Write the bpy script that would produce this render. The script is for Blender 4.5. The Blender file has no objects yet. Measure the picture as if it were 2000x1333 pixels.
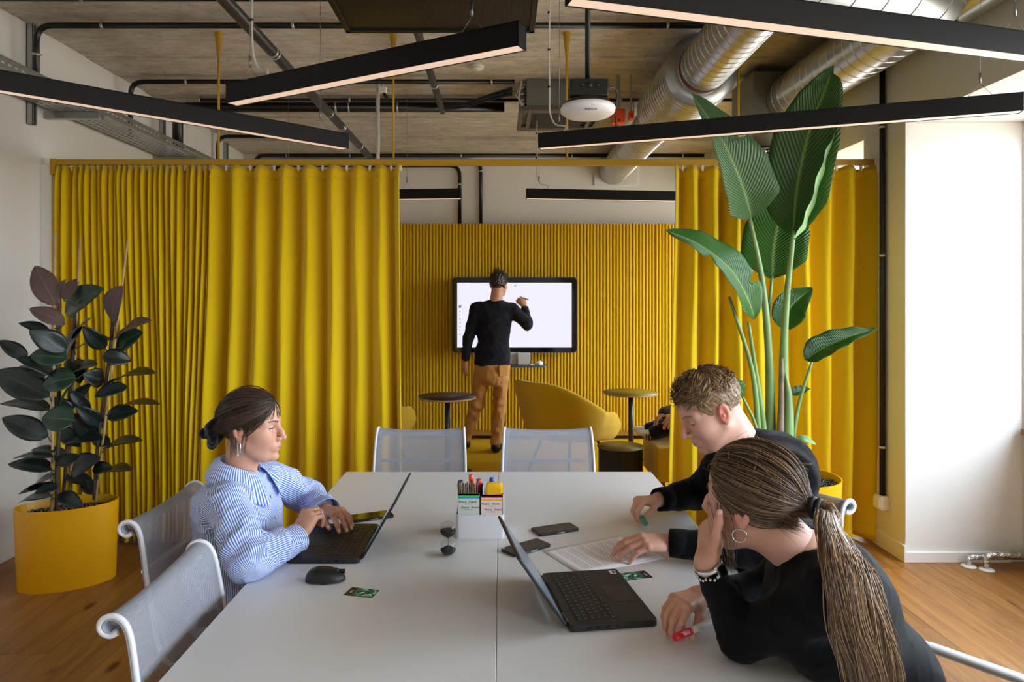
import bpy, bmesh, math, random
import numpy as np
from mathutils import Vector, Matrix

# ------------------------------------------------------------------ camera, sky, light, exposure
SC = bpy.context.scene
COL = SC.collection
FPX, CX, CY, HCAM = 1333.33, 978.0, 585.0, 1.54      # focal length and vanishing point in pixels of 2000x1333, eye height
_cam = bpy.data.cameras.new('camera')
_cam.sensor_width = 36.0
_cam.lens = 36.0 * FPX / 2000.0
_cam.shift_x = (1000.0 - CX) / 2000.0
_cam.shift_y = -(666.5 - CY) / 2000.0
_cam.clip_start = 0.05
CAM = bpy.data.objects.new('camera', _cam)
CAM.location = (0, 0, HCAM)
CAM.rotation_euler = (math.pi / 2, 0, 0)
COL.objects.link(CAM)
SC.camera = CAM

SC.view_settings.view_transform = 'Standard'
SC.view_settings.look = 'None'
SC.view_settings.gamma = 1.0
SC.view_settings.use_curve_mapping = False
SC.view_settings.exposure = 0.1

W = bpy.data.worlds.new('overcast_sky')
SC.world = W
W.use_nodes = True
_nt = W.node_tree
_nt.nodes.clear()
_out = _nt.nodes.new('ShaderNodeOutputWorld')
_bg = _nt.nodes.new('ShaderNodeBackground')
_tc = _nt.nodes.new('ShaderNodeTexCoord')
_sep = _nt.nodes.new('ShaderNodeSeparateXYZ')
_rmp = _nt.nodes.new('ShaderNodeValToRGB')
_rmp.color_ramp.elements[0].position = 0.47
_rmp.color_ramp.elements[0].color = (0.36, 0.35, 0.32, 1)       # ground outside
_rmp.color_ramp.elements[1].position = 0.53
_rmp.color_ramp.elements[1].color = (0.73, 0.86, 1.0, 1)        # overcast sky
_mr = _nt.nodes.new('ShaderNodeMapRange')
_mr.inputs['From Min'].default_value = -1
_mr.inputs['From Max'].default_value = 1
_nt.links.new(_tc.outputs['Generated'], _sep.inputs[0])
_nt.links.new(_sep.outputs['Z'], _mr.inputs['Value'])
_nt.links.new(_mr.outputs[0], _rmp.inputs[0])
_nt.links.new(_rmp.outputs[0], _bg.inputs['Color'])
_bg.inputs['Strength'].default_value = 13.5
_nt.links.new(_bg.outputs[0], _out.inputs[0])

def portal(name, loc, sy, sz, rot=(0, math.pi / 2, 0)):
    """window opening marked for the renderer: daylight from the sky is sampled through it"""
    l = bpy.data.lights.new(name, 'AREA')
    l.shape = 'RECTANGLE'
    l.size, l.size_y = sz, sy
    l.cycles.is_portal = True
    o = bpy.data.objects.new(name, l)
    o.location = loc
    o.rotation_euler = rot                      # faces into the room
    COL.objects.link(o)
portal('window_right_offscreen', (3.2, 0.78, 1.68), 6.36, 1.8)
SC.cycles.max_bounces = 10
SC.cycles.diffuse_bounces = 6
SC.cycles.transparent_max_bounces = 16
SC.cycles.caustics_reflective = False
SC.cycles.caustics_refractive = False
SC.cycles.sample_clamp_indirect = 8.0

# ------------------------------------------------------------------ helpers
R = random.Random(7)
pi = math.pi
def V(*a): return Vector(a)
def at(px, py, Y):
    """the point of the room seen at pixel (px, py) at depth Y"""
    return Vector(((px - CX) / FPX * Y, Y, HCAM - (py - CY) / FPX * Y))
def srgb(h):
    h = h.lstrip('#')
    out = []
    for i in (0, 2, 4):
        c = int(h[i:i + 2], 16) / 255.0
        out.append(c / 12.92 if c <= 0.04045 else ((c + 0.055) / 1.055) ** 2.4)
    return (*out, 1.0)

MATS = {}
class NT:
    """small wrapper to write node trees briefly"""
    def __init__(s, m): s.t = m.node_tree
    def n(s, typ, **kw):
        x = s.t.nodes.new('ShaderNode' + typ)
        for k, v in kw.items():
            if k in x.inputs.keys(): x.inputs[k].default_value = v
            else: setattr(x, k, v)
        return x
    def l(s, a, b): s.t.links.new(a, b)
def mat(name, col='#cccccc', rough=0.5, metal=0.0, spec=0.5, bump=None, var=None, sheen=0.0, emis=None, coat=0.0, trans=0.0, alpha=None):
    """plain procedural material; bump=(scale, strength, distance), var=(scale, amount) mottles the colour"""
    if name in MATS: return MATS[name]
    m = bpy.data.materials.new(name)
    m.use_nodes = True
    k = NT(m)
    b = m.node_tree.nodes['Principled BSDF']
    base = srgb(col) if isinstance(col, str) else col
    b.inputs['Base Color'].default_value = base
    b.inputs['Roughness'].default_value = rough
    b.inputs['Metallic'].default_value = metal
    b.inputs['Specular IOR Level'].default_value = spec
    b.inputs['Sheen Weight'].default_value = sheen
    b.inputs['Coat Weight'].default_value = coat
    b.inputs['Transmission Weight'].default_value = trans
    if emis:
        b.inputs['Emission Color'].default_value = srgb(emis[0]) if isinstance(emis[0], str) else emis[0]
        b.inputs['Emission Strength'].default_value = emis[1]
    tc = None
    if bump or var:
        tc = k.n('TexCoord')
    if var:
        nz = k.n('TexNoise', Scale=var[0], Detail=4.0)
        k.l(tc.outputs['Object'], nz.inputs['Vector'])
        mx = k.n('MixRGB', blend_type='MULTIPLY', Fac=1.0)
        rp = k.n('ValToRGB')
        a = var[1]
        rp.color_ramp.elements[0].position = 0.3
        rp.color_ramp.elements[1].position = 0.7
        rp.color_ramp.elements[0].color = (1 - a, 1 - a, 1 - a, 1)
        rp.color_ramp.elements[1].color = (1, 1, 1, 1)
        k.l(nz.outputs['Fac'], rp.inputs[0])
        mx.inputs['Color1'].default_value = base
        k.l(rp.outputs[0], mx.inputs['Color2'])
        k.l(mx.outputs[0], b.inputs['Base Color'])
    if bump:
        nz = k.n('TexNoise', Scale=bump[0], Detail=3.0)
        k.l(tc.outputs['Object'], nz.inputs['Vector'])
        bp = k.n('Bump', Strength=bump[1], Distance=bump[2])
        k.l(nz.outputs['Fac'], bp.inputs['Height'])
        k.l(bp.outputs[0], b.inputs['Normal'])
    MATS[name] = m
    return m
def attr_mat(name, rough=0.5, spec=0.4, attr='col', bump=None, sss=0.0, sheen=0.0):
    """colour read from the mesh's own colour attribute"""
    if name in MATS: return MATS[name]
    m = mat(name, '#888888', rough, 0, spec, sheen=sheen)
    k = NT(m)
    b = m.node_tree.nodes['Principled BSDF']
    a = k.n('Attribute', attribute_name=attr)
    k.l(a.outputs['Color'], b.inputs['Base Color'])
    if sss:
        b.inputs['Subsurface Weight'].default_value = sss
        b.inputs['Subsurface Radius'].default_value = (0.012, 0.005, 0.003)
        b.inputs['Subsurface Scale'].default_value = 0.6
    if bump:
        tc = k.n('TexCoord')
        nz = k.n('TexNoise', Scale=bump[0], Detail=3.0)
        k.l(tc.outputs['Object'], nz.inputs['Vector'])
        bp = k.n('Bump', Strength=bump[1], Distance=bump[2])
        k.l(nz.outputs['Fac'], bp.inputs['Height'])
        k.l(bp.outputs[0], b.inputs['Normal'])
    return m

def tag(o, label=None, cat=None, group=None, kind=None):
    if label: o['label'] = label
    if cat: o['category'] = cat
    if group: o['group'] = group
    if kind: o['kind'] = kind
    return o
def thing(name, label, cat, loc=(0, 0, 0), rz=0.0, group=None, kind=None):
    o = bpy.data.objects.new(name, None)
    o.empty_display_size = 0.1
    o.location = loc
    o.rotation_euler = (0, 0, rz)
    COL.objects.link(o)
    return tag(o, label, cat, group, kind)
def link(name, me, m=None, parent=None, loc=None, rot=None, kind=None):
    o = bpy.data.objects.new(name, me)
    COL.objects.link(o)
    if m is not None and not me.materials: me.materials.append(m)
    if parent is not None: o.parent = parent
    if loc is not None: o.location = loc
    if rot is not None: o.rotation_euler = rot
    if kind: o['kind'] = kind
    return o
def copy_tree(o, parent=None):
    c = o.copy()
    COL.objects.link(c)
    if parent is not None: c.parent = parent
    for ch in list(o.children): copy_tree(ch, c)
    return c

class MB:
    """collects shapes and links them as one mesh object"""
    def __init__(s): s.v = []; s.f = []; s.sm = []
    def add(s, vs, fs, smooth=False):
        o = len(s.v)
        s.v += [tuple(v) for v in vs]
        s.f += [tuple(i + o for i in f) for f in fs]
        s.sm += [smooth] * len(fs)
        return s
    def box(s, a, b, M=None):
        x0, y0, z0 = a; x1, y1, z1 = b
        vs = [(x0, y0, z0), (x1, y0, z0), (x1, y1, z0), (x0, y1, z0), (x0, y0, z1), (x1, y0, z1), (x1, y1, z1), (x0, y1, z1)]
        if M is not None: vs = [M @ Vector(v) for v in vs]
        return s.add(vs, [(3, 2, 1, 0), (4, 5, 6, 7), (0, 1, 5, 4), (1, 2, 6, 5), (2, 3, 7, 6), (3, 0, 4, 7)])
    def tube(s, path, r, n=12, caps=True, closed=False, flat=None):
        P = [Vector(p) for p in path]
        m = len(P)
        rr = r if isinstance(r, (list, tuple)) else [r] * m
        T = []
        for i in range(m):
            if closed: t = P[(i + 1) % m] - P[i - 1]
            else: t = P[min(i + 1, m - 1)] - P[max(i - 1, 0)]
            T.append(t.normalized() if t.length > 1e-9 else Vector((0, 0, 1)))
        up = Vector((0, 0, 1)) if abs(T[0].z) < 0.9 else Vector((1, 0, 0))
        u = T[0].cross(up).normalized()
        vs = []; fs = []
        for i in range(m):
            u = (u - T[i] * u.dot(T[i]))
            u = u.normalized() if u.length > 1e-6 else T[i].orthogonal().normalized()
            w = T[i].cross(u)
            for j in range(n):
                a = 2 * pi * j / n
                vs.append(P[i] + (u * math.cos(a) + w * math.sin(a) * (flat or 1.0)) * rr[i])
        for i in range(m if closed else m - 1):
            k = (i + 1) % m
            for j in range(n):
                fs.append((i * n + j, i * n + (j + 1) % n, k * n + (j + 1) % n, k * n + j))
        s.add(vs, fs, True)
        if caps and not closed:
            o = len(s.v) - m * n
            s.f.append(tuple(o + j for j in range(n))[::-1]); s.sm.append(False)
            s.f.append(tuple(o + (m - 1) * n + j for j in range(n))); s.sm.append(False)
        return s
    def lathe(s, prof, n=32, c=(0, 0, 0), axis='z', sx=1.0, sy=1.0, smooth=True, M=None):
        c = Vector(c); vs = []; fs = []
        for (r, z) in prof:
            for j in range(n):
                a = 2 * pi * j / n
                x, y = r * math.cos(a) * sx, r * math.sin(a) * sy
                p = {'z': (x, y, z), 'y': (x, z, y), 'x': (z, x, y)}[axis]
                p = Vector(p)
                if M is not None: p = M @ p
                vs.append(p + c)
        m = len(prof)
        for i in range(m - 1):
            for j in range(n):
                q = (i * n + j, i * n + (j + 1) % n, (i + 1) * n + (j + 1) % n, (i + 1) * n + j)
                fs.append(q[::-1] if axis == 'y' else q)
        s.add(vs, fs, smooth)
        return s
    def prism(s, poly, z0, z1, M=None, smooth=False):
        n = len(poly)
        vs = [Vector((x, y, z0)) for x, y in poly] + [Vector((x, y, z1)) for x, y in poly]
        if M is not None: vs = [M @ v for v in vs]
        fs = [tuple(range(n))[::-1], tuple(range(n, 2 * n))]
        s.add(vs, fs, False)
        o = len(s.v) - 2 * n
        for i in range(n):
            s.f.append((o + i, o + (i + 1) % n, o + n + (i + 1) % n, o + n + i)); s.sm.append(smooth)
        return s
    def grid(s, fn, nu, nv, smooth=True, closed_u=False):
        vs = [fn(i / nu, j / nv) for i in range(nu + (0 if closed_u else 1)) for j in range(nv + 1)]
        nn = nu if closed_u else nu + 1
        fs = []
        for i in range(nu):
            k = (i + 1) % nn
            for j in range(nv):
                fs.append((i * (nv + 1) + j, k * (nv + 1) + j, k * (nv + 1) + j + 1, i * (nv + 1) + j + 1))
        return s.add(vs, fs, smooth)
    def mesh(s, name, m=None, fix=True, sharp=None, uv=None):
        me = bpy.data.meshes.new(name)
        me.from_pydata([tuple(v) for v in s.v], [], s.f)
        me.polygons.foreach_set('use_smooth', s.sm)
        if fix:
            bm = bmesh.new(); bm.from_mesh(me)
            bmesh.ops.recalc_face_normals(bm, faces=bm.faces)
            bm.to_mesh(me); bm.free()
        if sharp is not None:
            me.polygons.foreach_set('use_smooth', [True] * len(me.polygons))
            me.set_sharp_from_angle(angle=math.radians(sharp))
        if m is not None: me.materials.append(m)
        me.update()
        return me
    def build(s, name, m=None, parent=None, loc=None, rot=None, bevel=None, seg=2, fix=True, sharp=None, kind=None, solid=None, sub=None):
        o = link(name, s.mesh(name, m, fix, sharp), None, parent, loc, rot, kind)
        if solid:
            md = o.modifiers.new('thickness', 'SOLIDIFY'); md.thickness = solid; md.offset = 0
        if bevel:
            md = o.modifiers.new('edge', 'BEVEL'); md.width = bevel; md.segments = seg
            md.limit_method = 'ANGLE'; md.angle_limit = math.radians(40)
            o.data.polygons.foreach_set('use_smooth', [True] * len(o.data.polygons))
            o.data.set_sharp_from_angle(angle=math.radians(50))
        if sub:
            md = o.modifiers.new('smooth', 'SUBSURF'); md.levels = sub; md.render_levels = sub
        return o
def B(a, b, M=None): return MB().box(a, b, M)
def bend(points, rad, n=5):
    """polyline with its corners rounded"""
    P = [Vector(p) for p in points]
    out = [P[0]]
    for i in range(1, len(P) - 1):
        a, b, c = P[i - 1], P[i], P[i + 1]
        d0 = (a - b).normalized(); d1 = (c - b).normalized()
        r = min(rad, (a - b).length * 0.49, (c - b).length * 0.49)
        for k in range(n + 1):
            t = k / n
            p0 = b + d0 * r * (1 - t); p1 = b + d1 * r * t
            out.append(p0 * (1 - t) + p1 * t)
    out.append(P[-1])
    return out
def catmull(P, n=8):
    P = [Vector(p) for p in P]
    Q = [P[0] * 2 - P[1]] + P + [P[-1] * 2 - P[-2]]
    out = []
    for i in range(1, len(Q) - 2):
        a, b, c, d = Q[i - 1:i + 3]
        for k in range(n):
            t = k / n
            out.append(0.5 * ((2 * b) + (c - a) * t + (2 * a - 5 * b + 4 * c - d) * t * t + (3 * b - a - 3 * c + d) * t ** 3))
    out.append(P[-1])
    return out
def text(name, body, size, m, parent, M, extrude=0.0003, align='CENTER'):
    """flat lettering as a mesh"""
    cu = bpy.data.curves.new(name, 'FONT')
    cu.body = body; cu.size = size; cu.extrude = extrude
    cu.align_x = align; cu.align_y = 'CENTER'; cu.resolution_u = 2
    t = bpy.data.objects.new(name, cu); COL.objects.link(t)
    dg = bpy.context.evaluated_depsgraph_get()
    me = bpy.data.meshes.new_from_object(t.evaluated_get(dg))
    bpy.data.objects.remove(t); bpy.data.curves.remove(cu)
    me.transform(M); me.materials.clear()
    return link(name, me, m, parent)
def frame(o, x, z):
    """matrix with origin o, local x along x, local z near z"""
    x = Vector(x).normalized(); z = Vector(z)
    y = z.cross(x).normalized(); z = x.cross(y)
    M = Matrix((x, y, z)).transposed().to_4x4()
    M.translation = Vector(o)
    return M
# ------------------------------------------------------------------ the room
XL, XR, YB, ZC = -2.92, 3.06, 7.76, 3.24
YF = -2.6
def plaster(name, col):
    return mat(name, col, 0.75, spec=0.25, bump=(60, 0.08, 0.004), var=(1.3, 0.05))
M_wall = plaster('white_plaster', '#e3e1dc')
M_trim = mat('white_trim_paint', '#e6e4df', 0.45)
M_black = mat('black_powder_coat', '#121214', 0.42)
M_blackp = mat('black_conduit', '#0e0e10', 0.35)
M_galv = mat('galvanised_steel', '#b6bab9', 0.34, 0.9, var=(30, 0.18))
M_chrome = mat('chrome', '#d8dadc', 0.12, 1.0)

def wood_floor():
    m = mat('oak_floor', '#9a6a34', 0.42, spec=0.4)
    k = NT(m); b = m.node_tree.nodes['Principled BSDF']
    oi = k.n('ObjectInfo'); tc = k.n('TexCoord')
    mp = k.n('Mapping'); mp.inputs['Scale'].default_value = (9, 0.7, 9)
    ad = k.n('VectorMath', operation='ADD')
    cv = k.n('CombineXYZ'); ml = k.n('Math', operation='MULTIPLY'); ml.inputs[1].default_value = 37.0
    k.l(oi.outputs['Random'], ml.inputs[0]); k.l(ml.outputs[0], cv.inputs[0]); k.l(ml.outputs[0], cv.inputs[1])
    k.l(tc.outputs['Object'], ad.inputs[0]); k.l(cv.outputs[0], ad.inputs[1]); k.l(ad.outputs[0], mp.inputs['Vector'])
    nz = k.n('TexNoise', Scale=2.2, Detail=8.0, Roughness=0.62, Distortion=1.2)
    k.l(mp.outputs[0], nz.inputs['Vector'])
    rp = k.n('ValToRGB')
    e = rp.color_ramp.elements
    e[0].position = 0.25; e[0].color = srgb('#6f4520')
    e[1].position = 0.78; e[1].color = srgb('#b07e46')
    x = e.new(0.5); x.color = srgb('#97662f')
    k.l(nz.outputs['Fac'], rp.inputs[0])
    # knots
    mp2 = k.n('Mapping'); mp2.inputs['Scale'].default_value = (3.2, 1.3, 3.2)
    k.l(ad.outputs[0], mp2.inputs['Vector'])
    vo = k.n('TexVoronoi', Scale=1.0); k.l(mp2.outputs[0], vo.inputs['Vector'])
    kr = k.n('ValToRGB'); kr.color_ramp.elements[0].position = 0.035; kr.color_ramp.elements[0].color = (0.22, 0.15, 0.1, 1)
    kr.color_ramp.elements[1].position = 0.085; kr.color_ramp.elements[1].color = (1, 1, 1, 1)
    k.l(vo.outputs['Distance'], kr.inputs[0])
    mx = k.n('MixRGB', blend_type='MULTIPLY', Fac=1.0)
    k.l(rp.outputs[0], mx.inputs['Color1']); k.l(kr.outputs[0], mx.inputs['Color2'])
    hv = k.n('HueSaturation'); mr = k.n('MapRange')
    mr.inputs['To Min'].default_value = 0.82; mr.inputs['To Max'].default_value = 1.1
    k.l(oi.outputs['Random'], mr.inputs['Value']); k.l(mr.outputs[0], hv.inputs['Value'])
    k.l(mx.outputs[0], hv.inputs['Color']); k.l(hv.outputs[0], b.inputs['Base Color'])
    bp = k.n('Bump', Strength=0.12, Distance=0.002); k.l(nz.outputs['Fac'], bp.inputs['Height']); k.l(bp.outputs[0], b.inputs['Normal'])
    return m
M_oak = wood_floor()
floor = tag(B((XL - .3, YF - .3, -0.12), (XR + .3, YB + .3, -0.016)).build('floor', mat('floor_screed', '#6b6259', 0.9)), 'oak plank floor running from the table to the curtain', 'floor', kind='structure')
# oak planks, one object each
PW, PL = 0.285, 1.9
x = 2.307 - PW * 19
ci = 0
plank_me = {}
while x < XR + 0.25:
    y = YF - R.uniform(0, PL)
    while y < 4.42:
        y1 = min(y + PL, 4.42)
        if y1 > 0.2:
            L = round(y1 - y, 3)
            key = L
            if key not in plank_me:
                mb = B((0.0006, 0.0006, -0.016), (PW - 0.0006, L - 0.0006, 0.0))
                me = mb.mesh('plank', M_oak)
                plank_me[key] = me
            o = link('plank', plank_me[key], None, floor, (x, y, 0))
        y = y1 if y1 < 4.42 else 99
    x += PW
    ci += 1
tag(B((XL, YF, -0.016), (XR, 0.2, -0.002)).build('floor_near', M_oak, floor))
# yellow carpet of the room behind the curtain, laid in tiles
M_carpet = mat('yellow_carpet', '#c79a1c', 0.95, spec=0.1, bump=(260, 0.5, 0.004), var=(90, 0.16))
ct = B((0.001, 0.001, -0.016), (0.999, 0.499, 0.0)).mesh('carpet_tile', M_carpet)
for i in range(-3, 4):
    for j in range(7):
        y = 4.42 + j * 0.5
        if y < YB: link('carpet_tile', ct, None, floor, (i * 1.0 - 0.06, y, 0))

wl = tag(B((XL - .2, YF - .2, -0.02), (XL, YB + .2, ZC + .2)).build('wall_left', M_wall), kind='structure')
wb = tag(B((XL, YB, -0.02), (XR, YB + .2, ZC + .2)).build('wall_back', M_wall), kind='structure')
wf = tag(B((XL, YF - .2, -.02), (XR, YF, ZC + .2)).build('wall_front', M_wall), kind='structure')
# right wall with its two window bays
SILL, HEAD = 0.78, 2.58
mb = MB()
TW = .12
mb.box((XR, YF - .2, -.02), (XR + TW, YB + .2, SILL))
mb.box((XR, YF - .2, HEAD), (XR + TW, YB + .2, ZC + .2))
mb.box((XR, YF - .2, SILL), (XR + TW, -2.4, HEAD))
mb.box((XR, 3.98, SILL), (XR + TW, 4.5, HEAD))
mb.box((XR, 7.6, SILL), (XR + TW, YB + .2, HEAD))
tag(mb.build('wall_right', M_wall), kind='structure')
M_winwood = mat('oak_window_frame', '#8a5a2b', 0.45, var=(14, 0.2))
def window_glass():
    m = bpy.data.materials.new('window_glass'); m.use_nodes = True
    k = NT(m); t = m.node_tree; t.nodes.clear()
    o = k.n('OutputMaterial'); tr = k.n('BsdfTransparent'); gl = k.n('BsdfGlossy', Roughness=0.02)
    mx = k.n('MixShader'); fr = k.n('Fresnel', IOR=1.45)
    ge = k.n('NewGeometry'); inv = k.n('Math', operation='SUBTRACT'); inv.inputs[0].default_value = 1.0; k.l(ge.outputs['Backfacing'], inv.inputs[1])
    mm = k.n('Math', operation='MULTIPLY'); k.l(fr.outputs[0], mm.inputs[0]); k.l(inv.outputs[0], mm.inputs[1]); k.l(mm.outputs[0], mx.inputs[0]); k.l(tr.outputs[0], mx.inputs[1]); k.l(gl.outputs[0], mx.inputs[2]); k.l(mx.outputs[0], o.inputs[0])
    return m
M_wglass = window_glass()
def window(name, y0, y1, n):
    t = thing(name, None, None, (XR + .065, y0, SILL), kind='structure')
    H = HEAD - SILL
    mb = MB()
    L = y1 - y0
    mb.box((-.04, 0, 0), (.04, L, .06)).box((-.04, 0, H - .06), (.04, L, H))
    for i in range(n + 1):
        yy = (L - .05) * i / n
        mb.box((-.04, yy, 0), (.04, yy + .05, H))
    mb.build('window_frame', M_winwood, t, bevel=.004)
    for i in range(n):
        a = (L - .05) * i / n + .05; b = (L - .05) * (i + 1) / n
        B((-.006, a - .005, .065), (.006, b + .005, H - .065)).build('pane', M_wglass, t)
    B((-.1, 0.005, -.03), (-.04, L - .005, .006)).build('window_sill', M_winwood, t, bevel=.004)
    return t
window('window_1', -2.4, 3.98, 4)
window('window_2', 4.5, 7.6, 2)
# concrete-clad column and downstand beam
tag(B((2.37, 4.0, 0), (XR, 4.46, HEAD)).build('column', M_wall, bevel=.003), kind='structure')['label'] = 'white plastered column standing beside the curtain'
tag(B((2.37, YF, HEAD), (XR, YB, ZC)).build('beam', M_wall, bevel=.003), kind='structure')['label'] = 'white downstand beam above the windows'
# skirting
tag(B((2.365, 3.985, 0), (2.98, 4.0, .062)).build('baseboard_right', M_trim, bevel=.003), kind='structure')
tag(B((2.355, 3.985, 0), (2.37, 4.46, .1)).build('trim_1', M_trim, bevel=.003), kind='structure')
tag(B((XL, YF, 0), (XL + .014, YB, .09)).build('baseboard_left', M_trim, bevel=.003), kind='structure')
tag(B((XL, YB - .012, 0), (XR, YB, .08)).build('baseboard_back', M_trim, bevel=.003), kind='structure')
tag(B((XL, 4.33, 0), (XL + .07, 4.37, 2.40)).build('trim_2', M_trim, bevel=.003), kind='structure')   # white end post of the curtain track

# ceiling of board-marked concrete slabs
def concrete():
    m = mat('board_marked_concrete', '#9b9184', 0.85, spec=0.2)
    k = NT(m); b = m.node_tree.nodes['Principled BSDF']
    tc = k.n('TexCoord'); oi = k.n('ObjectInfo')
    ad = k.n('VectorMath', operation='ADD'); k.l(tc.outputs['Object'], ad.inputs[0]); k.l(oi.outputs['Location'], ad.inputs[1])
    mp = k.n('Mapping'); mp.inputs['Scale'].default_value = (1.9, 5, 5); k.l(ad.outputs[0], mp.inputs['Vector'])
    n1 = k.n('TexNoise', Scale=3.0, Detail=8.0, Roughness=0.7); k.l(mp.outputs[0], n1.inputs['Vector'])
    n2 = k.n('TexNoise', Scale=1.1, Detail=4.0); k.l(ad.outputs[0], n2.inputs['Vector'])
    n3 = k.n('TexNoise', Scale=26.0, Detail=5.0); k.l(ad.outputs[0], n3.inputs['Vector'])
    r1 = k.n('ValToRGB'); e = r1.color_ramp.elements
    e[0].position = .3; e[0].color = srgb('#b3aa9c'); e[1].position = .75; e[1].color = srgb('#ebe5da')
    k.l(n1.outputs['Fac'], r1.inputs[0])
    r2 = k.n('ValToRGB'); e = r2.color_ramp.elements
    e[0].position = .32; e[0].color = (.68, .67, .66, 1); e[1].position = .6; e[1].color = (1, 1, 1, 1)
    k.l(n2.outputs['Fac'], r2.inputs[0])
    mx = k.n('MixRGB', blend_type='MULTIPLY', Fac=.55); k.l(r1.outputs[0], mx.inputs['Color1']); k.l(r2.outputs[0], mx.inputs['Color2'])
    r3 = k.n('ValToRGB'); e = r3.color_ramp.elements
    e[0].position = .3; e[0].color = (.45, .43, .4, 1); e[1].position = .42; e[1].color = (1, 1, 1, 1)
    k.l(n3.outputs['Fac'], r3.inputs[0])
    mx2 = k.n('MixRGB', blend_type='MULTIPLY', Fac=.45); k.l(mx.outputs[0], mx2.inputs['Color1']); k.l(r3.outputs[0], mx2.inputs['Color2'])
    k.l(mx2.outputs[0], b.inputs['Base Color'])
    wv = k.n('TexNoise', Scale=9.0, Detail=6.0); k.l(mp.outputs[0], wv.inputs['Vector'])
    bp = k.n('Bump', Strength=.35, Distance=.006); k.l(wv.outputs['Fac'], bp.inputs['Height']); k.l(bp.outputs[0], b.inputs['Normal'])
    return m
M_conc = concrete()
ceil = tag(B((XL - .2, YF - .2, ZC + .03), (XR + .3, YB + .2, ZC + .2)).build('ceiling', mat('concrete_joint', '#4a453d', .9)), kind='structure')
ys = [-2.6, -1.2, 0.0, 1.2, 2.4, 3.6, 4.8, 6.0, 7.12]
for i, (a, b) in enumerate(zip(ys[:-1], ys[1:])):
    # each precast slab is cast against four boards; the board joints stand a few mm apart in height
    for j in range(3):
        y0 = a + (b - a) * j / 3; y1 = a + (b - a) * (j + 1) / 3
        dz = [0.0, 0.004, -0.003][(i + j) % 3]
        B((XL + .0, .004 if j == 0 else .0005, 0), (XR - .0, y1 - y0 - (.004 if j == 2 else .0005), .04)).build('ceiling_board', M_conc, ceil, (0, y0, ZC + dz), bevel=.003, seg=1)
B((XL, 7.12, ZC - .05), (XR, YB, ZC + .04)).build('ceiling_edge_beam', M_conc, ceil, bevel=.006)
# ------------------------------------------------------------------ services under the ceiling
M_steel = mat('zinc_clamp', '#c4c6c6', .3, .95)
def clamp_ring(parent, p, axis, r, name='clamp'):
    M = frame(p, axis, (0, 0, 1) if abs(Vector(axis).z) < .9 else (1, 0, 0))
    mb = MB()
    mb.lathe([(r, -.008), (r + .004, -.008), (r + .004, .008), (r, .008)], 14, axis='x')
    mb.box((-.004, -.005, r), (.004, .005, r + .016))
    mb.v = [tuple(M @ Vector(v)) for v in mb.v]
    return mb.build(name, M_steel, parent)
def pipe(name, label, pts, r, rad=.08, m=None, clamps=(), cat='pipe', n=12, group=None):
    p0 = Vector(pts[0])
    t = thing(name, label, cat, p0, group=group)
    path = [Vector(p) - p0 for p in bend(pts, rad, 6)]
    MB().tube(path, r, n).build('pipe_run', m or M_blackp, t)
    for (p, ax) in clamps: clamp_ring(t, Vector(p) - p0, ax, r)
    return t
zc = ZC - .042
# conduits across the ceiling
def xc(px, Y): return (px - CX) / FPX * Y
pipe('conduit', 'black conduit over the front pendant lamps, nearest run on the ceiling', [(-2.8, 3.76, zc), (-.75, 3.76, zc)], .016,
     clamps=[((xc(160, 3.76), 3.76, zc), (1, 0, 0))], cat='conduit')
pipe('conduit', 'black conduit bending down onto the cable tray beside the steel strut', [(-2.81, 4.13, 2.742), (-2.81, 4.13, zc), (2.3, 4.13, zc)], .018, .1,
     clamps=[((xc(p, 4.13), 4.13, zc), (1, 0, 0)) for p in (200, 573, 1304)] + [((-2.81, 4.13, 3.02), (0, 0, 1))], cat='conduit')
pipe('conduit', 'black conduit running from the cable tray to the grey air unit', [(-2.82, 5.2, 2.742), (-2.82, 5.2, zc), (xc(1005, 5.2), 5.2, zc)], .018, .1,
     clamps=[((xc(p, 5.2), 5.2, zc), (1, 0, 0)) for p in (364, 960)], cat='conduit')
pipe('conduit', 'thin black conduit just before the thick insulated pipe', [(-2.5, 5.675, zc), (.205, 5.675, zc)], .014, cat='conduit',
     clamps=[((xc(p, 5.675), 5.675, zc), (1, 0, 0)) for p in (390, 683)])
pipe('conduit', 'thin black conduit leaving the air unit toward the spiral ducts', [(.735, 5.675, zc), (2.3, 5.675, zc)], .014, cat='conduit',
     clamps=[((1.0, 5.675, zc), (1, 0, 0))])
pipe('insulated_pipe', 'thick black insulated pipe across the ceiling toward the air unit', [(-2.72, 5.75, 2.742), (-2.72, 5.75, 3.16), (xc(985, 5.75), 5.75, 3.16)], .042, .1,
     clamps=[((xc(p, 5.75), 5.75, 3.16), (1, 0, 0)) for p in (657, 682, 777)], n=16)
pipe('conduit', 'black conduit hugging the left wall beyond the cable tray', [(-2.86, 6.9, 2.3), (-2.86, 6.9, zc - .01), (-2.1, 6.9, zc - .01)], .018, .1, cat='conduit',
     clamps=[((-2.86, 6.9, 2.9), (0, 0, 1))])
yb = YB - .03
pipe('conduit', 'black conduit along the top of the back wall', [(-2.78, yb, 2.5), (-2.78, yb, 3.168), (2.3, yb, 3.168)], .02, .1, cat='conduit',
     clamps=[((xc(p, yb), yb, 3.168), (1, 0, 0)) for p in (560, 684, 901, 1117, 1333)])
pipe('conduit', 'black conduit dropping to the ribbed panel right of the shorter drop', [(-2.68, yb, 2.5), (-2.68, yb, 3.11), (xc(939, yb), yb, 3.11), (xc(939, yb), yb, 2.372)], .02, .12, cat='conduit',
     clamps=[((xc(939, yb), yb, 2.99), (0, 0, 1)), ((xc(620, yb), yb, 3.11), (1, 0, 0))])
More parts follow.
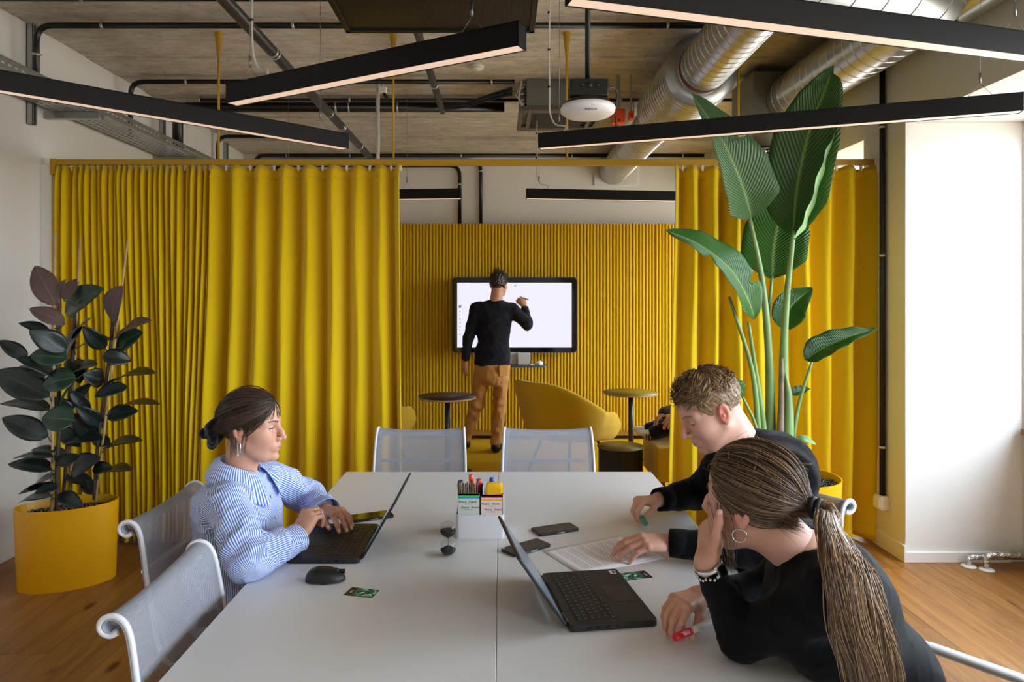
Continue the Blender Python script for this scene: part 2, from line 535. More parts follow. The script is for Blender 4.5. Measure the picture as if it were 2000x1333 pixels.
pipe('conduit', 'black conduit dropping to the ribbed panel beside the short pendant lamp', [(-2.58, yb - .0, 2.5), (-2.58, yb, 3.055), (xc(898, yb), yb, 3.055), (xc(898, yb), yb, 2.372)], .02, .12, cat='conduit',
     clamps=[((xc(898, yb), yb, 2.84), (0, 0, 1))])
# main pipes running away from the camera
px_ = -1.345
pipe('heating_pipe', 'long dark grey pipe with silver couplings running to the back wall', [(px_, 1.2, 3.0), (px_, YB, 3.0)], .033, m=mat('grey_pipe', '#2f2f31', .38), n=18,
     clamps=[((px_, y, 3.0), (0, 1, 0)) for y in (4.02, 4.06, 5.35, 5.75, 5.79, 6.5)])
pipe('heating_pipe', 'dark grey pipe ending at the thick insulated pipe', [(-.487, 1.6, 3.11), (-.487, 5.7, 3.11)], .026, m=mat('grey_pipe'), n=16,
     clamps=[((-.487, y, 3.11), (0, 1, 0)) for y in (5.0,)])
# flexible hose bundle from the insulated pipe up to the air unit
t = thing('hose_bundle', 'black hoses with a blue stripe curving up to the air unit', 'hose', at(865, 205, 5.6))
o0 = Vector(t.location)
for i, c in enumerate(('#101216', '#16344a', '#101216')):
    pts = [at(862, 205 + i * 4, 5.66 - i * .03), at(905, 203 + i * 3, 5.6), at(950, 188 + i * 4, 5.5), at(1000, 172 + i * 6, 5.4)]
    MB().tube([p - o0 for p in catmull(pts, 8)], .011, 8).build('hose', mat('hose_%d' % (i % 2), c, .4), t)

# cable tray on the left wall
t = thing('cable_tray', 'perforated galvanised cable tray on brackets along the left wall', 'cable tray', (-2.92, 2.2, 2.74))
M_perf = mat('perforated_steel', '#a9adac', .4, .85)
y0, y1 = 2.2, 6.75
def perforated(o):
    """slots cut in rows through a strip, built as strips and bridges"""
mb = MB()
L = y1 - y0
# bottom: lengthways strips with rows of slots between them
xs = [.07, .10, .115, .15, .165, .195, .21, .24, .255, .285, .30, .34]
for a, b in zip(xs[0::2], xs[1::2]): mb.box((a, 0, 0), (b, L, .0015))
mb.build('tray_bottom', M_perf, t)
mb = MB()
y = 0
while y < L:
    for a, b in zip(xs[1:-1:2], xs[2::2]): mb.box((a, y, 0), (b, y + .018, .0015))
    y += .05
mb.build('tray_bridges', M_perf, t, kind='stuff')
for nm, X in (('tray_side', .34), ('tray_side', .07)):
    mb = MB()
    mb.box((X - .001, 0, 0), (X + .001, L, .025)).box((X - .001, 0, .036), (X + .001, L, .062)).box((X - .006, 0, .06), (X + .006, L, .063))
    y = 0
    while y < L:
        mb.box((X - .001, y, .025), (X + .001, y + .024, .036)); y += .05
    mb.build(nm, M_perf, t)
for Y in (4.38, 5.75, 6.6):
    mb = B((0, Y - 2.2 - .02, -.045), (.36, Y - 2.2 + .02, -.001))
    mb.build('bracket', M_galv, t, bevel=.002)
for i, (Y, za, zb) in enumerate(((4.22, 2.62, 3.24), (5.85, 2.45, 3.24), (7.2, 2.3, 3.2))):
    t = thing('wall_strut', 'slotted steel strut on the left wall, %s' % ('nearest the pendant lamp', 'where the thick insulated pipe drops', 'far behind the curtain track')[i], 'strut', (XL, Y, za))
    H = zb - za
    mb = MB().box((0, -.02, 0), (.004, -.006, H)).box((0, .006, 0), (.004, .02, H)).box((0, -.02, 0), (.04, -.017, H)).box((0, .017, 0), (.04, .02, H))
    mb.box((.037, -.02, 0), (.04, -.009, H)).box((.037, .009, 0), (.04, .02, H))
    mb.build('channel', M_galv, t)
    rung = B((0, -.007, 0), (.004, .007, .018)).mesh('slot_bridge', M_galv)      # steel left between the slots
    for k in range(int(H / .05)): link('slot_bridge', rung, None, t, (0, 0, k * .05))

# linear pendant lamps
M_lamp = mat('black_anodised', '#0b0b0d', .55, 0, .3)
M_diff = mat('opal_diffuser', '#f1e3d6', .35, emis=('#ffd8c0', .5))
M_wire = mat('steel_wire', '#8d8f90', .35, .8)
M_cable = mat('grey_flex', '#c9c7c4', .5)
ZL = 2.35
def lamp(label, A, Bp, wires=((.12, 0), (.88, 0)), cable=None, h=.08, w=.058, ztop=ZC):
    A = Vector((A[0], A[1], 0)); Bq = Vector((Bp[0], Bp[1], 0))
    d = Bq - A; L = d.length
    rz = math.atan2(d.y, d.x)
    t = thing('pendant_lamp', label, 'lamp', (A.x, A.y, ZL), rz, group='linear pendant lamps')
    mb = MB()
    mb.box((0, -w / 2, 0), (L, -w / 2 + .004, h)).box((0, w / 2 - .004, 0), (L, w / 2, h)).box((0, -w / 2, h - .004), (L, w / 2, h))
    mb.build('housing', M_lamp, t)
    B((0, -w / 2, 0), (.004, w / 2, h)).build('end_cap', M_lamp, t)
    B((L - .004, -w / 2, 0), (L, w / 2, h)).build('end_cap', M_lamp, t)
    B((.004, -w / 2 + .004, .002), (L - .004, w / 2 - .004, .012)).build('diffuser', M_diff, t)
    for (f, zt_) in wires:
        mb = MB(); zt_ = zt_ or ZC
        x = L * f
        mb.tube([(x, 0, h + .1), (x, 0, zt_ - ZL + .01)], .0012, 6)
        mb.tube([(x, 0, h + .06), (x, 0, h + .105)], .005, 8)
        mb.tube([(x - .05, 0, h), (x, 0, h + .06)], .001, 5).tube([(x + .05, 0, h), (x, 0, h + .06)], .001, 5)
        mb.build('suspension_wire', M_wire, t)
    if cable is not None:
        x = L * cable
        pts = [(x + .09, 0, h), (x + .1, .0, h + .03), (x + .04, .01, h + .05), (x + .012, .006, h + .12), (x + .012, 0, h + .25)]
        z = h + .4
        while z < ztop - ZL - .05: pts.append((x + .012 + R.uniform(-.006, .006), R.uniform(-.006, .006), z)); z += .14
        pts.append((x + .012, 0, ztop - ZL))
        MB().tube(catmull(pts, 5), .0045, 8).build('power_cable', M_cable, t)
        mb = MB()
        for q in (h + .25, h + .45, h + .65): mb.lathe([(.0, -.004), (.009, -.004), (.009, .004), (0, .004)], 8, c=(x + .008, 0, q))
        mb.build('cable_tie', M_blackp, t)
    return t
lamp('black linear pendant lamp closest to the left wall, below the cable tray', (-2.44, 2.22), (-.835, 3.685), ((.23, 0), (.93, 0)), .23)
lamp('short black linear pendant lamp hung under the dark perforated panel', (-1.12, 2.84), (.07, 2.2), ((.08, 0), (.86, 2.528)), .08)
lamp('black linear pendant lamp crossing in front of the corrugated duct', (.185, 1.86), (2.06, 2.38), ((.06, 0), (.82, 0)), None)
lamp('black linear pendant lamp passing in front of the tall palm leaf', (.21, 3.68), (2.25, 2.95), ((.05, 0), (.93, 0)), .02)
lamp('black linear pendant lamp behind the curtain opening, above the screen', (-1.9, 5.62), (xc(901, 5.5), 5.5), ((.1, 0), (.72, 0)), None)
lamp('black linear pendant lamp behind the curtain opening, beside the right curtain', (xc(1028, 5.5), 5.5), (2.1, 5.72), ((.055, 2.985), (.9, 0)), .04, ztop=2.985)

# dark perforated ceiling panel
t = thing('ceiling_panel', 'dark perforated metal panel hung above the table', 'panel', (-.575, 1.3, 2.53), group=None)
Lx, Ly = .70, 1.24
M_panel = mat('dark_bronze_metal', '#2a261c', .45, .4)
mb = MB().box((0, 0, 0), (Lx, .02, .06)).box((0, Ly - .02, 0), (Lx, Ly, .06)).box((0, 0, 0), (.02, Ly, .06)).box((Lx - .02, 0, 0), (Lx, Ly, .06))
mb.build('rim', M_panel, t, bevel=.002)
def perf_mat():
    m = mat('fine_perforation', '#26231c', .5, .3)
    k = NT(m); b = m.node_tree.nodes['Principled BSDF']
    tc = k.n('TexCoord'); mp = k.n('Mapping'); mp.inputs['Rotation'].default_value = (0, 0, pi / 4)
    k.l(tc.outputs['Object'], mp.inputs['Vector'])
    vo = k.n('TexChecker', Scale=150.0); k.l(mp.outputs[0], vo.inputs['Vector'])
    vo.inputs['Color1'].default_value = srgb('#35322a'); vo.inputs['Color2'].default_value = srgb('#0c0b09')
    k.l(vo.outputs['Color'], b.inputs['Base Color'])
    return m
B((.018, .018, .008), (Lx - .018, Ly - .018, .05)).build('perforated_face', perf_mat(), t)
mb = MB()
for x in (.17, Lx - .08):
    for y in (.1, Ly - .1): mb.tube([(x, y, .05), (x, y, ZC - 2.53)], .003, 6)
mb.build('hanger', M_blackp, t)

# wireless access point hung from a pole
Yp = 2.75
p = at(1148, 222, Yp)
t = thing('access_point', 'white disc-shaped wireless access point hung from a black pole', 'access point', (p.x, Yp, p.z))
MB().tube([(0, 0, .1), (0, 0, ZC - p.z)], .011, 14).build('pole', M_black, t)
B((-.076, -.055, .055), (.076, .055, .125)).build('junction_box', M_black, t, bevel=.006)
mb = MB()
for x in (-.03, .0, .03): mb.lathe([(.0, 0), (.012 if x == 0 else .008, 0), (.012 if x == 0 else .008, .003), (0, .003)], 14, c=(x, -.058, .1), axis='y')
mb.build('knockout', mat('black_plastic', '#1b1b1c', .5), t)
mb = MB().lathe([(0, .05), (.085, .05), (.1, .035), (.1, .028), (0, .028)], 40)
mb.build('bracket_plate', M_black, t)
Md = mat('white_plastic', '#e9e9ea', .35)
mb = MB().lathe([(0, .03), (.104, .03), (.111, .02), (.108, .004), (.09, -.009), (.05, -.016), (0, -.018)], 48)
tl = mb.build('disc', Md, t)
mb = MB()
for i in range(36):
    a = 2 * pi * i / 36
    mb.box((.07, -.0012, -.0005), (.107, .0012, .004), Matrix.Rotation(a, 4, 'Z') @ Matrix.Translation((0, 0, -.012)) @ Matrix.Rotation(-.35, 4, 'Y'))
mb.build('rib', Md, t)
text('lettering', 'aruba', .022, mat('grey_print', '#6d6e70', .6), t, Matrix.Translation((0, -.094, -.0085)) @ Matrix.Rotation(-.38, 4, 'X') @ Matrix.Rotation(pi, 4, 'X') @ Matrix.Rotation(pi, 4, 'Z') @ Matrix.Scale(-1, 4, (1, 0, 0)) @ Matrix.Scale(-1, 4, (1, 0, 0)))
MB().tube(catmull([(.07, 0, .09), (.1, .02, .112), (.128, .06, .1), (.13, .12, .03), (.15, .2, -.0)], 6), .0035, 8).build('cable', M_blackp, t)

# ceiling cassette air unit
t = thing('air_unit', 'grey ceiling air unit with dark louvred underside', 'air conditioner', (.47, 5.55, 3.0))
B((-.27, -.28, .02), (.27, .28, .245)).build('casing', mat('grey_sheet_metal', '#7d817c', .45, .5, var=(9, .12)), t, bevel=.004)
M_fasc = mat('dark_grey_fascia', '#56534b', .5)
mb = MB().box((-.23, -.33, -.012), (.23, -.23, .02)).box((-.23, .23, -.012), (.23, .33, .02))
for sg in (-1, 1):
    for u0, u1, v0, v1 in ((.23, .262, -.33, .33), (.298, .33, -.33, .33), (.262, .298, -.33, -.2), (.262, .298, .2, .33)):
        mb.box((min(sg * u0, sg * u1), v0, -.012), (max(sg * u0, sg * u1), v1, .02))
mb.build('fascia', M_fasc, t, bevel=.004)
B((-.24, -.24, .012), (.24, .24, .021)).build('intake_back', mat('intake_filter', '#3a3936', .8), t)
for i in range(15):
    y = -.22 + i * .031
    B((-.19, y, -.006), (.19, y + .006, .012)).build('louvre', M_fasc, t)
for x in (-.28, .28):
    B((x - .02, -.205, .012), (x + .02, .205, .018)).build('air_slot', M_fasc, t)      # vane set back in its slot
mb = MB()
for z in (.05, .1, .15, .2): mb.lathe([(.0, 0), (.022, 0), (.022, .06), (0, .06)], 12, c=(-.33, -.2, z), axis='x')
mb.build('pipe_union', M_galv, t)
mb = MB().tube([(-.31, -.27, .23), (-.33, -.27, .1), (-.3, -.28, .02)], .007, 8).tube([(-.32, -.25, .2), (-.35, -.25, .12), (-.29, -.26, .04)], .007, 8)
mb.build('flex_cable', M_cable, t)
for x in (-.29, .29):
    mb = MB().box((x - .02, -.26, .2), (x + .02, -.2, .206)).tube([(x, -.23, .2), (x, -.23, .24)], .005, 6)
    mb.build('mounting_lug', M_galv, t)


# galvanised spiral ducts
def duct_mat():
    m = mat('spiral_duct_steel', '#c9cbca', .3, .92, var=(6, .12))
    return m
M_duct = duct_mat()
def duct(mb, a, b, r, pitch=.075, seam=.0025):
    """round duct with raised lock seams"""
    a = Vector(a); b = Vector(b); d = (b - a); L = d.length; d = d / L
    M = frame(a, d, (0, 0, 1))
    prof = [(r, 0)]
    x = pitch * .5
    while x < L:
        prof += [(r, x - .007), (r + seam, x - .004), (r + seam, x + .004), (r, x + .007)]
        x += pitch
    prof.append((r, L))
    s = MB().lathe(prof, 40, axis='x')
    mb.add([M @ Vector(v) for v in s.v], s.f, True)
DX, DZ = 1.27, 2.99
t = thing('ventilation_duct', 'spiral duct with a wide silencer running to the back wall', 'duct', (DX, 2.4, DZ))
mb = MB(); duct(mb, (0, .74, .01), (0, 1.93, 0), .152); mb.build('near_duct', M_duct, t, fix=False, sharp=25)
mb = MB(); duct(mb, (0, 1.96, 0), (0, 2.85, 0), .224, .055); mb.build('silencer', M_duct, t, fix=False, sharp=25)
MB().lathe([(.15, 1.93), (.23, 1.93), (.23, 1.965), (.15, 1.965)], 40, axis='y').build('flange', M_galv, t)
MB().lathe([(.224, 2.85), (.152, 2.95)], 40, axis='y').build('reducer', M_duct, t)
mb = MB(); duct(mb, (0, 2.94, 0), (0, YB - 2.4 - .02, 0), .152); mb.build('far_duct', M_duct, t, fix=False, sharp=25)
MB().lathe([(.153, 1.86), (.157, 1.86), (.157, 1.875), (.153, 1.875)], 40, axis='y').build('rubber_seal', mat('red_rubber', '#7a2f24', .6), t)
mb = MB()
for y in (3.3, 4.2): mb.lathe([(.158, y), (.162, y), (.162, y + .025), (.158, y + .025)], 40, axis='y'); mb.tube([(-.16, y + .01, 0), (-.16, y + .01, .24)], .004, 6)
mb.build('hanger_band', M_galv, t)
w = at(1203, 342, YB)
tag(B((w.x - .25, YB - .025, w.z - .125), (w.x + .25, YB, w.z + .125)).build('duct_wall_plate', M_trim, bevel=.004), 'white square cover plate on the back wall below the duct end', 'cover plate')

D2X, D2Z = 2.09, 2.98
t = thing('ventilation_duct', 'spiral duct beside the beam ending in a round ceiling diffuser', 'duct', (D2X, 3.2, D2Z))
mb = MB(); duct(mb, (.03, .14, .02), (-.02, 1.7, 0), .165, .085); mb.build('main_duct', M_duct, t, fix=False, sharp=25)
B((-.28, 1.7, -.19), (.14, 2.15, .2)).build('plenum_box', mat('grey_sheet_metal'), t, bevel=.004)
MB().lathe([(.125, -.19), (.125, -.31), (.132, -.31), (.132, -.33)], 36, c=(-.12, 1.92, 0)).build('spigot', M_duct, t)
MB().lathe([(.132, -.315), (.145, -.325), (.145, -.332), (.118, -.332), (.118, -.32)], 36, c=(-.12, 1.92, 0)).build('diffuser_ring', mat('dark_diffuser', '#2c2c2b', .5), t)
for i in range(12):
    a = 2 * pi * i / 12
    B((.02, -.012, -.002), (.12, .012, .002), Matrix.Translation((-.12, 1.92, -.322)) @ Matrix.Rotation(a, 4, 'Z') @ Matrix.Rotation(.5, 4, 'X')).build('diffuser_blade', M_galv if i % 3 == 0 else mat('dark_diffuser'), t)
MB().lathe([(0, -.335), (.022, -.335), (.026, -.325), (.022, -.315), (0, -.315)], 16, c=(-.12, 1.92, 0)).build('diffuser_hub', M_galv, t)
mb = MB()
for dx in (-.36, -.2): mb.tube([(dx, 1.75, 0), (dx, 1.75, .26)], .004, 6)
mb.build('hanger_rod', M_galv, t)
t = thing('ventilation_duct', 'bright ribbed duct crossing above the front pendant lamp', 'duct', (2.12, 3.32, 3.02))
mb = MB(); duct(mb, (.02, .0, 0), (-.98, -.29, 0), .168, .17, .004); mb.build('cross_duct', M_duct, t, fix=False, sharp=25)
MB().lathe([(0, 0), (.17, 0), (.174, .01), (.174, .03), (0, .03)], 40, M=frame((-.98, -.29, 0), (1, .29, 0), (0, 0, 1)), axis='x').build('end_cap', M_galv, t)
mb = MB(); duct(mb, (.128, .05, -.02), (.128, -1.8, -.02), .108, .6); mb.build('branch_duct', M_duct, t, fix=False, sharp=25)
MB().lathe([(.0, 0), (.168, 0), (.172, .015), (.168, .03), (0, .03)], 40, c=(.0, .0, 0), axis='y').build('collar', M_galv, t)
# orange damper actuators
for i, (pa, pb, lab) in enumerate((((1197, 212), (1221, 240), 'orange damper actuator beside the silencer, larger box'), ((1229, 216), (1239, 232), 'small orange damper box right beside the silencer'))):
    a = at(pa[0], pb[1], 5.15); b = at(pb[0], pa[1], 5.15)
    t = thing('damper_actuator', lab, 'actuator', (a.x, 5.15, a.z))
    B((0, 0, 0), (b.x - a.x, .07, b.z - a.z)).build('body', mat('orange_plastic', '#e2501a', .4), t, bevel=.006)
    B(((b.x - a.x) * .35, .02, (b.z - a.z) * .9), ((b.x - a.x) * .65, .04, ZC - a.z)).build('bracket', M_galv, t)
    MB().lathe([(0, 0), (.008, 0), (.008, .006), (0, .006)], 10, c=((b.x - a.x) * .5, -.005, .02), axis='y').build('screw', M_black, t)
# white post, sensor and detectors
p = at(738, 165, 5.4)
t = thing('white_pole', 'white vertical pole behind the curtain track', 'pole', (p.x, 5.4, 0))
MB().tube([(0, 0, 0), (0, 0, p.z)], .015, 14).build('pole_tube', M_trim, t)
MB().lathe([(.0, p.z), (.02, p.z), (.02, ZC), (0, ZC)], 12).build('ceiling_cap', M_trim, t)
p = at(748, 178, 5.3)
t = thing('motion_sensor', 'small white motion sensor beside the white pole', 'sensor', (p.x, 5.3, p.z))
B((-.028, -.03, -.02), (.028, .03, .03)).build('housing', M_trim, t, bevel=.006)
MB().tube([(0, 0, .03), (0, 0, ZC - p.z)], .007, 8).build('stem', M_trim, t)
MB().tube([(.01, -.01, -.02), (.04, -.03, -.07)], .014, 10).build('sensor_eye', M_black, t)
p = at(932, 129, 4.96)
t = thing('smoke_detector', 'round white smoke detector on the concrete ceiling', 'smoke detector', (p.x, 4.96, ZC))
MB().lathe([(0, 0), (.05, 0), (.05, -.015), (.04, -.03), (.0, -.035)], 28).build('cover', M_trim, t)
MB().lathe([(.041, -.02), (.047, -.021), (.047, -.024), (.04, -.025)], 28).build('vent_ring', M_galv, t)
# ------------------------------------------------------------------ curtain track and curtains
YC = 4.35
ZT = 2.392
M_ytrack = mat('yellow_track', '#b98f10', .5)
t = thing('curtain_track', 'slim yellow curtain track spanning the room', 'curtain track', (XL + .07, YC, ZT))
B((0, -.022, 0), (2.37 - XL - .07, .022, .038)).build('rail', M_ytrack, t, bevel=.003)
B((-.005, -.03, -.06), (.03, .03, .04)).build('end_bracket', M_ytrack, t, bevel=.003)
for px in (427, 768, 1107, 1442):
    X = xc(px, YC) - XL - .07
    mb = MB().tube([(X, 0, .035), (X, 0, ZC - ZT)], .0075, 10)
    mb.lathe([(.0075, ZC - ZT - .16), (.024, ZC - ZT - .01), (.024, ZC - ZT)], 14, c=(X, 0, 0))
    mb.build('hanger_rod', M_ytrack, t)

def wool(name, col, col2):
    m = mat(name, col, .9, spec=.12, sheen=.25)
    k = NT(m); b = m.node_tree.nodes['Principled BSDF']
    tc = k.n('TexCoord')
    n1 = k.n('TexNoise', Scale=420.0, Detail=2.0); k.l(tc.outputs['Object'], n1.inputs['Vector'])
    r1 = k.n('ValToRGB'); e = r1.color_ramp.elements
    e[0].position = .3; e[0].color = srgb(col2); e[1].position = .7; e[1].color = srgb(col)
    k.l(n1.outputs['Fac'], r1.inputs[0]); k.l(r1.outputs[0], b.inputs['Base Color'])
    bp = k.n('Bump', Strength=.25, Distance=.002); k.l(n1.outputs['Fac'], bp.inputs['Height']); k.l(bp.outputs[0], b.inputs['Normal'])
    return m
M_cur = wool('yellow_wool_curtain', '#ecca10', '#d8b206')
def smooth01(t): t = max(0, min(1, t)); return t * t * (3 - 2 * t)
def curtain(name, label, folds_top, folds_bot, y0, amp_t, amp_b, zb=.022, zt=ZT - .003, per=10, nz=34, band=True, m=M_cur, seed=1, edge=None):
    """folds_top / folds_bot: x of every crest (towards the room) at the track and at the floor"""
    rr = random.Random(seed)
    n = len(folds_top)
    t = thing(name, label, 'curtain', (folds_top[0], y0, 0))
    x0 = folds_top[0]
    nu = (n - 1) * per
    ph = [rr.uniform(.75, 1.15) for _ in range(n + 1)]
    back = [rr.uniform(.7, 1.15) for _ in range(n + 1)]
    sk = [rr.uniform(-.12, .12) for _ in range(n + 1)]
    def pt(u, v):
        a = u * (n - 1); i = min(int(a), n - 2); f = a - i
        z = zb + (zt - zb) * v
        w = 1 - smooth01(v)                      # 0 at track, 1 at floor
        xa = folds_top[i] * (1 - w) + folds_bot[i] * w
        xb = folds_top[i + 1] * (1 - w) + folds_bot[i + 1] * w
        gap = xb - xa
        # one fold: crest at f=0 and f=1, valley at f=.5; omega-like bulge
        s = math.sin(2 * pi * f)
        x = xa + gap * f + gap * (.015 + .03 * w) * s + gap * sk[i] * math.sin(pi * f) * w
        amp = (amp_t * (1 - w) + amp_b * w)
        cr = ph[i] * (1 - f) + ph[i + 1] * f
        y = -amp * cr * (.5 + .5 * math.cos(2 * pi * f)) + amp * back[i] * (.5 - .5 * math.cos(2 * pi * f))
        y += .006 * math.sin(z * 5 + i * 1.7)
        top = 1.0
        if v > .965: y *= 1 - .35 * (v - .965) / .035
        zz = z
        if v > .99: zz = z - .014 * (.5 - .5 * math.cos(2 * pi * f))
        return (x - x0, y, zz)
    mb = MB().grid(pt, nu, nz)
    mb.build('fabric', m, t, solid=.004)
    if band:
        z1 = zt - .012; z0 = zt - .085
        def pb(u, v):
            zz = z0 + (z1 - z0) * v
            p = pt(u, (zz - zb) / (zt - zb))
            return (p[0], p[1] - .0045, p[2])
        MB().grid(pb, nu, 3).build('heading_tape', m, t, solid=.003)
    def ph_(u, v):
        p = pt(u, (.03 * v) / 1.0)
        return (p[0], p[1] - .004, p[2])
    MB().grid(ph_, nu, 2).build('hem', m, t, solid=.003)
    gl = B((-.006, -.008, -.03), (.006, .008, .005)).mesh('glider', M_trim)
    for i in range(n):
        p = pt(min(1, (i + .5) / (n - 1)) if i < n - 1 else 1.0, 1.0)
        link('glider', gl, None, t, (p[0], 0, zt))

    return t
# tightly gathered panel
X = lambda px: xc(px, YC)
gt = [118, 131, 152, 165, 175, 186, 198, 210, 222, 231, 239, 248, 259, 271, 284, 297, 309, 319, 331, 343, 355, 370, 381, 394, 405, 416]
gb = [118, 136, 158, 176, 196, 209, 222, 231, 239, 250, 262, 275, 284, 292, 302, 315, 326, 332, 341, 349, 356, 363, 370, 378, 386, 395]
curtain('curtain', 'yellow wool curtain panel bunched in tight pleats behind the rubber plant', [X(p) for p in gt], [X(p) for p in gb], YC, .06, .085, per=9, seed=3, band=False)
wt = [418, 466, 512, 560, 606, 655, 700, 745, 783]
wb_ = [399, 452, 500, 552, 604, 655, 704, 752, 788]
curtain('curtain', 'yellow wool curtain panel falling in wide waves beside the opening', [X(p) for p in wt], [X(p) for p in wb_], YC - .0, .064, .075, per=22, seed=5)
rt = [1315, 1352, 1392, 1434, 1478, 1522, 1566, 1612, 1655, 1708]
rb = [1300, 1345, 1392, 1440, 1486, 1530, 1572, 1612, 1650, 1700]
curtain('curtain', 'yellow wool curtain hanging behind the tall palm', [X(p) for p in rt], [X(p) for p in rb], YC, .06, .07, per=20, seed=9)

# ------------------------------------------------------------------ ribbed acoustic panel on the back wall
YP = 7.52
M_felt = wool('mustard_felt', '#d6ab12', '#bd920a')
t = thing('acoustic_panel', 'mustard felt wall panel of upright ribs behind the screen', 'wall panel', (-1.62, YP, .10))
B((0, 0, 0), (3.9, YB - YP, 2.27)).build('backing', M_felt, t)
B((0, -.02, -.06), (3.9, YB - YP - .01, 0)).build('base_rail', mat('yellow_base', '#a07410', .6), t, bevel=.003)
prof = [(-.0165, .002), (-.0165, -.012), (-.012, -.022), (-.005, -.027), (.005, -.027), (.012, -.022), (.0165, -.012), (.0165, .002)]
mb = MB().prism(prof, 0, 2.27)
rib = mb.mesh('rib', M_felt, sharp=50)
for i in range(int(3.9 / .036)):
    link('rib', rib, None, t, (.02 + i * .036, 0, R.uniform(-.004, .004)), (0, R.uniform(-.0012, .0012), 0))
# ------------------------------------------------------------------ the big white table
TZ = .74
M_top = mat('white_laminate', '#d9dadb', .33, spec=.45, bump=(700, .05, .0006))
M_edge = mat('table_edge_band', '#5f6266', .5)
M_leg = mat('white_steel', '#dcdcdc', .4)
t = thing('meeting_table', 'large white meeting table of two joined tops', 'table', (-.01, 1.9, 0))
for sx in (-1, 1):
    a, b = (-.706, -.0006) if sx < 0 else (.0006, .706)
    top = B((a, -.9, TZ - .006), (b, 1.265, TZ)).build('table_top', M_top, t, bevel=.0015)
    B((a + (.001 if sx < 0 else -.0007), -.899, TZ - .026), (b + (.0007 if sx < 0 else -.001), 1.264, TZ - .006)).build('core', M_edge, top)
    for y in (-.75, .86):
        x = sx * .56
        B((x - .03, y - .03, 0), (x + .03, y + .03, TZ - .026)).build('leg', M_leg, t, bevel=.004)
for y in (-.75, .86):
    B((-.53, y - .02, TZ - .075), (.53, y + .02, TZ - .026)).build('cross_beam', M_leg, t, bevel=.003)

# ------------------------------------------------------------------ mesh conference chairs
def chair_mesh_mat():
    m = bpy.data.materials.new('grey_mesh_fabric'); m.use_nodes = True
    MATS['grey_mesh_fabric'] = m
    k = NT(m); t_ = m.node_tree; b = t_.nodes['Principled BSDF']
    b.inputs['Roughness'].default_value = .6
    uv = k.n('UVMap')
    sp = k.n('SeparateXYZ'); k.l(uv.outputs[0], sp.inputs[0])
    def wave(sock, f):
        a = k.n('Math', operation='MULTIPLY'); a.inputs[1].default_value = f; k.l(sock, a.inputs[0])
        s_ = k.n('Math', operation='SINE'); k.l(a.outputs[0], s_.inputs[0]); return s_
    f = 2 * pi / .0042
    wx = wave(sp.outputs['X'], f); wy = wave(sp.outputs['Y'], f)
    pr = k.n('Math', operation='MULTIPLY'); k.l(wx.outputs[0], pr.inputs[0]); k.l(wy.outputs[0], pr.inputs[1])
    rp = k.n('ValToRGB'); e = rp.color_ramp.elements
    e[0].position = .35; e[0].color = srgb('#595c64'); e[1].position = .65; e[1].color = srgb('#b9bcc4')
    mr = k.n('MapRange'); mr.inputs['From Min'].default_value = -1; k.l(pr.outputs[0], mr.inputs['Value'])
    k.l(mr.outputs[0], rp.inputs[0]); k.l(rp.outputs[0], b.inputs['Base Color'])
    bp = k.n('Bump', Strength=.4, Distance=.001); k.l(mr.outputs[0], bp.inputs['Height']); k.l(bp.outputs[0], b.inputs['Normal'])
    # open weave: holes between the threads
    hol = k.n('ValToRGB'); e = hol.color_ramp.elements
    e[0].position = .26; e[0].color = (0, 0, 0, 1); e[1].position = .44; e[1].color = (1, 1, 1, 1)
    k.l(mr.outputs[0], hol.inputs[0])
    tr = k.n('BsdfTransparent'); mx = k.n('MixShader'); out = t_.nodes['Material Output']
    k.l(hol.outputs[0], mx.inputs[0]); k.l(tr.outputs[0], mx.inputs[1]); k.l(b.outputs[0], mx.inputs[2]); k.l(mx.outputs[0], out.inputs[0])
    return m
M_mesh = chair_mesh_mat()
M_alu = mat('polished_aluminium', '#d4d6d8', .22, .9)
M_white = mat('white_frame_paint', '#e4e5e8', .3)
PROFILE = catmull([Vector((x, 0, z)) for x, z in [(-.287, .832), (-.302, .826), (-.318, .834), (-.323, .85), (-.312, .866), (-.292, .871), (-.272, .862), (-.258, .84), (-.248, .80), (-.232, .70), (-.214, .59), (-.198, .50), (-.175, .455), (-.13, .432), (-.05, .428), (.08, .436), (.19, .448), (.235, .444), (.255, .425), (.25, .405)]], 4)
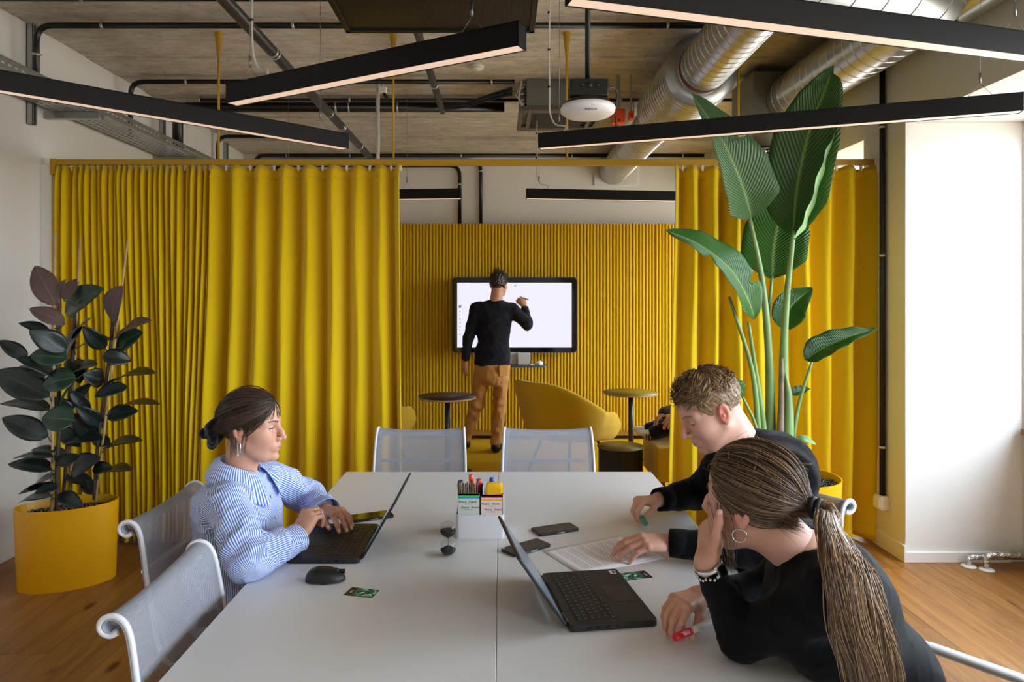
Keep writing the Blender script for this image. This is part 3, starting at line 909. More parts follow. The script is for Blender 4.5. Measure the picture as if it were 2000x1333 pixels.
def chair_proto(name, label):
    t = thing(name, label, 'chair', group='mesh conference chairs around the white table')
    n = len(PROFILE)
    ln = [0]
    for a, b in zip(PROFILE[:-1], PROFILE[1:]): ln.append(ln[-1] + (b - a).length)
    nw = 10
    vs = []; fs = []; uvs = []
    for i, p in enumerate(PROFILE):
        tt = ln[i] / ln[-1]
        hw = .215 + .02 * math.sin(pi * min(1, tt * 1.4))
        nrm = (PROFILE[min(i + 1, n - 1)] - PROFILE[max(i - 1, 0)]).normalized(); nrm = Vector((nrm.z, 0, -nrm.x))
        for j in range(nw + 1):
            s = j / nw * 2 - 1
            sag = .012 * (1 - s * s) * (1 if p.z > .5 else .8)
            if ln[i] < .1: sag *= ln[i] / .1
            vs.append(Vector((p.x, s * hw, p.z)) + nrm * sag); uvs.append((s * hw, ln[i]))
    for i in range(n - 1):
        for j in range(nw): fs.append((i * (nw + 1) + j, (i + 1) * (nw + 1) + j, (i + 1) * (nw + 1) + j + 1, i * (nw + 1) + j + 1))
    mb = MB().add(vs, fs, True)
    o = mb.build('sling', M_mesh, t, fix=False)
    ul = o.data.uv_layers.new(name='UVMap')
    for lp in o.data.loops: ul.data[lp.index].uv = uvs[lp.vertex_index]
    o['label'] = 'see-through woven grey mesh'
    for s in (-1, 1):
        path = []
        for i, p in enumerate(PROFILE):
            tt = ln[i] / ln[-1]
            hw = .215 + .02 * math.sin(pi * min(1, tt * 1.4))
            path.append((p.x, s * hw, p.z))
        MB().tube(path, .0065, 8).build('side_frame', M_white, t)
        # hem of doubled mesh along the frame
        def hem(u, v, s=s):
            k = min(int(u * (n - 1)), n - 1); q = Vector(path[k]); nr = (PROFILE[min(k + 1, n - 1)] - PROFILE[max(k - 1, 0)]).normalized(); nr = Vector((nr.z, 0, -nr.x))
            return q + nr * .0075 + Vector((0, -s * (v * .03 - .004), 0))
        mbh = MB().grid(hem, n - 1, 2)
        oh = mbh.build('hem', mat('grey_hem', '#a7aab3', .6), t, solid=.003)
        # polished rib under the seat and up the back
        MB().tube([(-.225, s * .19, .60), (-.19, s * .18, .44), (-.1, s * .16, .405), (.1, s * .15, .41)], .011, 8).build('support_arm', M_alu, t)
    B((-.06, -.17, .385), (.06, .17, .405)).build('seat_bridge', M_alu, t, bevel=.006)
    B((-.27, -.2, .70), (-.255, .2, .715)).build('back_spreader', M_alu, t, bevel=.004)
    MB().tube([(0, 0, .09), (0, 0, .39)], [.028, .028], 16).build('column', M_alu, t)
    for k in range(5):
        a = 2 * pi * k / 5 + .3
        c, s_ = math.cos(a), math.sin(a)
        arm = MB().tube([(0, 0, .1), (c * .16, s_ * .16, .085), (c * .29, s_ * .29, .07)], [.026, .02, .014], 8).build('foot_arm', M_alu, t)
        MB().lathe([(0, -.02), (.026, -.02), (.028, -.01), (.028, .01), (.026, .02), (0, .02)], 16, c=(c * .29, s_ * .29, .0285), axis='y').build('caster', M_black, t)
    return t
chairs = [
    (-.532, 1.672, 0.03, 'grey mesh chair standing empty beside the open table corner near the computer mouse'),
    (-.825, 2.275, 0.0, 'grey mesh chair holding the woman in the striped shirt'),
    (xc(818, 3.45), 3.26, -pi / 2, 'grey mesh chair at the table end, in front of the round dark table'),
    (xc(1072, 3.45), 3.26, -pi / 2, 'grey mesh chair at the table end, in front of the yellow armchair'),
    (.80, 2.36, pi + .40, 'grey mesh chair behind the blond man, in front of the palm pot'),
    (.92, 1.53, 2.214, 'white framed mesh chair under the woman with the ponytail'),
]
proto = chair_proto('conference_chair', '')
for i, (x, y, rz, lab) in enumerate(chairs):
    o = proto if i == 0 else copy_tree(proto)
    o.location = (x, y, 0); o.rotation_euler = (0, 0, rz); o['label'] = lab
    if 'ponytail' in lab:
        for s in (-1, 1):
            pth = bend([(-.22, s * .235, .50), (-.19, s * .27, .655), (.12, s * .27, .65), (.15, s * .25, .45)], .06, 5)
            MB().tube(pth, .03, 10, flat=.4).build('armrest', M_white, o)

# ------------------------------------------------------------------ lounge behind the curtain
def round_table(label, px, py, pr, Y, topcol, zbase=0):
    p = at(px, py, Y)
    t = thing('bistro_table', label, 'table', (p.x, Y, 0))
    r = pr / FPX * Y
    MB().lathe([(0, p.z), (r, p.z), (r, p.z - .004), (0, p.z - .004)], 48).build('table_top', mat(label[:12] + 'laminate', topcol, .35), t)
    MB().lathe([(0, p.z - .004), (r, p.z - .004), (r - .006, p.z - .02), (0, p.z - .02)], 48).build('plywood_edge', mat('plywood_edge', '#a5805a', .6), t)
    MB().tube([(0, 0, .03), (0, 0, p.z - .02)], .024, 16).build('column', M_black, t)
    for k in range(4):
        a = pi / 4 + k * pi / 2 + .12
        MB().tube([(0, 0, .045), (math.cos(a) * .3, math.sin(a) * .3, .014)], [.018, .014], 8).build('foot', M_black, t)
    return t
round_table('round dark-topped bistro table on a black post beside the standing man', 874, 774, 57, 5.85, '#2c1f1e')
round_table('round olive-topped bistro table on a black post beside the right curtain', 1232, 766, 53, 6.5, '#6a5a10')
# low black stool table
p = at(1212, 871, 5.15)
t = thing('side_stool', 'low faceted black side stool with a flat olive top', 'stool', (p.x, 5.15, 0))
r = 45.5 / FPX * 5.15
MB().lathe([(0, p.z), (r, p.z), (r, p.z - .008), (0, p.z - .008)], 44).build('top', mat('olive_laminate', '#6d5c12', .4), t)
poly = [(math.cos(a) * r * .93, math.sin(a) * r * .93) for a in [pi * 2 * k / 3 - pi / 2 + d for k in range(3) for d in (-.02, .02)]]
poly = [(-r * .93, .03), (-r * .93, -.02), (-.01, -r * .55), (.01, -r * .55), (r * .93, -.02), (r * .93, .03), (.02, r * .8), (-.02, r * .8)]
MB().prism(poly, 0, p.z - .008).build('body', M_black, t, bevel=.004)
B((-.004, -r * .55 - .003, .01), (.004, -r * .5, p.z - .01)).build('seam', mat('black_plastic'), t)

def armchair(label, loc, rz, mirror=1):
    """upholstered shell: high reclined back that sweeps down into rounded arms"""
    t = thing('armchair', label, 'armchair', loc, rz, group='yellow upholstered armchairs')
    N = 120
    def shell(u, v):
        # u goes round the shell from one arm tip to the other, v up the outside and down the inside
        a = (u - .5) * 2                       # -1 .. 1
        th = pi + a * 1.95 * (.78)             # direction in plan, pi = straight back
        rx, ry = .33, .35
        ax = abs(a)
        if ax > .62:
            q = (ax - .62) / .38
        else: q = 0
        th0 = pi + math.copysign(min(ax, .62) / .62 * pi / 2, a)
        cx = rx * math.cos(th0); cy = ry * math.sin(th0)
        cx += q * .28
        top = .565 + .275 * (1 - smooth01((ax - .12) / .66)) 
        e_ = max(0, (q - .5) / .5); rnd = math.sqrt(max(.02, 1 - e_ * e_))
        bot = .33 - .02 * q
        thick = .07 * (1 - .3 * e_)
        w = v * 2 * pi
        # cross-section: tall rounded slab
        h = (top - bot) / 2 * rnd
        c = math.cos(w); s = math.sin(w)
        zz = (top + bot) / 2 + h * math.copysign(abs(s) ** .45, s)
        off = thick / 2 * math.copysign(abs(c) ** .6, c)
        lean = .28 * (zz - .36) * (1 - q)
        nx, ny = math.cos(th0), math.sin(th0)
        return (cx + nx * (off + lean), mirror * (cy + ny * (off + lean)), zz)
    mb = MB().grid(shell, N, 22)
    # close the arm ends
    mb.f.append(tuple(range(22))); mb.sm.append(True)
    o0 = N * 23
    mb.f.append(tuple(o0 + k for k in range(22))[::-1]); mb.sm.append(True)
    me = mb.build('shell', wool('mustard_upholstery', '#c9a112', '#ad8708'), t)
    seat = MB()
    def cush(u, v):
        a = u * 2 * pi; w = (v - .5) * pi
        rr = math.cos(w) ** .35 if abs(math.cos(w)) > 1e-6 else 0
        ca, sa = math.cos(a), math.sin(a)
        k = (abs(ca) ** 4 + abs(sa) ** 4) ** -.25
        return (.04 + .31 * ca * k * rr, .27 * sa * k * rr, .38 + .06 * math.sin(w))
    seat.grid(cush, 28, 8, closed_u=True).build('seat_cushion', MATS['mustard_upholstery'], t)
    for sx, sy in ((-1, -1), (-1, 1), (1, -1), (1, 1)):
        MB().tube([(.02 + sx * .16, sy * .16, .34), (.02 + sx * .27, sy * .25, 0)], [.014, .01], 8).build('leg', M_black, t)
    return t
armchair('mustard armchair with a high back and sweeping arm facing the screen', (.60, 6.1, 0), .70)
armchair('mustard armchair half hidden behind the wide-waved curtain', (-1.25, 6.3, 0), 1.0)
# upholstered bench with wooden legs, half behind the right curtain
t = thing('bench', 'low mustard bench with wooden legs half hidden by the right curtain', 'bench', (1.14, 4.98, 0))
B((0, 0, .2), (.95, .5, .455)).build('cushion', MATS['mustard_upholstery'], t, bevel=.015, seg=3)
for x in (.05, .9):
    for y in (.06, .44): B((x - .02, y - .02, 0), (x + .02, y + .02, .2)).build('leg', M_winwood, t, bevel=.003)

# ------------------------------------------------------------------ interactive screen
S0 = at(882, 690, 7.3); S1 = at(1128, 541, 7.3)
w, h = S1.x - S0.x, S1.z - S0.z
t = thing('display_screen', 'large interactive whiteboard display lit on the ribbed wall', 'screen', (S0.x, 7.3, S0.z))
def rrect(x0, y0, x1, y1, r, n=5):
    out = []
    for cx, cy, a0 in ((x1 - r, y1 - r, 0), (x0 + r, y1 - r, 90), (x0 + r, y0 + r, 180), (x1 - r, y0 + r, 270)):
        for k in range(n + 1):
            a = math.radians(a0 + 90 * k / n); out.append((cx + r * math.cos(a), cy + r * math.sin(a)))
    return out
MX = Matrix(((1, 0, 0, 0), (0, 0, -1, 0), (0, 1, 0, 0), (0, 0, 0, 1)))
MB().prism(rrect(0, 0, w, h, .045), -.07, 0, MX).build('housing', mat('screen_grey_rim', '#6b6d70', .35, .4), t, sharp=40)
MB().prism(rrect(.008, .008, w - .008, h - .008, .04), -.002, .003, MX).build('bezel', mat('black_glass', '#0a0b0e', .08), t, sharp=40)
k = FPX / 7.3
x0, x1, z0, z1 = 11 / k, w - 11.5 / k, 11 / k, h - 11.5 / k
B((x0, -.0045, z0), (x1, -.003, z1)).build('screen', mat('lit_screen', '#101014', .3, emis=('#eceaff', .98)), t)
M_ui = mat('screen_ink', '#1c2030', .5)
for i, yy in enumerate((.56, .50, .44, .38, .32, .27, .2)):
    MB().lathe([(0, 0), (.006, 0), (.006, .001), (0, .001)], 10, c=(x0 + .03, -.006, z0 + yy * (z1 - z0)), axis='y').build('toolbar_dot', M_ui, t)

MB().lathe([(.006, 0), (.014, 0), (.014, .001), (.006, .001)], 16, c=(x0 + .03, -.006, z0 + .63 * (z1 - z0)), axis='y').build('toolbar_ring', M_ui, t)
mb = MB()
for a, b in (((.50, .945), (.515, .95)), ((.50, .965), (.515, .97)), ((.498, .945), (.501, .97)), ((.514, .945), (.517, .97)), ((.465, .955), (.470, .96)), ((.545, .955), (.550, .96))):
    mb.box((x0 + a[0] * (x1 - x0), -.006, z0 + a[1] * (z1 - z0)), (x0 + b[0] * (x1 - x0), -.005, z0 + b[1] * (z1 - z0)))
mb.build('toolbar_icon', mat('screen_ink_light', '#8d92b0', .5), t)
B((w - .02, -.006, h * .28), (w - .01, -.003, h * .30)).build('button', M_black, t)
B((w * .3, .065, h * .3), (w * .7, .196, h * .7)).build('wall_mount', M_black, t)
B((w * .44, -.03, -.16), (w * .5, .0, .01)).build('bracket_plate', mat('pale_grey_metal', '#c9c9c6', .4, .3), t, bevel=.003)
B((w * .50, -.03, -.16), (w * .56, .0, .01)).build('bracket_plate', mat('pale_grey_metal'), t, bevel=.003)
# pen tray
q = at(1032, 714, 7.22)
t = thing('pen_tray', 'narrow grey shelf hung below the lit screen', 'shelf', (q.x, 7.2, q.z))
MB().prism(rrect(-.24, -.09, .19, .1, .04), -.012, .006).build('shelf_plate', mat('dark_grey_metal', '#55585c', .4, .3), t, sharp=40)
B((-.11, .02, 0), (.02, .1, .13)).build('support', mat('pale_grey_metal'), t, bevel=.003)
t = thing('stylus', 'white stylus lying on the shelf below the screen', 'stylus', (q.x - .02, 7.17, q.z + .012))
MB().tube([(-.07, 0, 0), (.06, 0, 0), (.085, 0, 0)], [.007, .007, .003], 10).build('barrel', M_trim, t)
MB().lathe([(.0072, -.01), (.0075, -.01), (.0075, .01), (.0072, .01)], 10, axis='x', c=(.03, 0, 0)).build('grip', mat('grey_print'), t)
t = thing('control_puck', 'round white puck on the shelf below the screen', 'remote', (q.x + .115, 7.17, q.z + .006))
MB().lathe([(0, 0), (.033, 0), (.04, .012), (.036, .028), (.02, .042), (0, .046)], 28).build('puck_body', M_trim, t)
MB().lathe([(0, .047), (.018, .043), (.018, .045), (0, .05)], 20).build('puck_button', mat('pale_blue', '#a9c6e0', .4), t)

# ------------------------------------------------------------------ conduit and socket on the column, radiator pipes
Yq = 4.2
X0 = 2.37
pipe('conduit', 'black conduit running down the column to a white socket', [(X0 - .022, Yq, 3.0), (X0 - .022, Yq, .335)], .017, cat='conduit',
     clamps=[((X0 - .022, Yq, z), (0, 0, 1)) for z in (1.81, .63, 2.6)])
t = thing('wall_socket', 'white surface-mounted socket box low on the column', 'socket', (X0, Yq, .25))
B((-.055, -.04, 0), (0, .04, .085)).build('box', M_trim, t, bevel=.005)
B((-.062, -.034, .008), (-.053, .034, .075)).build('cover', Md, t, bevel=.004)
M_foil = mat('foil_sleeve', '#d5d7d8', .16, 1.0, bump=(45, .9, .02))
for i, (px, py, zt_) in enumerate(((1885, 1103, .055), (1911, 1102, .085))):
    a = at(px, py, 3.96 - .015 * i); a.z = 0; a.y = 3.93 - .05 * i
    t = thing('radiator_pipe', ('foil-wrapped radiator pipe rising from the floor beside the column skirting', 'foil-wrapped radiator pipe with the taller bend rising from the floor')[i], 'pipe', a)
    path = bend([(0, 0, 0), (0, 0, zt_), (XR - a.x, 0, zt_)], .035, 6)
    MB().tube(path, .016, 14).build('sleeve', M_foil, t)
    mb = MB()
    x = .06
    while x < .24:
        mb.tube([(x - .004, -.016, zt_ - .01), (x, 0, zt_ + .0165), (x + .004, .016, zt_ - .01)], .0028, 6); x += .022
    mb.build('twist_wrap', M_foil, t)
    MB().lathe([(0.016, .012), (.03, .01), (.04, .004), (.04, 0), (0.0, 0)], 28).build('floor_collar', M_trim, t)
    x = .36 - .03 * i
    MB().lathe([(0, -.03), (.019, -.03), (.021, -.02), (.021, .02), (.019, .03), (0, .03)], 14, c=(x, 0, zt_), axis='x').build('valve_body', M_chrome, t)
    MB().lathe([(0, 0), (.01, 0), (.014, -.006), (.014, -.016), (0, -.018)], 12, c=(x, -.02, zt_), axis='y').build('valve_handle', mat('red_plastic', '#c01820', .35), t)
# ------------------------------------------------------------------ things on the table
M_lap = mat('dark_laptop_shell', '#26272b', .5, .25, bump=(500, .06, .0004))
M_key = mat('black_key', '#141416', .5)
M_leg2 = mat('key_legend', '#9b9da0', .6)
M_glass_b = mat('black_glass')
def key_mesh(w, d):
    mb = MB()
    a = .0012
    mb.add([(-w / 2, -d / 2, 0), (w / 2, -d / 2, 0), (w / 2, d / 2, 0), (-w / 2, d / 2, 0), (-w / 2 + a, -d / 2 + a, .0016), (w / 2 - a, -d / 2 + a, .0016), (w / 2 - a, d / 2 - a, .0016), (-w / 2 + a, d / 2 - a, .0016)],
           [(4, 5, 6, 7), (0, 1, 5, 4), (1, 2, 6, 5), (2, 3, 7, 6), (3, 0, 4, 7)])
    mb.add([(-w * .22, d * .02, .0017), (-w * .22 + .0028, d * .02, .0017), (-w * .22 + .0028, d * .02 + .003, .0017), (-w * .22, d * .02 + .003, .0017)], [(0, 1, 2, 3)])
    me = mb.mesh('key', M_key, fix=False)
    me.materials.append(M_leg2)
    me.polygons[len(me.polygons) - 1].material_index = 1
    return me
KEYS = {}
def laptop(label, c, rz, tilt, sticker=False):
    t = thing('laptop', label, 'laptop', (c[0], c[1], TZ), rz)
    w, d, h = .322, .222, .017
    MX0 = Matrix.Identity(4)
    base = MB().prism(rrect(-w / 2, -d / 2, w / 2, d / 2, .012), .001, h).build('base', M_lap, t, bevel=.002)
    kb = MB().prism(rrect(-.142, -.016, .142, .088, .004), h - .001, h + .0003).build('keyboard', mat('keyboard_deck', '#1b1c1f', .6), t)
    rows = [[.0178] * 15, [.0183] * 13 + [.031], [.026] + [.0183] * 12 + [.0225], [.031] + [.0183] * 11 + [.0365], [.04] + [.0183] * 10 + [.046], [.0225, .0183, .0183, .022, .098, .022, .0183, .0183, .0183, .0183]]
    for ri, row in enumerate(rows):
        y = .079 - ri * .0173
        dd = .0125 if ri == 0 else .0155
        x = -.1395
        tot = sum(row); sc = .279 / tot
        for kw in row:
            kw *= sc
            kk = (round(kw, 4), dd)
            if kk not in KEYS: KEYS[kk] = key_mesh(kw - .0022, dd)
            link('key', KEYS[kk], None, kb, (x + kw / 2, y, h))
            x += kw
    MB().prism(rrect(-.052, -.098, .052, -.028, .003), h - .0005, h + .0004).build('touchpad', mat('touchpad', '#1f2023', .42), t)
    if sticker:
        s = MB().prism(rrect(.125, -.1, .147, -.082, .001), h, h + .0004).build('sticker', mat('white_label', '#d5d6d6', .5), t)
        B((.128, -.0965, h + .0004), (.144, -.09, h + .0006)).build('label_print', mat('dark_print', '#26282a', .6), s)
    for i, (a, b) in enumerate(((.085, .098), (.066, .078), (.04, .054), (.02, .026))):
        B((-w / 2 - .0004, a - .09 + .06, .006), (-w / 2 + .002, b - .09 + .06, .0125)).build('port', M_glass_b, t)
        B((w / 2 - .002, a - .09 + .06, .006), (w / 2 + .0004, b - .09 + .06, .0125)).build('port', M_glass_b, t)
    for s in (-1, 1):
        MB().tube([(s * .09, d / 2 + .002, h - .004), (s * .14, d / 2 + .002, h - .004)], .0065, 12).build('hinge', mat('black_plastic'), t)
    ML = Matrix.Translation((0, d / 2 + .004, h - .002)) @ Matrix.Rotation(pi / 2 - tilt, 4, 'X')
    lid = MB().prism(rrect(-w / 2, .002, w / 2, .212, .012), -.0065, 0, ML).build('lid', M_lap, t, bevel=.0015)
    MB().prism(rrect(-w / 2 + .004, .008, w / 2 - .004, .207, .008), 0, .0006, ML).build('bezel', mat('matte_bezel', '#101113', .5), lid)
    MB().prism(rrect(-w / 2 + .011, .022, w / 2 - .011, .194, .001), .0005, .0008, ML).build('display', mat('laptop_display', '#2a3038', .25, emis=('#9fb4d0', .25)), lid)
    MB().lathe([(0, .0007), (.002, .0007), (.002, .0011), (0, .0011)], 10, c=(0, 0, 0), M=ML @ Matrix.Translation((0, .2, 0))).build('webcam', M_glass_b, lid)
    return t
laptop('open dark laptop the woman in the striped shirt is typing on', (-.538, 2.222), -pi / 2, .53)
laptop('open dark laptop with a white sticker between the red marker and the paper sheet', (.251, 1.81), pi / 2 + .15, .60, True)

def phone(label, c, rz, w=.074, l=.156):
    t = thing('smartphone', label, 'phone', (c[0], c[1], TZ), rz)
    MB().prism(rrect(-l / 2, -w / 2, l / 2, w / 2, .011), .0005, .0088).build('case', mat('phone_case', '#16181b', .4), t, bevel=.0018)
    MB().prism(rrect(-l / 2 + .003, -w / 2 + .003, l / 2 - .003, w / 2 - .003, .009), .0086, .0094).build('screen_glass', mat('phone_glass', '#0c0c0d', .06), t)
    B((l / 2 - .007, -.008, .0094), (l / 2 - .0055, .008, .0096)).build('speaker_slot', mat('phone_case'), t)
    B((-.01, -w / 2 - .0006, .003), (.018, -w / 2 + .001, .006)).build('side_button', M_galv, t)
    return t
phone('black smartphone lying alone beyond the paper sheet', (.1875, 2.36), .40)
phone('black smartphone tucked behind the lid of the laptop with the sticker', (.081, 2.187), .66)
phone('black smartphone reflecting the yellow curtain beside the typing hands', (-.475, 2.50), .42)

# computer mouse
t = thing('computer_mouse', 'black wireless computer mouse beside the green card', 'mouse', (-.498, 1.94, TZ), .05)
def mshape(u, v):
    a = u * 2 * pi; w = v * pi / 2
    ca, sa = math.cos(a), math.sin(a)
    rr = math.cos(w) ** .55
    L = .056 * (abs(ca) ** 2.6 + abs(sa) ** 2.6) ** (-1 / 2.6)
    x = L * ca * rr; y = L * sa * rr * .56
    return (x, y, .003 + (.034 - .006 * (x / .056) - .008 * (x / .056) ** 2) * math.sin(w) ** .8)
mb = MB().grid(mshape, 40, 12, closed_u=True)
mb.lathe([(0, .0005), (.03, .0005), (.03, .004), (0, .004)], 20)
mb.build('shell', mat('black_plastic_soft', '#131315', .45), t)
MB().lathe([(0, -.004), (.009, -.004), (.009, .004), (0, .004)], 16, c=(.03, 0, .0265), axis='y').build('scroll_wheel', mat('black_plastic'), t)
B((.02, -.0004, .02), (.055, .0004, .0325)).build('button_gap', M_glass_b, t)

# cards
def card_mat(name):
    m = mat(name, '#3a8f6c', .35)
    k = NT(m); b = m.node_tree.nodes['Principled BSDF']
    tc = k.n('TexCoord')
    vo = k.n('TexVoronoi', Scale=95.0); k.l(tc.outputs['Object'], vo.inputs['Vector'])
    r1 = k.n('ValToRGB'); r1.color_ramp.interpolation = 'CONSTANT'; e = r1.color_ramp.elements
    e[0].position = 0; e[0].color = srgb('#0c3a33'); e[1].position = .3; e[1].color = srgb('#2f9e77')
    for p, c in ((.5, '#8fd9b8'), (.68, '#e8efe6'), (.82, '#1d6b5a')): x_ = e.new(p); x_.color = srgb(c)
    sp = k.n('SeparateColor'); k.l(vo.outputs['Color'], sp.inputs[0]); k.l(sp.outputs[0], r1.inputs[0])
    so = k.n('SeparateXYZ'); k.l(tc.outputs['Object'], so.inputs[0])
    st = k.n('Math', operation='GREATER_THAN'); st.inputs[1].default_value = .02; k.l(so.outputs['X'], st.inputs[0])
    mx = k.n('MixRGB'); mx.inputs['Color2'].default_value = srgb('#141420')
    k.l(st.outputs[0], mx.inputs['Fac']); k.l(r1.outputs[0], mx.inputs['Color1']); k.l(mx.outputs[0], b.inputs['Base Color'])
    return m
M_card = card_mat('green_pattern_print')
for lab, c, rz in (('green patterned card with a dark end beside the computer mouse', (-.378, 1.858), pi - .26), ('green patterned card with a dark end beside the paper sheet', (.39, 1.973), .27)):
    t = thing('card', lab, 'card', (c[0], c[1], TZ), rz)
    MB().prism(rrect(-.0425, -.027, .0425, .027, .003), .0002, .0009).build('card_body', mat('white_card', '#e8e8e8', .4), t)
    MB().prism(rrect(-.0422, -.0267, .0422, .0267, .003), .0009, .0011).build('printed_face', M_card, t)
    text('card_lettering', 'LAB', .009, mat('white_print', '#e6e6ea', .5), t, Matrix.Translation((.031, 0, .0013)) @ Matrix.Rotation(pi / 2, 4, 'Z'), .0001)

# printed sheets
def paper_mat():
    m = mat('printed_paper', '#eeeeee', .7, spec=.2)
    k = NT(m); b = m.node_tree.nodes['Principled BSDF']
    tc = k.n('TexCoord')
    br = k.n('TexBrick'); br.offset = .37; br.squash = .7; br.squash_frequency = 3
    br.inputs['Scale'].default_value = 1.0
    br.inputs['Brick Width'].default_value = .013; br.inputs['Row Height'].default_value = .0062
    br.inputs['Mortar Size'].default_value = .0019; br.inputs['Mortar Smooth'].default_value = 0
    br.inputs['Color1'].default_value = srgb('#6a6c72'); br.inputs['Color2'].default_value = srgb('#8b8d94')
    br.inputs['Mortar'].default_value = srgb('#f0f0f2')
    k.l(tc.outputs['Object'], br.inputs['Vector'])
    so = k.n('SeparateXYZ'); k.l(tc.outputs['Object'], so.inputs[0])
    def inside(sock, lim):
        a = k.n('Math', operation='ABSOLUTE'); k.l(sock, a.inputs[0])
        g = k.n('Math', operation='LESS_THAN'); g.inputs[1].default_value = lim; k.l(a.outputs[0], g.inputs[0]); return g
    gx = inside(so.outputs['X'], .082); gy = inside(so.outputs['Y'], .122)
    # blank lines between paragraphs
    wv = k.n('Math', operation='SINE'); ml = k.n('Math', operation='MULTIPLY'); ml.inputs[1].default_value = 2 * pi / .0372
    k.l(so.outputs['Y'], ml.inputs[0]); k.l(ml.outputs[0], wv.inputs[0])
    gp = k.n('Math', operation='GREATER_THAN'); gp.inputs[1].default_value = -.8; k.l(wv.outputs[0], gp.inputs[0])
    m1 = k.n('Math', operation='MULTIPLY'); m2 = k.n('Math', operation='MULTIPLY')
    k.l(gx.outputs[0], m1.inputs[0]); k.l(gy.outputs[0], m1.inputs[1]); k.l(m1.outputs[0], m2.inputs[0]); k.l(gp.outputs[0], m2.inputs[1])
    mx = k.n('MixRGB'); mx.inputs['Color1'].default_value = srgb('#f0f0f2')
    k.l(m2.outputs[0], mx.inputs['Fac']); k.l(br.outputs['Color'], mx.inputs['Color2']); k.l(mx.outputs[0], b.inputs['Base Color'])
    return m
M_paper = paper_mat()
def sheet(label, c, rz, z, m):
    def f(u, v):
        x = (u - .5) * .21; y = (v - .5) * .297
        return (x, y, .0006 + .004 * max(0, (u - .75)) * max(0, .6 - v) * 6 + .0015 * max(0, v - .85) * 3)
    o = MB().grid(f, 10, 14).build('paper_sheet', m, None, (c[0], c[1], TZ + z), (0, 0, rz), solid=.0003)
    return tag(o, label, 'paper', 'printed sheets under the blond man\'s hand')
ang = math.atan2(.155, .294) - pi / 2
cpt = Vector((.13, 2.163)) + Vector((.294, .155)).normalized() * .1485 + Vector((.101, -.173)).normalized() * .105
sheet('white printed sheet lying under the blond man\'s flat hand', cpt, ang, .0012, M_paper)
sheet('white sheet peeking out beneath the printed page', cpt + Vector((.012, -.006)), ang - .05, .0002, mat('blank_paper', '#ebebed', .7))

# desk organiser
ox, oy = -.150, 2.279
t = thing('desk_organiser', 'white desk organiser box standing on the table seam', 'organiser', (ox, oy, TZ))
M_org = mat('white_box_plastic', '#e4e6ea', .35)
WB, DB, HB = .162, .125, .079
def rring(x0, y0, x1, y1, r, wth): return rrect(x0, y0, x1, y1, r), rrect(x0 + wth, y0 + wth, x1 - wth, y1 - wth, max(r - wth, .002))
out, inn = rring(0, 0, WB, DB, .012, .004)
mb = MB()
n = len(out)
vs = [(x, y, .0) for x, y in out] + [(x, y, HB) for x, y in out] + [(x, y, HB) for x, y in inn] + [(x, y, .006) for x, y in inn]
fs = []
for i in range(n):
    j = (i + 1) % n
    for k_ in range(3): fs.append((k_ * n + i, k_ * n + j, (k_ + 1) * n + j, (k_ + 1) * n + i))
fs += [tuple(range(n))[::-1], tuple(range(3 * n, 4 * n))]
mb.add(vs, fs, False)
mb.build('tray', M_org, t, sharp=40)
B((WB - .0045, .03, .006), (WB - .0005, DB - .004, .14)).build('side_wall', M_org, t, bevel=.001)
B((.004, DB - .007, .006), (WB - .004, DB - .003, .14)).build('back_wall', M_org, t, bevel=.001)
B((.089, .035, .006), (.092, DB - .006, .165)).build('divider', M_org, t, bevel=.0008)
def pad(label, x0, x1, z1, tint, bands):
    w = x1 - x0
    q = thing('sticky_note_pad', label, 'note pad', (ox + x0, oy + .008, TZ + .006))
    B((0, 0, 0), (w, .022, z1 - .006)).build('pad_block', mat('pad_' + tint, tint, .75), q, bevel=.0006)
    zz = z1 - .006
    for i, (c, hh) in enumerate(bands):
        B((-.0004, -.0004, zz - hh), (w + .0004, .0224, zz)).build('colour_band', mat('band_' + c, c, .6), q); zz -= hh
    Mf = lambda x, z: Matrix.Translation((x, -.0006, z)) @ Matrix.Rotation(pi / 2, 4, 'X')
    for r_ in range(3):
        for c_ in range(2):
            xx = w * (.28 + .48 * c_ + (.12 if r_ % 2 else 0) - .06)
            z_ = zz - .011 - r_ * .019
            if z_ > HB + .002: text('lettering', 'Post-it', .0095, mat('dark_print'), q, Mf(xx, z_), .0001)
    for r_ in range(3):
        z_ = zz - .018 - r_ * .019
        if z_ > HB + .002: text('lettering', 'Super Sticky Notes', .0036, mat('grey_print'), q, Mf(w * .5, z_), .0001)
pad('white note pad with a turquoise top edge in the organiser', .007, .078, .142, '#d3dad2', (('#5fd23c', .003), ('#19a6c4', .007)))
pad('pale pink note pad with pink and yellow edges in the organiser', .084, .1555, .138, '#ecd9ce', (('#e8408f', .004), ('#f2e4de', .003), ('#f2bd12', .006)))
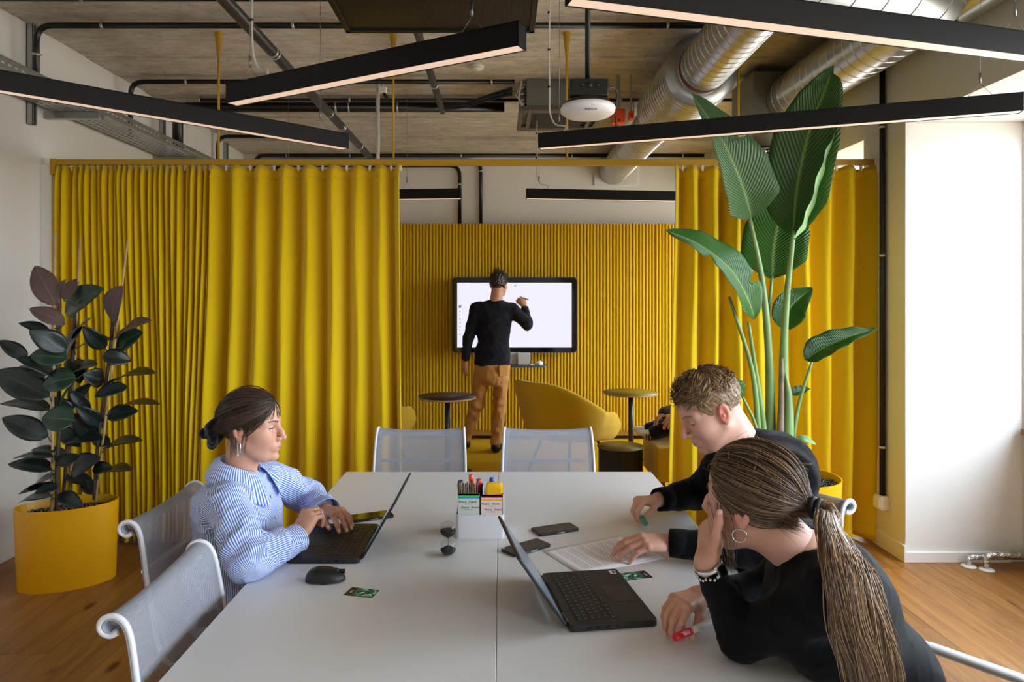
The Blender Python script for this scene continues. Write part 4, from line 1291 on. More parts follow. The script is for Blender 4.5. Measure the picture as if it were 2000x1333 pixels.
# kraft dividers
q = thing('card_index', 'fan of kraft cardboard dividers in the organiser', 'cards', (ox + .013, oy + .035, TZ + .0085))
for i in range(12):
    B((i * .0046, 0, 0), (i * .0046 + .0026, .036, .161 + .004 * math.sin(i * 1.3)), Matrix.Rotation(-.07 + i * .010, 4, 'Y')).build('divider_card', mat(('kraft_card', 'grey_card')[i % 2], ('#b99a70', '#77706a')[i % 2], .85), q)
t = tag(B((0, 0, 0), (.058, .03, .085)).build('sponge', mat('yellow_sponge', '#f2be08', .9, bump=(160, .6, .003)), None, (ox + .0985, oy + .045, TZ + .086), bevel=.008, seg=3), 'yellow sponge block standing in the white organiser', 'sponge')
t.location.z = TZ + .0065
t.scale = (1, 1, 1.94)
def marker(label, base, direc, L, capc, barrelc='#e9e9ea', r=.0085, capl=.045, group='markers in the organiser'):
    base = Vector(base); d = Vector(direc).normalized()
    q = thing('marker_pen', label, 'marker', base, group=group)
    MB().tube([(0, 0, 0), d * (L - capl)], r * .92, 14).build('barrel', mat('marker_' + barrelc, barrelc, .4), q)
    MB().tube([d * (L - capl), d * (L - .002), d * L], [r, r, r * .8], 16).build('cap', mat('cap_' + capc, capc, .32), q)
    MB().tube([d * (L - capl - .012), d * (L - capl)], r * .94, 14).build('collar', mat('cap_' + capc), q)
    return q
zz = TZ + .008
marker('dark blue capped marker leaning left in the organiser', (ox + .030, oy + .086, zz), (-.12, 0, 1), .165, '#1c2a44', '#39465e', .0095)
marker('orange capped marker upright in the organiser', (ox + .050, oy + .106, zz), (-.02, .0, 1), .18, '#f0602c')
marker('red capped marker leaning in the organiser', (ox + .066, oy + .0835, zz), (.05, .0, 1), .17, '#c81c3e')
marker('green capped marker low in the organiser', (ox + .0795, oy + .102, zz), (.0, .0, 1), .15, '#0e7a63')
marker('blue capped marker leaning right in the organiser', (ox + .1025, oy + .09, zz), (.1, .05, 1), .172, '#1b3f9c')

# hourglass
def thin_glass():
    m = bpy.data.materials.new('blown_glass'); m.use_nodes = True
    k = NT(m); t_ = m.node_tree; t_.nodes.clear()
    o = k.n('OutputMaterial'); tr = k.n('BsdfTransparent'); gl = k.n('BsdfGlossy', Roughness=.03)
    tr.inputs[0].default_value = (.93, .94, .95, 1)
    mx = k.n('MixShader'); lw = k.n('Fresnel', IOR=1.42)
    ge = k.n('NewGeometry'); inv = k.n('Math', operation='SUBTRACT'); inv.inputs[0].default_value = 1.0; k.l(ge.outputs['Backfacing'], inv.inputs[1])
    mm = k.n('Math', operation='MULTIPLY'); k.l(lw.outputs[0], mm.inputs[0]); k.l(inv.outputs[0], mm.inputs[1]); k.l(mm.outputs[0], mx.inputs[0]); k.l(tr.outputs[0], mx.inputs[1]); k.l(gl.outputs[0], mx.inputs[2]); k.l(mx.outputs[0], o.inputs[0])
    return m
M_bglass = thin_glass()
t = thing('hourglass', 'small glass hourglass with black sand on the white table', 'hourglass', (-.164, 2.13, TZ))
prof = []
for i in range(15):
    a = -pi / 2 + (pi / 2 + 1.25) * i / 14
    prof.append((max(.0001, .0265 * math.cos(a)), .027 + .0265 * math.sin(a)))
up = [(r_, .1085 - z_) for r_, z_ in prof][::-1]
prof = prof + [(.0026, .0535), (.0026, .055)] + up
MB().lathe(prof, 36).build('glass', M_bglass, t)
M_sand = mat('black_sand', '#15151a', .8, bump=(900, .5, .001))
inner = [(max(.0001, .0252 * math.cos(-pi / 2 + i * .16)), .027 + .0252 * math.sin(-pi / 2 + i * .16)) for i in range(10)]
inner = [p_ for p_ in inner if p_[1] < .0225]
MB().lathe(inner + [(.012, .027), (.0001, .033)], 30).build('lower_sand', M_sand, t)
up_in = [(.002, .056), (.006, .0585), (.014, .0625), (.02, .067), (.0243, .074), (.0248, .079), (.0001, .0765)]
MB().lathe(up_in, 30).build('upper_sand', M_sand, t)
MB().tube([(0, 0, .03), (0, 0, .056)], .0006, 6).build('sand_stream', M_sand, t)
# ------------------------------------------------------------------ plants
def leaf_mat(name, c1, c2, rough=.3, vein=0.0, spec=.5):
    m = mat(name, c1, rough, spec=spec)
    k = NT(m); b = m.node_tree.nodes['Principled BSDF']
    uv = k.n('UVMap'); sp = k.n('SeparateXYZ'); k.l(uv.outputs[0], sp.inputs[0])
    # midrib paler, fine side veins as relief
    a = k.n('Math', operation='ABSOLUTE'); k.l(sp.outputs['Y'], a.inputs[0])
    r1 = k.n('ValToRGB'); e = r1.color_ramp.elements
    e[0].position = .0; e[0].color = srgb(c2); e[1].position = .07; e[1].color = srgb(c1)
    k.l(a.outputs[0], r1.inputs[0]); k.l(r1.outputs[0], b.inputs['Base Color'])
    sk = k.n('Math', operation='MULTIPLY_ADD'); sk.inputs[1].default_value = -.25; k.l(a.outputs[0], sk.inputs[0]); k.l(sp.outputs['X'], sk.inputs[2])
    f = k.n('Math', operation='MULTIPLY'); f.inputs[1].default_value = 2 * pi * 34; k.l(sk.outputs[0], f.inputs[0])
    s_ = k.n('Math', operation='SINE'); k.l(f.outputs[0], s_.inputs[0])
    bp = k.n('Bump', Strength=vein, Distance=.004); k.l(s_.outputs[0], bp.inputs['Height']); k.l(bp.outputs[0], b.inputs['Normal'])
    return m
def leaf(name, mid, W, nrm, m, parent, origin, fold=.25, ripple=0.0, shape=None, nu=14, nv=8, seed=0, notch=None):
    """blade built along its midrib; nrm is the side the face looks to"""
    rr = random.Random(seed)
    P = catmull(mid, max(2, nu // (len(mid) - 1)))
    n = len(P)
    shape = shape or (lambda s: math.sin(pi * s ** .8) ** .75 if 0 < s < 1 else 0)
    vs = []; uvs = []
    for i, p in enumerate(P):
        s = i / (n - 1)
        T = (P[min(i + 1, n - 1)] - P[max(i - 1, 0)]).normalized()
        N = Vector(nrm); N = (N - T * N.dot(T)).normalized()
        S = T.cross(N)
        w = W * shape(s)
        for j in range(nv + 1):
            q = j / nv * 2 - 1
            ww = w
            if notch:
                for (side, s0, s1, depth) in notch:
                    if side * q > 0 and s0 < s < s1: ww = w * (1 - depth * abs(q))
            off = abs(q) * ww * math.sin(fold) + ripple * math.sin(s * 26 + seed + (1.5 if q > 0 else 0)) * abs(q) ** 2
            vs.append(p + S * (q * ww * math.cos(fold)) + N * off - origin)
            uvs.append((s, q))
    fs = []
    for i in range(n - 1):
        for j in range(nv): fs.append((i * (nv + 1) + j, (i + 1) * (nv + 1) + j, (i + 1) * (nv + 1) + j + 1, i * (nv + 1) + j + 1))
    mb = MB().add(vs, fs, True)
    o = mb.build(name, m, parent, fix=False)
    ul = o.data.uv_layers.new(name='UVMap')
    for lp in o.data.loops: ul.data[lp.index].uv = uvs[lp.vertex_index]
    md = o.modifiers.new('thickness', 'SOLIDIFY'); md.thickness = .0012
    return o
M_rub = leaf_mat('rubber_leaf_dark', '#18231f', '#33423a', .32, .12)
M_rub2 = leaf_mat('rubber_leaf_green', '#1f3828', '#44604a', .25, .12)
M_rub3 = leaf_mat('rubber_leaf_underside', '#5c4640', '#8a6258', .5, .25)
M_bamboo = mat('bamboo_stake', '#c9a877', .55, var=(30, .2))
M_bark = mat('plant_bark', '#4a3f36', .8, var=(30, .3))
M_soil = mat('potting_soil', '#1d1612', .95, bump=(90, 1.0, .02), var=(80, .5))
M_pot = mat('yellow_pot_lacquer', '#e0a200', .38, bump=(600, .08, .0006))
def pot(label, loc, rx, ry, h, rz, taper=.94, soil_z=.05):
    t = thing('plant_pot', label, 'plant pot', loc, rz)
    MB().lathe([(0, .0), (taper, .0), (taper + .004, .006), (1.0, h), (.975, h), (.965, h - .012), (.93, h - .06), (.9, .02), (0, .02)], 56, sx=rx, sy=ry).build('pot_shell', M_pot, t, sharp=35)
    s = MB()
    rr = random.Random(3)
    def f(u, v):
        a = u * 2 * pi; r_ = v * .955
        return (rx * r_ * math.cos(a), ry * r_ * math.sin(a), h - soil_z + .006 * math.sin(a * 5 + v * 9) * v)
    s.grid(f, 36, 10, closed_u=True).build('soil', M_soil, t)
    g = MB()
    for i in range(420):
        a = rr.uniform(0, 2 * pi); r_ = math.sqrt(rr.random()) * .94
        x, y = rx * r_ * math.cos(a), ry * r_ * math.sin(a); q = rr.uniform(.003, .007)
        M = Matrix.Translation((x, y, h - soil_z + .004 + rr.uniform(0, .006))) @ Matrix.Rotation(rr.uniform(0, 3), 4, Vector((rr.random(), rr.random(), rr.random())).normalized()) @ Matrix.Diagonal((q * 1.4, q, q * .8, 1))
        vv = [(1, 0, 0), (-1, 0, 0), (0, 1, 0), (0, -1, 0), (0, 0, 1), (0, 0, -1)]
        g.add([M @ Vector(k_) for k_ in vv], [(0, 2, 4), (2, 1, 4), (1, 3, 4), (3, 0, 4), (2, 0, 5), (1, 2, 5), (3, 1, 5), (0, 3, 5)], True)
    g.build('gravel', mat('pale_gravel', '#8d877e', .8, var=(200, .6)), t, kind='stuff')
    return t
PX, PY = -2.36, 3.72
pot('oval yellow pot standing on the oak floor by the left wall', (PX, PY, 0), .245, .15, .43, .42)
t = thing('rubber_plant', 'dark-leaved rubber plant tied to bamboo stakes', 'plant', (PX, PY, .38))
O = Vector((PX, PY, .38))
Z4 = lambda x, y: (x * .54, 430 + y * .54)
stems = [((186, 1045), (200, 48), 3.60), ((250, 1020), (290, 65), 3.80), ((345, 985), (462, 75), 3.74)]
for (b_, e_, Y) in stems:
    a = at(*Z4(*b_), Y); c = at(*Z4(*e_), Y)
    MB().tube([a - O + Vector((0, 0, -.05)), c - O], [.0075, .0055], 8).build('bamboo_stake', M_bamboo, t)
for (pts, Y) in (([(205, 1020), (205, 900), (215, 700), (205, 480), (215, 320), (215, 290)], 3.63), ([(225, 1010), (240, 850), (250, 650), (265, 450), (270, 340)], 3.78), ([(340, 985), (352, 830), (375, 650), (398, 480), (408, 370)], 3.74)):
    P = [at(*Z4(*p), Y) - O for p in pts]
    P[0] = P[0] + Vector((0, 0, -.04))
    MB().tube(catmull(P, 5), .009, 8).build('stem', M_bark, t)
LV = [((205, 310), (125, 163), 75, 2, 0), ((215, 290), (235, 215), 40, 2, 0), ((230, 290), (285, 210), 55, 2, 1), ((235, 335), (372, 245), 95, 1, 1), ((405, 365), (440, 238), 90, 2, 2),
      ((235, 375), (105, 318), 50, 2, 0), ((190, 420), (68, 372), 30, 0, 0), ((420, 430), (545, 360), 55, 2, 2), ((240, 470), (105, 400), 70, 0, 0), ((420, 460), (515, 405), 80, 1, 2),
      ((100, 500), (-5, 435), 45, 0, 0), ((245, 500), (105, 490), 70, 1, 0), ((380, 465), (300, 385), 50, 0, 2), ((240, 500), (295, 385), 60, 0, 1), ((370, 490), (475, 510), 55, 0, 2),
      ((160, 570), (70, 525), 40, 0, 0), ((180, 640), (-20, 545), 95, 0, 0), ((275, 570), (150, 600), 80, 1, 0), ((400, 590), (560, 550), 40, 0, 2), ((460, 600), (340, 640), 50, 0, 2),
      ((375, 580), (300, 560), 60, 0, 2), ((215, 675), (310, 545), 34, 1, 0), ((250, 685), (330, 590), 50, 0, 1), ((180, 690), (0, 660), 40, 0, 0), ((270, 725), (150, 715), 85, 1, 0),
      ((370, 740), (275, 675), 50, 0, 2), ((385, 710), (500, 690), 55, 0, 2), ((400, 690), (578, 662), 28, 0, 2), ((175, 785), (5, 715), 70, 0, 0), ((340, 790), (270, 700), 60, 0, 2),
      ((235, 800), (370, 790), 50, 0, 1), ((400, 810), (330, 790), 40, 0, 2), ((380, 825), (515, 795), 35, 0, 2), ((200, 840), (112, 830), 24, 0, 0), ((190, 860), (45, 860), 24, 0, 0),
      ((190, 905), (28, 880), 45, 0, 0), ((260, 910), (360, 860), 70, 0, 1), ((210, 890), (290, 850), 45, 0, 0), ((335, 905), (405, 890), 40, 0, 2), ((355, 920), (475, 903), 28, 0, 2),
      ((195, 930), (100, 975), 30, 0, 0), ((210, 960), (125, 990), 40, 0, 0), ((235, 925), (345, 960), 35, 0, 1), ((355, 985), (290, 950), 40, 0, 2), ((190, 1000), (65, 1020), 35, 0, 0),
      ((215, 990), (300, 1040), 45, 0, 0), ((195, 960), (65, 990), 26, 0, 0), ((270, 470), (400, 430), 40, 0, 1), ((260, 500), (290, 590), 45, 0, 1), ((255, 620), (330, 690), 40, 0, 1),
      ((265, 440), (330, 350), 32, 0, 1), ((205, 560), (60, 500), 35, 0, 0), ((215, 760), (290, 820), 45, 0, 1), ((250, 560), (350, 520), 45, 1, 1), ((255, 700), (190, 640), 45, 0, 1), ((245, 880), (180, 820), 40, 0, 1)]
rr = random.Random(21)
for i, (b_, e_, wp, mi, si) in enumerate(LV):
    Y = stems[si][2]
    # the leaf foot meets its stem, the tip reaches out
    stem_x = (stems[si][0][0] + (stems[si][1][0] - stems[si][0][0]) * (stems[si][0][1] - b_[1]) / (stems[si][0][1] - stems[si][1][1]))
    a = at(*Z4(*b_), Y + rr.uniform(-.05, .02)); c = at(*Z4(*e_), Y + rr.uniform(-.16, .06))
    if a.x < XL + .05: a.x = XL + .05
    for q in (a, c): q.x = max(q.x, XL + .03)
    L = (c - a).length
    wid = 1.15 * wp * .54 / FPX * Y
    nat = max(.48 * L, wid * 1.04)
    rho = min(.98, wid / nat)
    view = Vector((0, -1, .25)).normalized()
    d = (c - a).normalized()
    upv = Vector((0, .35, 1))
    view = (view - d * view.dot(d)).normalized(); upv = (upv - d * upv.dot(d) - view * upv.dot(view))
    upv = upv.normalized() if upv.length > .05 else Vector((0, 0, 1))
    N = view * rho + upv * math.sqrt(1 - rho * rho)
    midp = (a + c) / 2 + N * (.06 * L)
    tip = c - N * .03 * L
    leaf('leaf', [a, midp, tip], nat / 2, N, (M_rub, M_rub2, M_rub3)[mi], t, O, fold=.16, seed=i, nu=12, nv=6)
    sx_ = at(*Z4(stem_x, b_[1] + 18), Y); 
    MB().tube([a - O, (a + sx_) / 2 - O + Vector((0, 0, -.01)), sx_ - O], .0035, 6).build('petiole', mat('petiole_green', '#3d4a38', .5), t)
# small red leaf bud
p = at(*Z4(213, 318), 3.6)
MB().tube([p - O, p - O + Vector((.0, 0, .035)), p - O + Vector((.004, 0, .06))], [.005, .006, .001], 8).build('leaf_bud', mat('red_bud', '#8f3328', .5), t)

# tall bird-of-paradise palm on the right
QX, QY = 1.64, 3.86
pot('round yellow pot with pale gravel under the tall palm', (QX, QY, 0), .262, .262, .545, 0, taper=.9, soil_z=.04)
t = thing('bird_of_paradise_palm', 'tall green palm with broad paddle leaves', 'plant', (QX, QY, .5))
O = Vector((QX, QY, .5))
M_str = leaf_mat('paddle_leaf', '#2a5a12', '#7f9f4a', .34, .55)
M_str2 = leaf_mat('paddle_leaf_grey', '#3d6030', '#7d9a5a', .42, .5)
M_strl = leaf_mat('paddle_leaf_back', '#86b070', '#b5cf98', .5, .4)
M_pet = mat('green_stalk', '#7b9a5a', .42, var=(6, .25))
M_husk = mat('brown_leaf_husk', '#8d7a66', .75, var=(25, .4))
def petiole(pts, r0, r1, Y, m=M_pet, name='leaf_stalk'):
    P = [at(x, y, Yq_) - O for (x, y, Yq_) in pts]
    n = 6
    Q = catmull(P, n); k_ = len(Q) - 1
    MB().tube(Q, [r0 + (r1 - r0) * i / k_ for i in range(k_ + 1)], 12).build(name, m, t)
B0 = (1515, 935)
petiole([(1508, 945, 3.86), (1505, 840, 3.86), (1503, 720, 3.84), (1490, 560, 3.8), (1463, 420, 3.74)], .034, .011, 0)
petiole([(1530, 945, 3.86), (1532, 830, 3.86), (1530, 720, 3.86), (1535, 600, 3.84), (1550, 450, 3.78)], .036, .013, 0)
petiole([(1500, 930, 3.92), (1500, 800, 3.94), (1499, 650, 3.96), (1508, 540, 3.98)], .02, .009, 0)
petiole([(1497, 930, 3.82), (1490, 830, 3.8), (1478, 740, 3.76), (1462, 630, 3.72)], .024, .008, 0)
petiole([(1488, 925, 3.8), (1481, 840, 3.78), (1468, 720, 3.74), (1424, 580, 3.66)], .022, .008, 0)
petiole([(1545, 945, 3.84), (1548, 870, 3.82), (1560, 790, 3.8), (1586, 706, 3.76)], .016, .007, 0)
petiole([(1490, 900, 3.76), (1475, 830, 3.74), (1460, 795, 3.72), (1445, 766, 3.7)], .01, .006, 0)
petiole([(1530, 900, 3.92), (1530, 700, 3.94), (1532, 645, 3.94)], .012, .006, 0)
petiole([(1534, 880, 3.9), (1540, 790, 3.92), (1548, 770, 3.92)], .009, .005, 0)
petiole([(1540, 900, 3.8), (1548, 872, 3.78), (1556, 864, 3.76)], .008, .004, 0)
P = [at(x, y, Yq_) - O for x, y, Yq_ in ((1522, 950, 3.80), (1523, 880, 3.80), (1526, 780, 3.81), (1527, 700, 3.82))]
MB().tube(catmull(P, 5), [.03 - .022 * i / 15 for i in range(16)], 10).build('leaf_sheath', M_husk, t)
P = [at(x, y, Yq_) - O for x, y, Yq_ in ((1538, 950, 3.81), (1539, 860, 3.81), (1540, 780, 3.82), (1534, 728, 3.82))]
MB().tube(catmull(P, 5), [.034, .034, .033, .032, .031, .03, .03, .029, .028, .026, .023, .02, .016, .012, .007, .001], 12).build('cut_leaf_sheath', M_pet, t)
def blade(pts, wpx, Yw, nrm, m, fold=.3, ripple=.006, shape=None, seed=0, notch=None, nu=24, nv=10):
    mid = [at(*p) for p in pts]
    return leaf('leaf_blade', mid, wpx / 2 / FPX * Yw, nrm, m, t, O, fold, ripple, shape, nu, nv, seed, notch)
paddle = lambda s: (min(1, s / .18) ** .6 * min(1, (1 - s) / .55) ** .75) if 0 < s < 1 else 0
blade([(1468, 428, 3.74), (1448, 360, 3.68), (1408, 270, 3.60), (1350, 182, 3.54)], 128, 3.66, (-.15, -.8, .6), M_str2, .42, .004, paddle, 1, [(1, .62, .66, .5)])
blade([(1548, 462, 3.78), (1558, 360, 3.74), (1583, 250, 3.66), (1612, 175, 3.60), (1628, 128, 3.56)], 128, 3.7, (-.55, -.85, .1), M_str, .22, .006, paddle, 2, [(-1, .72, .75, .6), (1, .9, .96, .8)])
blade([(1552, 468, 3.72), (1580, 405, 3.66), (1606, 320, 3.60), (1632, 255, 3.56)], 40, 3.6, (.75, -.65, .2), M_strl, .2, .006, paddle, 3)
blade([(1508, 545, 3.98), (1512, 480, 4.02), (1528, 400, 4.06), (1545, 330, 4.08)], 125, 4.0, (-.3, -.9, .3), M_str, .25, .006, paddle, 4)
blade([(1474, 624, 3.72), (1458, 580, 3.68), (1425, 525, 3.64), (1365, 478, 3.60), (1301, 450, 3.58)], 84, 3.65, (.3, -.85, .5), M_str, .3, .006, lambda s: (min(1, s / .2) ** .7 * min(1, (1 - s) / .5) ** .6) if 0 < s < 1 else 0, 5, [(1, .30, .34, .5), (-1, .66, .7, .7)])
blade([(1531, 645, 3.94), (1545, 600, 3.93), (1587, 562, 3.9)], 66, 3.92, (-.2, -.9, .4), M_str, .3, .004, None, 6)
blade([(1572, 704, 3.76), (1610, 680, 3.72), (1660, 658, 3.68), (1713, 643, 3.66)], 62, 3.7, (.1, -.62, .85), M_str, .3, .005, paddle, 7)
blade([(1455, 770, 3.7), (1442, 758, 3.68), (1428, 742, 3.67)], 36, 3.7, (.5, -.8, .4), M_str, .3, .003, None, 8)
blade([(1545, 770, 3.92), (1562, 765, 3.9), (1582, 760, 3.88)], 26, 3.9, (0, -.7, .8), M_str2, .3, .002, None, 9)
blade([(1552, 866, 3.77), (1570, 858, 3.74), (1594, 869, 3.72)], 18, 3.75, (0, -.7, .8), M_pet and M_strl, .2, .001, None, 10)
# ------------------------------------------------------------------ organic surfaces: smooth unions polygonised on a grid
class Blob:
    """signed-distance field on a grid; shapes are melted together, then turned into one continuous mesh"""
    def __init__(s, lo, hi, res):
        s.lo = np.array(lo, float); s.res = res
        s.n = np.ceil((np.array(hi, float) - s.lo) / res).astype(int) + 1
        s.f = np.full(s.n, 1.0, np.float32)
    def win(s, lo, hi):
        a = np.clip(np.floor((np.array(lo) - s.lo) / s.res).astype(int), 0, s.n)
        b = np.clip(np.ceil((np.array(hi) - s.lo) / s.res).astype(int) + 1, 0, s.n)
        if np.any(b <= a): return None
        ax = [s.lo[i] + s.res * np.arange(a[i], b[i]) for i in range(3)]
        P = np.stack(np.meshgrid(*ax, indexing='ij'), -1).astype(np.float32)
        return tuple(slice(a[i], b[i]) for i in range(3)), P
    @staticmethod
    def smin(a, b, k):
        if k <= 0: return np.minimum(a, b)
        h = np.maximum(k - np.abs(a - b), 0) / k
        return np.minimum(a, b) - h * h * k * .25
    def _put(s, w, d, k, sub):
        cur = s.f[w]
        s.f[w] = -s.smin(-cur, d, k) if sub else s.smin(cur, d, k)
    def cap(s, a, b, ra, rb=None, k=.01, sub=False, ax=None, sq=1.0):
        """tapered capsule; squeezed by sq along direction ax"""
        rb = ra if rb is None else rb
        a = np.array(a, float); b = np.array(b, float)
        m = max(ra, rb) * max(1, 1 / sq if sq < 1 else 1) + k + 3 * s.res
        q = s.win(np.minimum(a, b) - m, np.maximum(a, b) + m)
        if q is None: return s
        w, P = q
        P = P - a
        d = b - a
        if ax is not None:
            u = np.array(ax, float); u /= np.linalg.norm(u)
            P = P + (P @ u)[..., None] * u * (sq - 1)
            d = d + (d @ u) * u * (sq - 1)
        L2 = max(d @ d, 1e-12)
        t = np.clip((P @ d) / L2, 0, 1)
        D = np.linalg.norm(P - t[..., None] * d, axis=-1) - (ra + (rb - ra) * t)
        if ax is not None and sq > 1: D = D / (1 + (sq - 1) * .5)
        s._put(w, D.astype(np.float32), k, sub)
        return s
    def ell(s, c, r, k=.01, sub=False, rot=None):
        c = np.array(c, float); r = np.array(r, float)
        m = r.max() + k + 3 * s.res
        q = s.win(c - m, c + m)
        if q is None: return s
        w, P = q
        P = P - c
        if rot is not None: P = P @ np.array(rot, np.float32)       # columns of rot = local axes
        k0 = np.linalg.norm(P / r, axis=-1)
        k1 = np.linalg.norm(P / (r * r), axis=-1) + 1e-9
        s._put(w, (k0 * (k0 - 1) / k1).astype(np.float32), k, sub)
        return s
    def chain(s, pts, rad, k=.01, **kw):
        for i in range(len(pts) - 1): s.cap(pts[i], pts[i + 1], rad[i], rad[i + 1], k, **kw)
        return s
    def cut(s, p, nrm, k=.004):
        """remove everything on the side nrm points to"""
        n = np.array(nrm, float); n /= np.linalg.norm(n)
        w, P = s.win(s.lo, s.lo + s.res * s.n)
        d = -((P - np.array(p, np.float32)) @ n.astype(np.float32))
        s.f = -s.smin(-s.f, d.astype(np.float32), k) if False else np.maximum(s.f, -d)
        return s
    def mesh(s, smooth=1):
        f = s.f; I = f < 0
        n = np.array(f.shape) - 1
        c = np.zeros(tuple(n), np.int8)
        for i in (0, 1):
            for j in (0, 1):
                for k in (0, 1): c += I[i:n[0] + i, j:n[1] + j, k:n[2] + k]
        act = np.argwhere((c > 0) & (c < 8))
        idx = np.full(tuple(n), -1, np.int32)
        idx[act[:, 0], act[:, 1], act[:, 2]] = np.arange(len(act))
        pos = np.zeros((len(act), 3)); cnt = np.zeros(len(act))
        cor = [(i, j, k) for i in (0, 1) for j in (0, 1) for k in (0, 1)]
        for a in cor:
            for ax in range(3):
                if a[ax]: continue
                b = list(a); b[ax] = 1
                fa = f[act[:, 0] + a[0], act[:, 1] + a[1], act[:, 2] + a[2]]
                fb = f[act[:, 0] + b[0], act[:, 1] + b[1], act[:, 2] + b[2]]
                m = (fa < 0) != (fb < 0)
                t = np.where(m, fa / np.where(m, fa - fb, 1), 0)
                p = np.array(a, float)[None, :].repeat(len(act), 0)
                p[:, ax] += t
                pos[m] += p[m]; cnt[m] += 1
        V_ = s.lo + s.res * (act + pos / cnt[:, None])
        faces = []
        for ax in range(3):
            o1, o2 = [(1, 2), (2, 0), (0, 1)][ax]
            sl = [slice(None)] * 3; sl2 = [slice(None)] * 3
            sl[ax] = slice(0, -1); sl2[ax] = slice(1, None)
            E = np.argwhere(I[tuple(sl)] != I[tuple(sl2)])
            E = E[(E[:, o1] > 0) & (E[:, o2] > 0) & (E[:, o1] < n[o1]) & (E[:, o2] < n[o2])]
            inside = I[E[:, 0], E[:, 1], E[:, 2]]
            def cell(d1, d2):
                q = E.copy(); q[:, o1] -= d1; q[:, o2] -= d2
                return idx[q[:, 0], q[:, 1], q[:, 2]]
            quad = np.stack([cell(1, 1), cell(0, 1), cell(0, 0), cell(1, 0)], 1)
            quad[~inside] = quad[~inside][:, ::-1]
            faces.append(quad)
        F = np.concatenate(faces)
        F = F[(F >= 0).all(1)]
        for _ in range(smooth):
            acc = np.zeros_like(V_); dg = np.zeros(len(V_))
            for i in range(4):
                a, b = F[:, i], F[:, (i + 1) % 4]
                np.add.at(acc, a, V_[b]); np.add.at(dg, a, 1)
                np.add.at(acc, b, V_[a]); np.add.at(dg, b, 1)
            V_ = V_ * .5 + .5 * acc / np.maximum(dg, 1)[:, None]
        return V_, F
def normals(V_, F):
    n = np.cross(V_[F[:, 2]] - V_[F[:, 0]], V_[F[:, 3]] - V_[F[:, 1]])
    N = np.zeros_like(V_)
    for i in range(4): np.add.at(N, F[:, i], n)
    return N / (np.linalg.norm(N, axis=1, keepdims=True) + 1e-12)
def wob(P, f, seed=0):
    """soft random field built from a few sines, about -1..1"""
    r = np.random.RandomState(seed)
    out = np.zeros(len(P))
    for i in range(5):
        d = r.normal(size=3); d /= np.linalg.norm(d)
        out += np.sin(P @ d * f * r.uniform(.6, 1.6) + r.uniform(0, 6.28) + 1.3 * np.sin(P @ r.normal(size=3) * f * .4 + r.uniform(0, 6)))
    return out / 3.0
def solid_mesh(name, V_, F, col=None, attrs=None):
    me = bpy.data.meshes.new(name)
    F = np.asarray(F, np.int32)
    k = F.shape[1]
    me.vertices.add(len(V_)); me.vertices.foreach_set('co', np.asarray(V_, np.float32).ravel())
    me.loops.add(F.size); me.loops.foreach_set('vertex_index', F.ravel())
    me.polygons.add(len(F)); me.polygons.foreach_set('loop_start', np.arange(len(F), dtype=np.int32) * k)
    me.polygons.foreach_set('loop_total', np.full(len(F), k, np.int32))
    me.polygons.foreach_set('use_smooth', np.ones(len(F), bool))
    me.update(calc_edges=True)
    if col is not None:
        a = me.color_attributes.new('col', 'FLOAT_COLOR', 'POINT')
        c = np.ones((len(V_), 4), np.float32); c[:, :3] = col
        a.data.foreach_set('color', c.ravel())
    for nm, val in (attrs or {}).items():
        a = me.attributes.new(nm, 'FLOAT', 'POINT'); a.data.foreach_set('value', np.asarray(val, np.float32))
    me.validate()
    return me
def join(parts):
    vs, fs, cs, o = [], [], [], 0
    for V_, F, C in parts:
        vs.append(V_); fs.append(F + o); cs.append(C); o += len(V_)
    return np.concatenate(vs), np.concatenate(fs), np.concatenate(cs)
def rgb(h): return np.array(srgb(h)[:3])

def strands(name, paths, r0, parent, m, base, dark, light, seed=0, sides=3, taper=True):
    """hair: every path (n, k, 3) becomes a fine tapering strand with its own tone"""
    rs = np.random.RandomState(seed)
    paths = np.asarray(paths); n, k, _ = paths.shape
    T = np.gradient(paths, axis=1); T /= np.linalg.norm(T, axis=2, keepdims=True) + 1e-9
    up = rs.normal(size=(n, 1, 3)); U = up - (up * T).sum(2, keepdims=True) * T
    U /= np.linalg.norm(U, axis=2, keepdims=True) + 1e-9
    Wv = np.cross(T, U)
    s = np.linspace(0, 1, k)
    rad = r0 * (np.minimum(1, (1 - s) / .35) * .85 + .15 if taper else np.ones(k))
    rad = rad[None, :] * rs.uniform(.6, 1.3, (n, 1))
    vs = []
    for j in range(sides):
        a = 2 * pi * j / sides
        vs.append(paths + (U * math.cos(a) + Wv * math.sin(a)) * rad[..., None])
    Vx = np.stack(vs, 2).reshape(-1, 3)                    # n, k, sides
    b = np.arange(n)[:, None, None] * k * sides + np.arange(k - 1)[None, :, None] * sides
    j = np.arange(sides)[None, None, :]; j2 = (j + 1) % sides
    F = np.stack([b + j, b + j2, b + sides + j2, b + sides + j], -1).reshape(-1, 4)
    tone = rs.rand(n); c = np.where(tone[:, None] < .5, rgb(dark) + (rgb(base) - rgb(dark)) * tone[:, None] * 2, rgb(base) + (rgb(light) - rgb(base)) * (tone[:, None] - .5) * 2)
    C = np.repeat(c, k * sides, axis=0)
    me = solid_mesh(name, Vx, F, C)
    return link(name, me, m, parent)

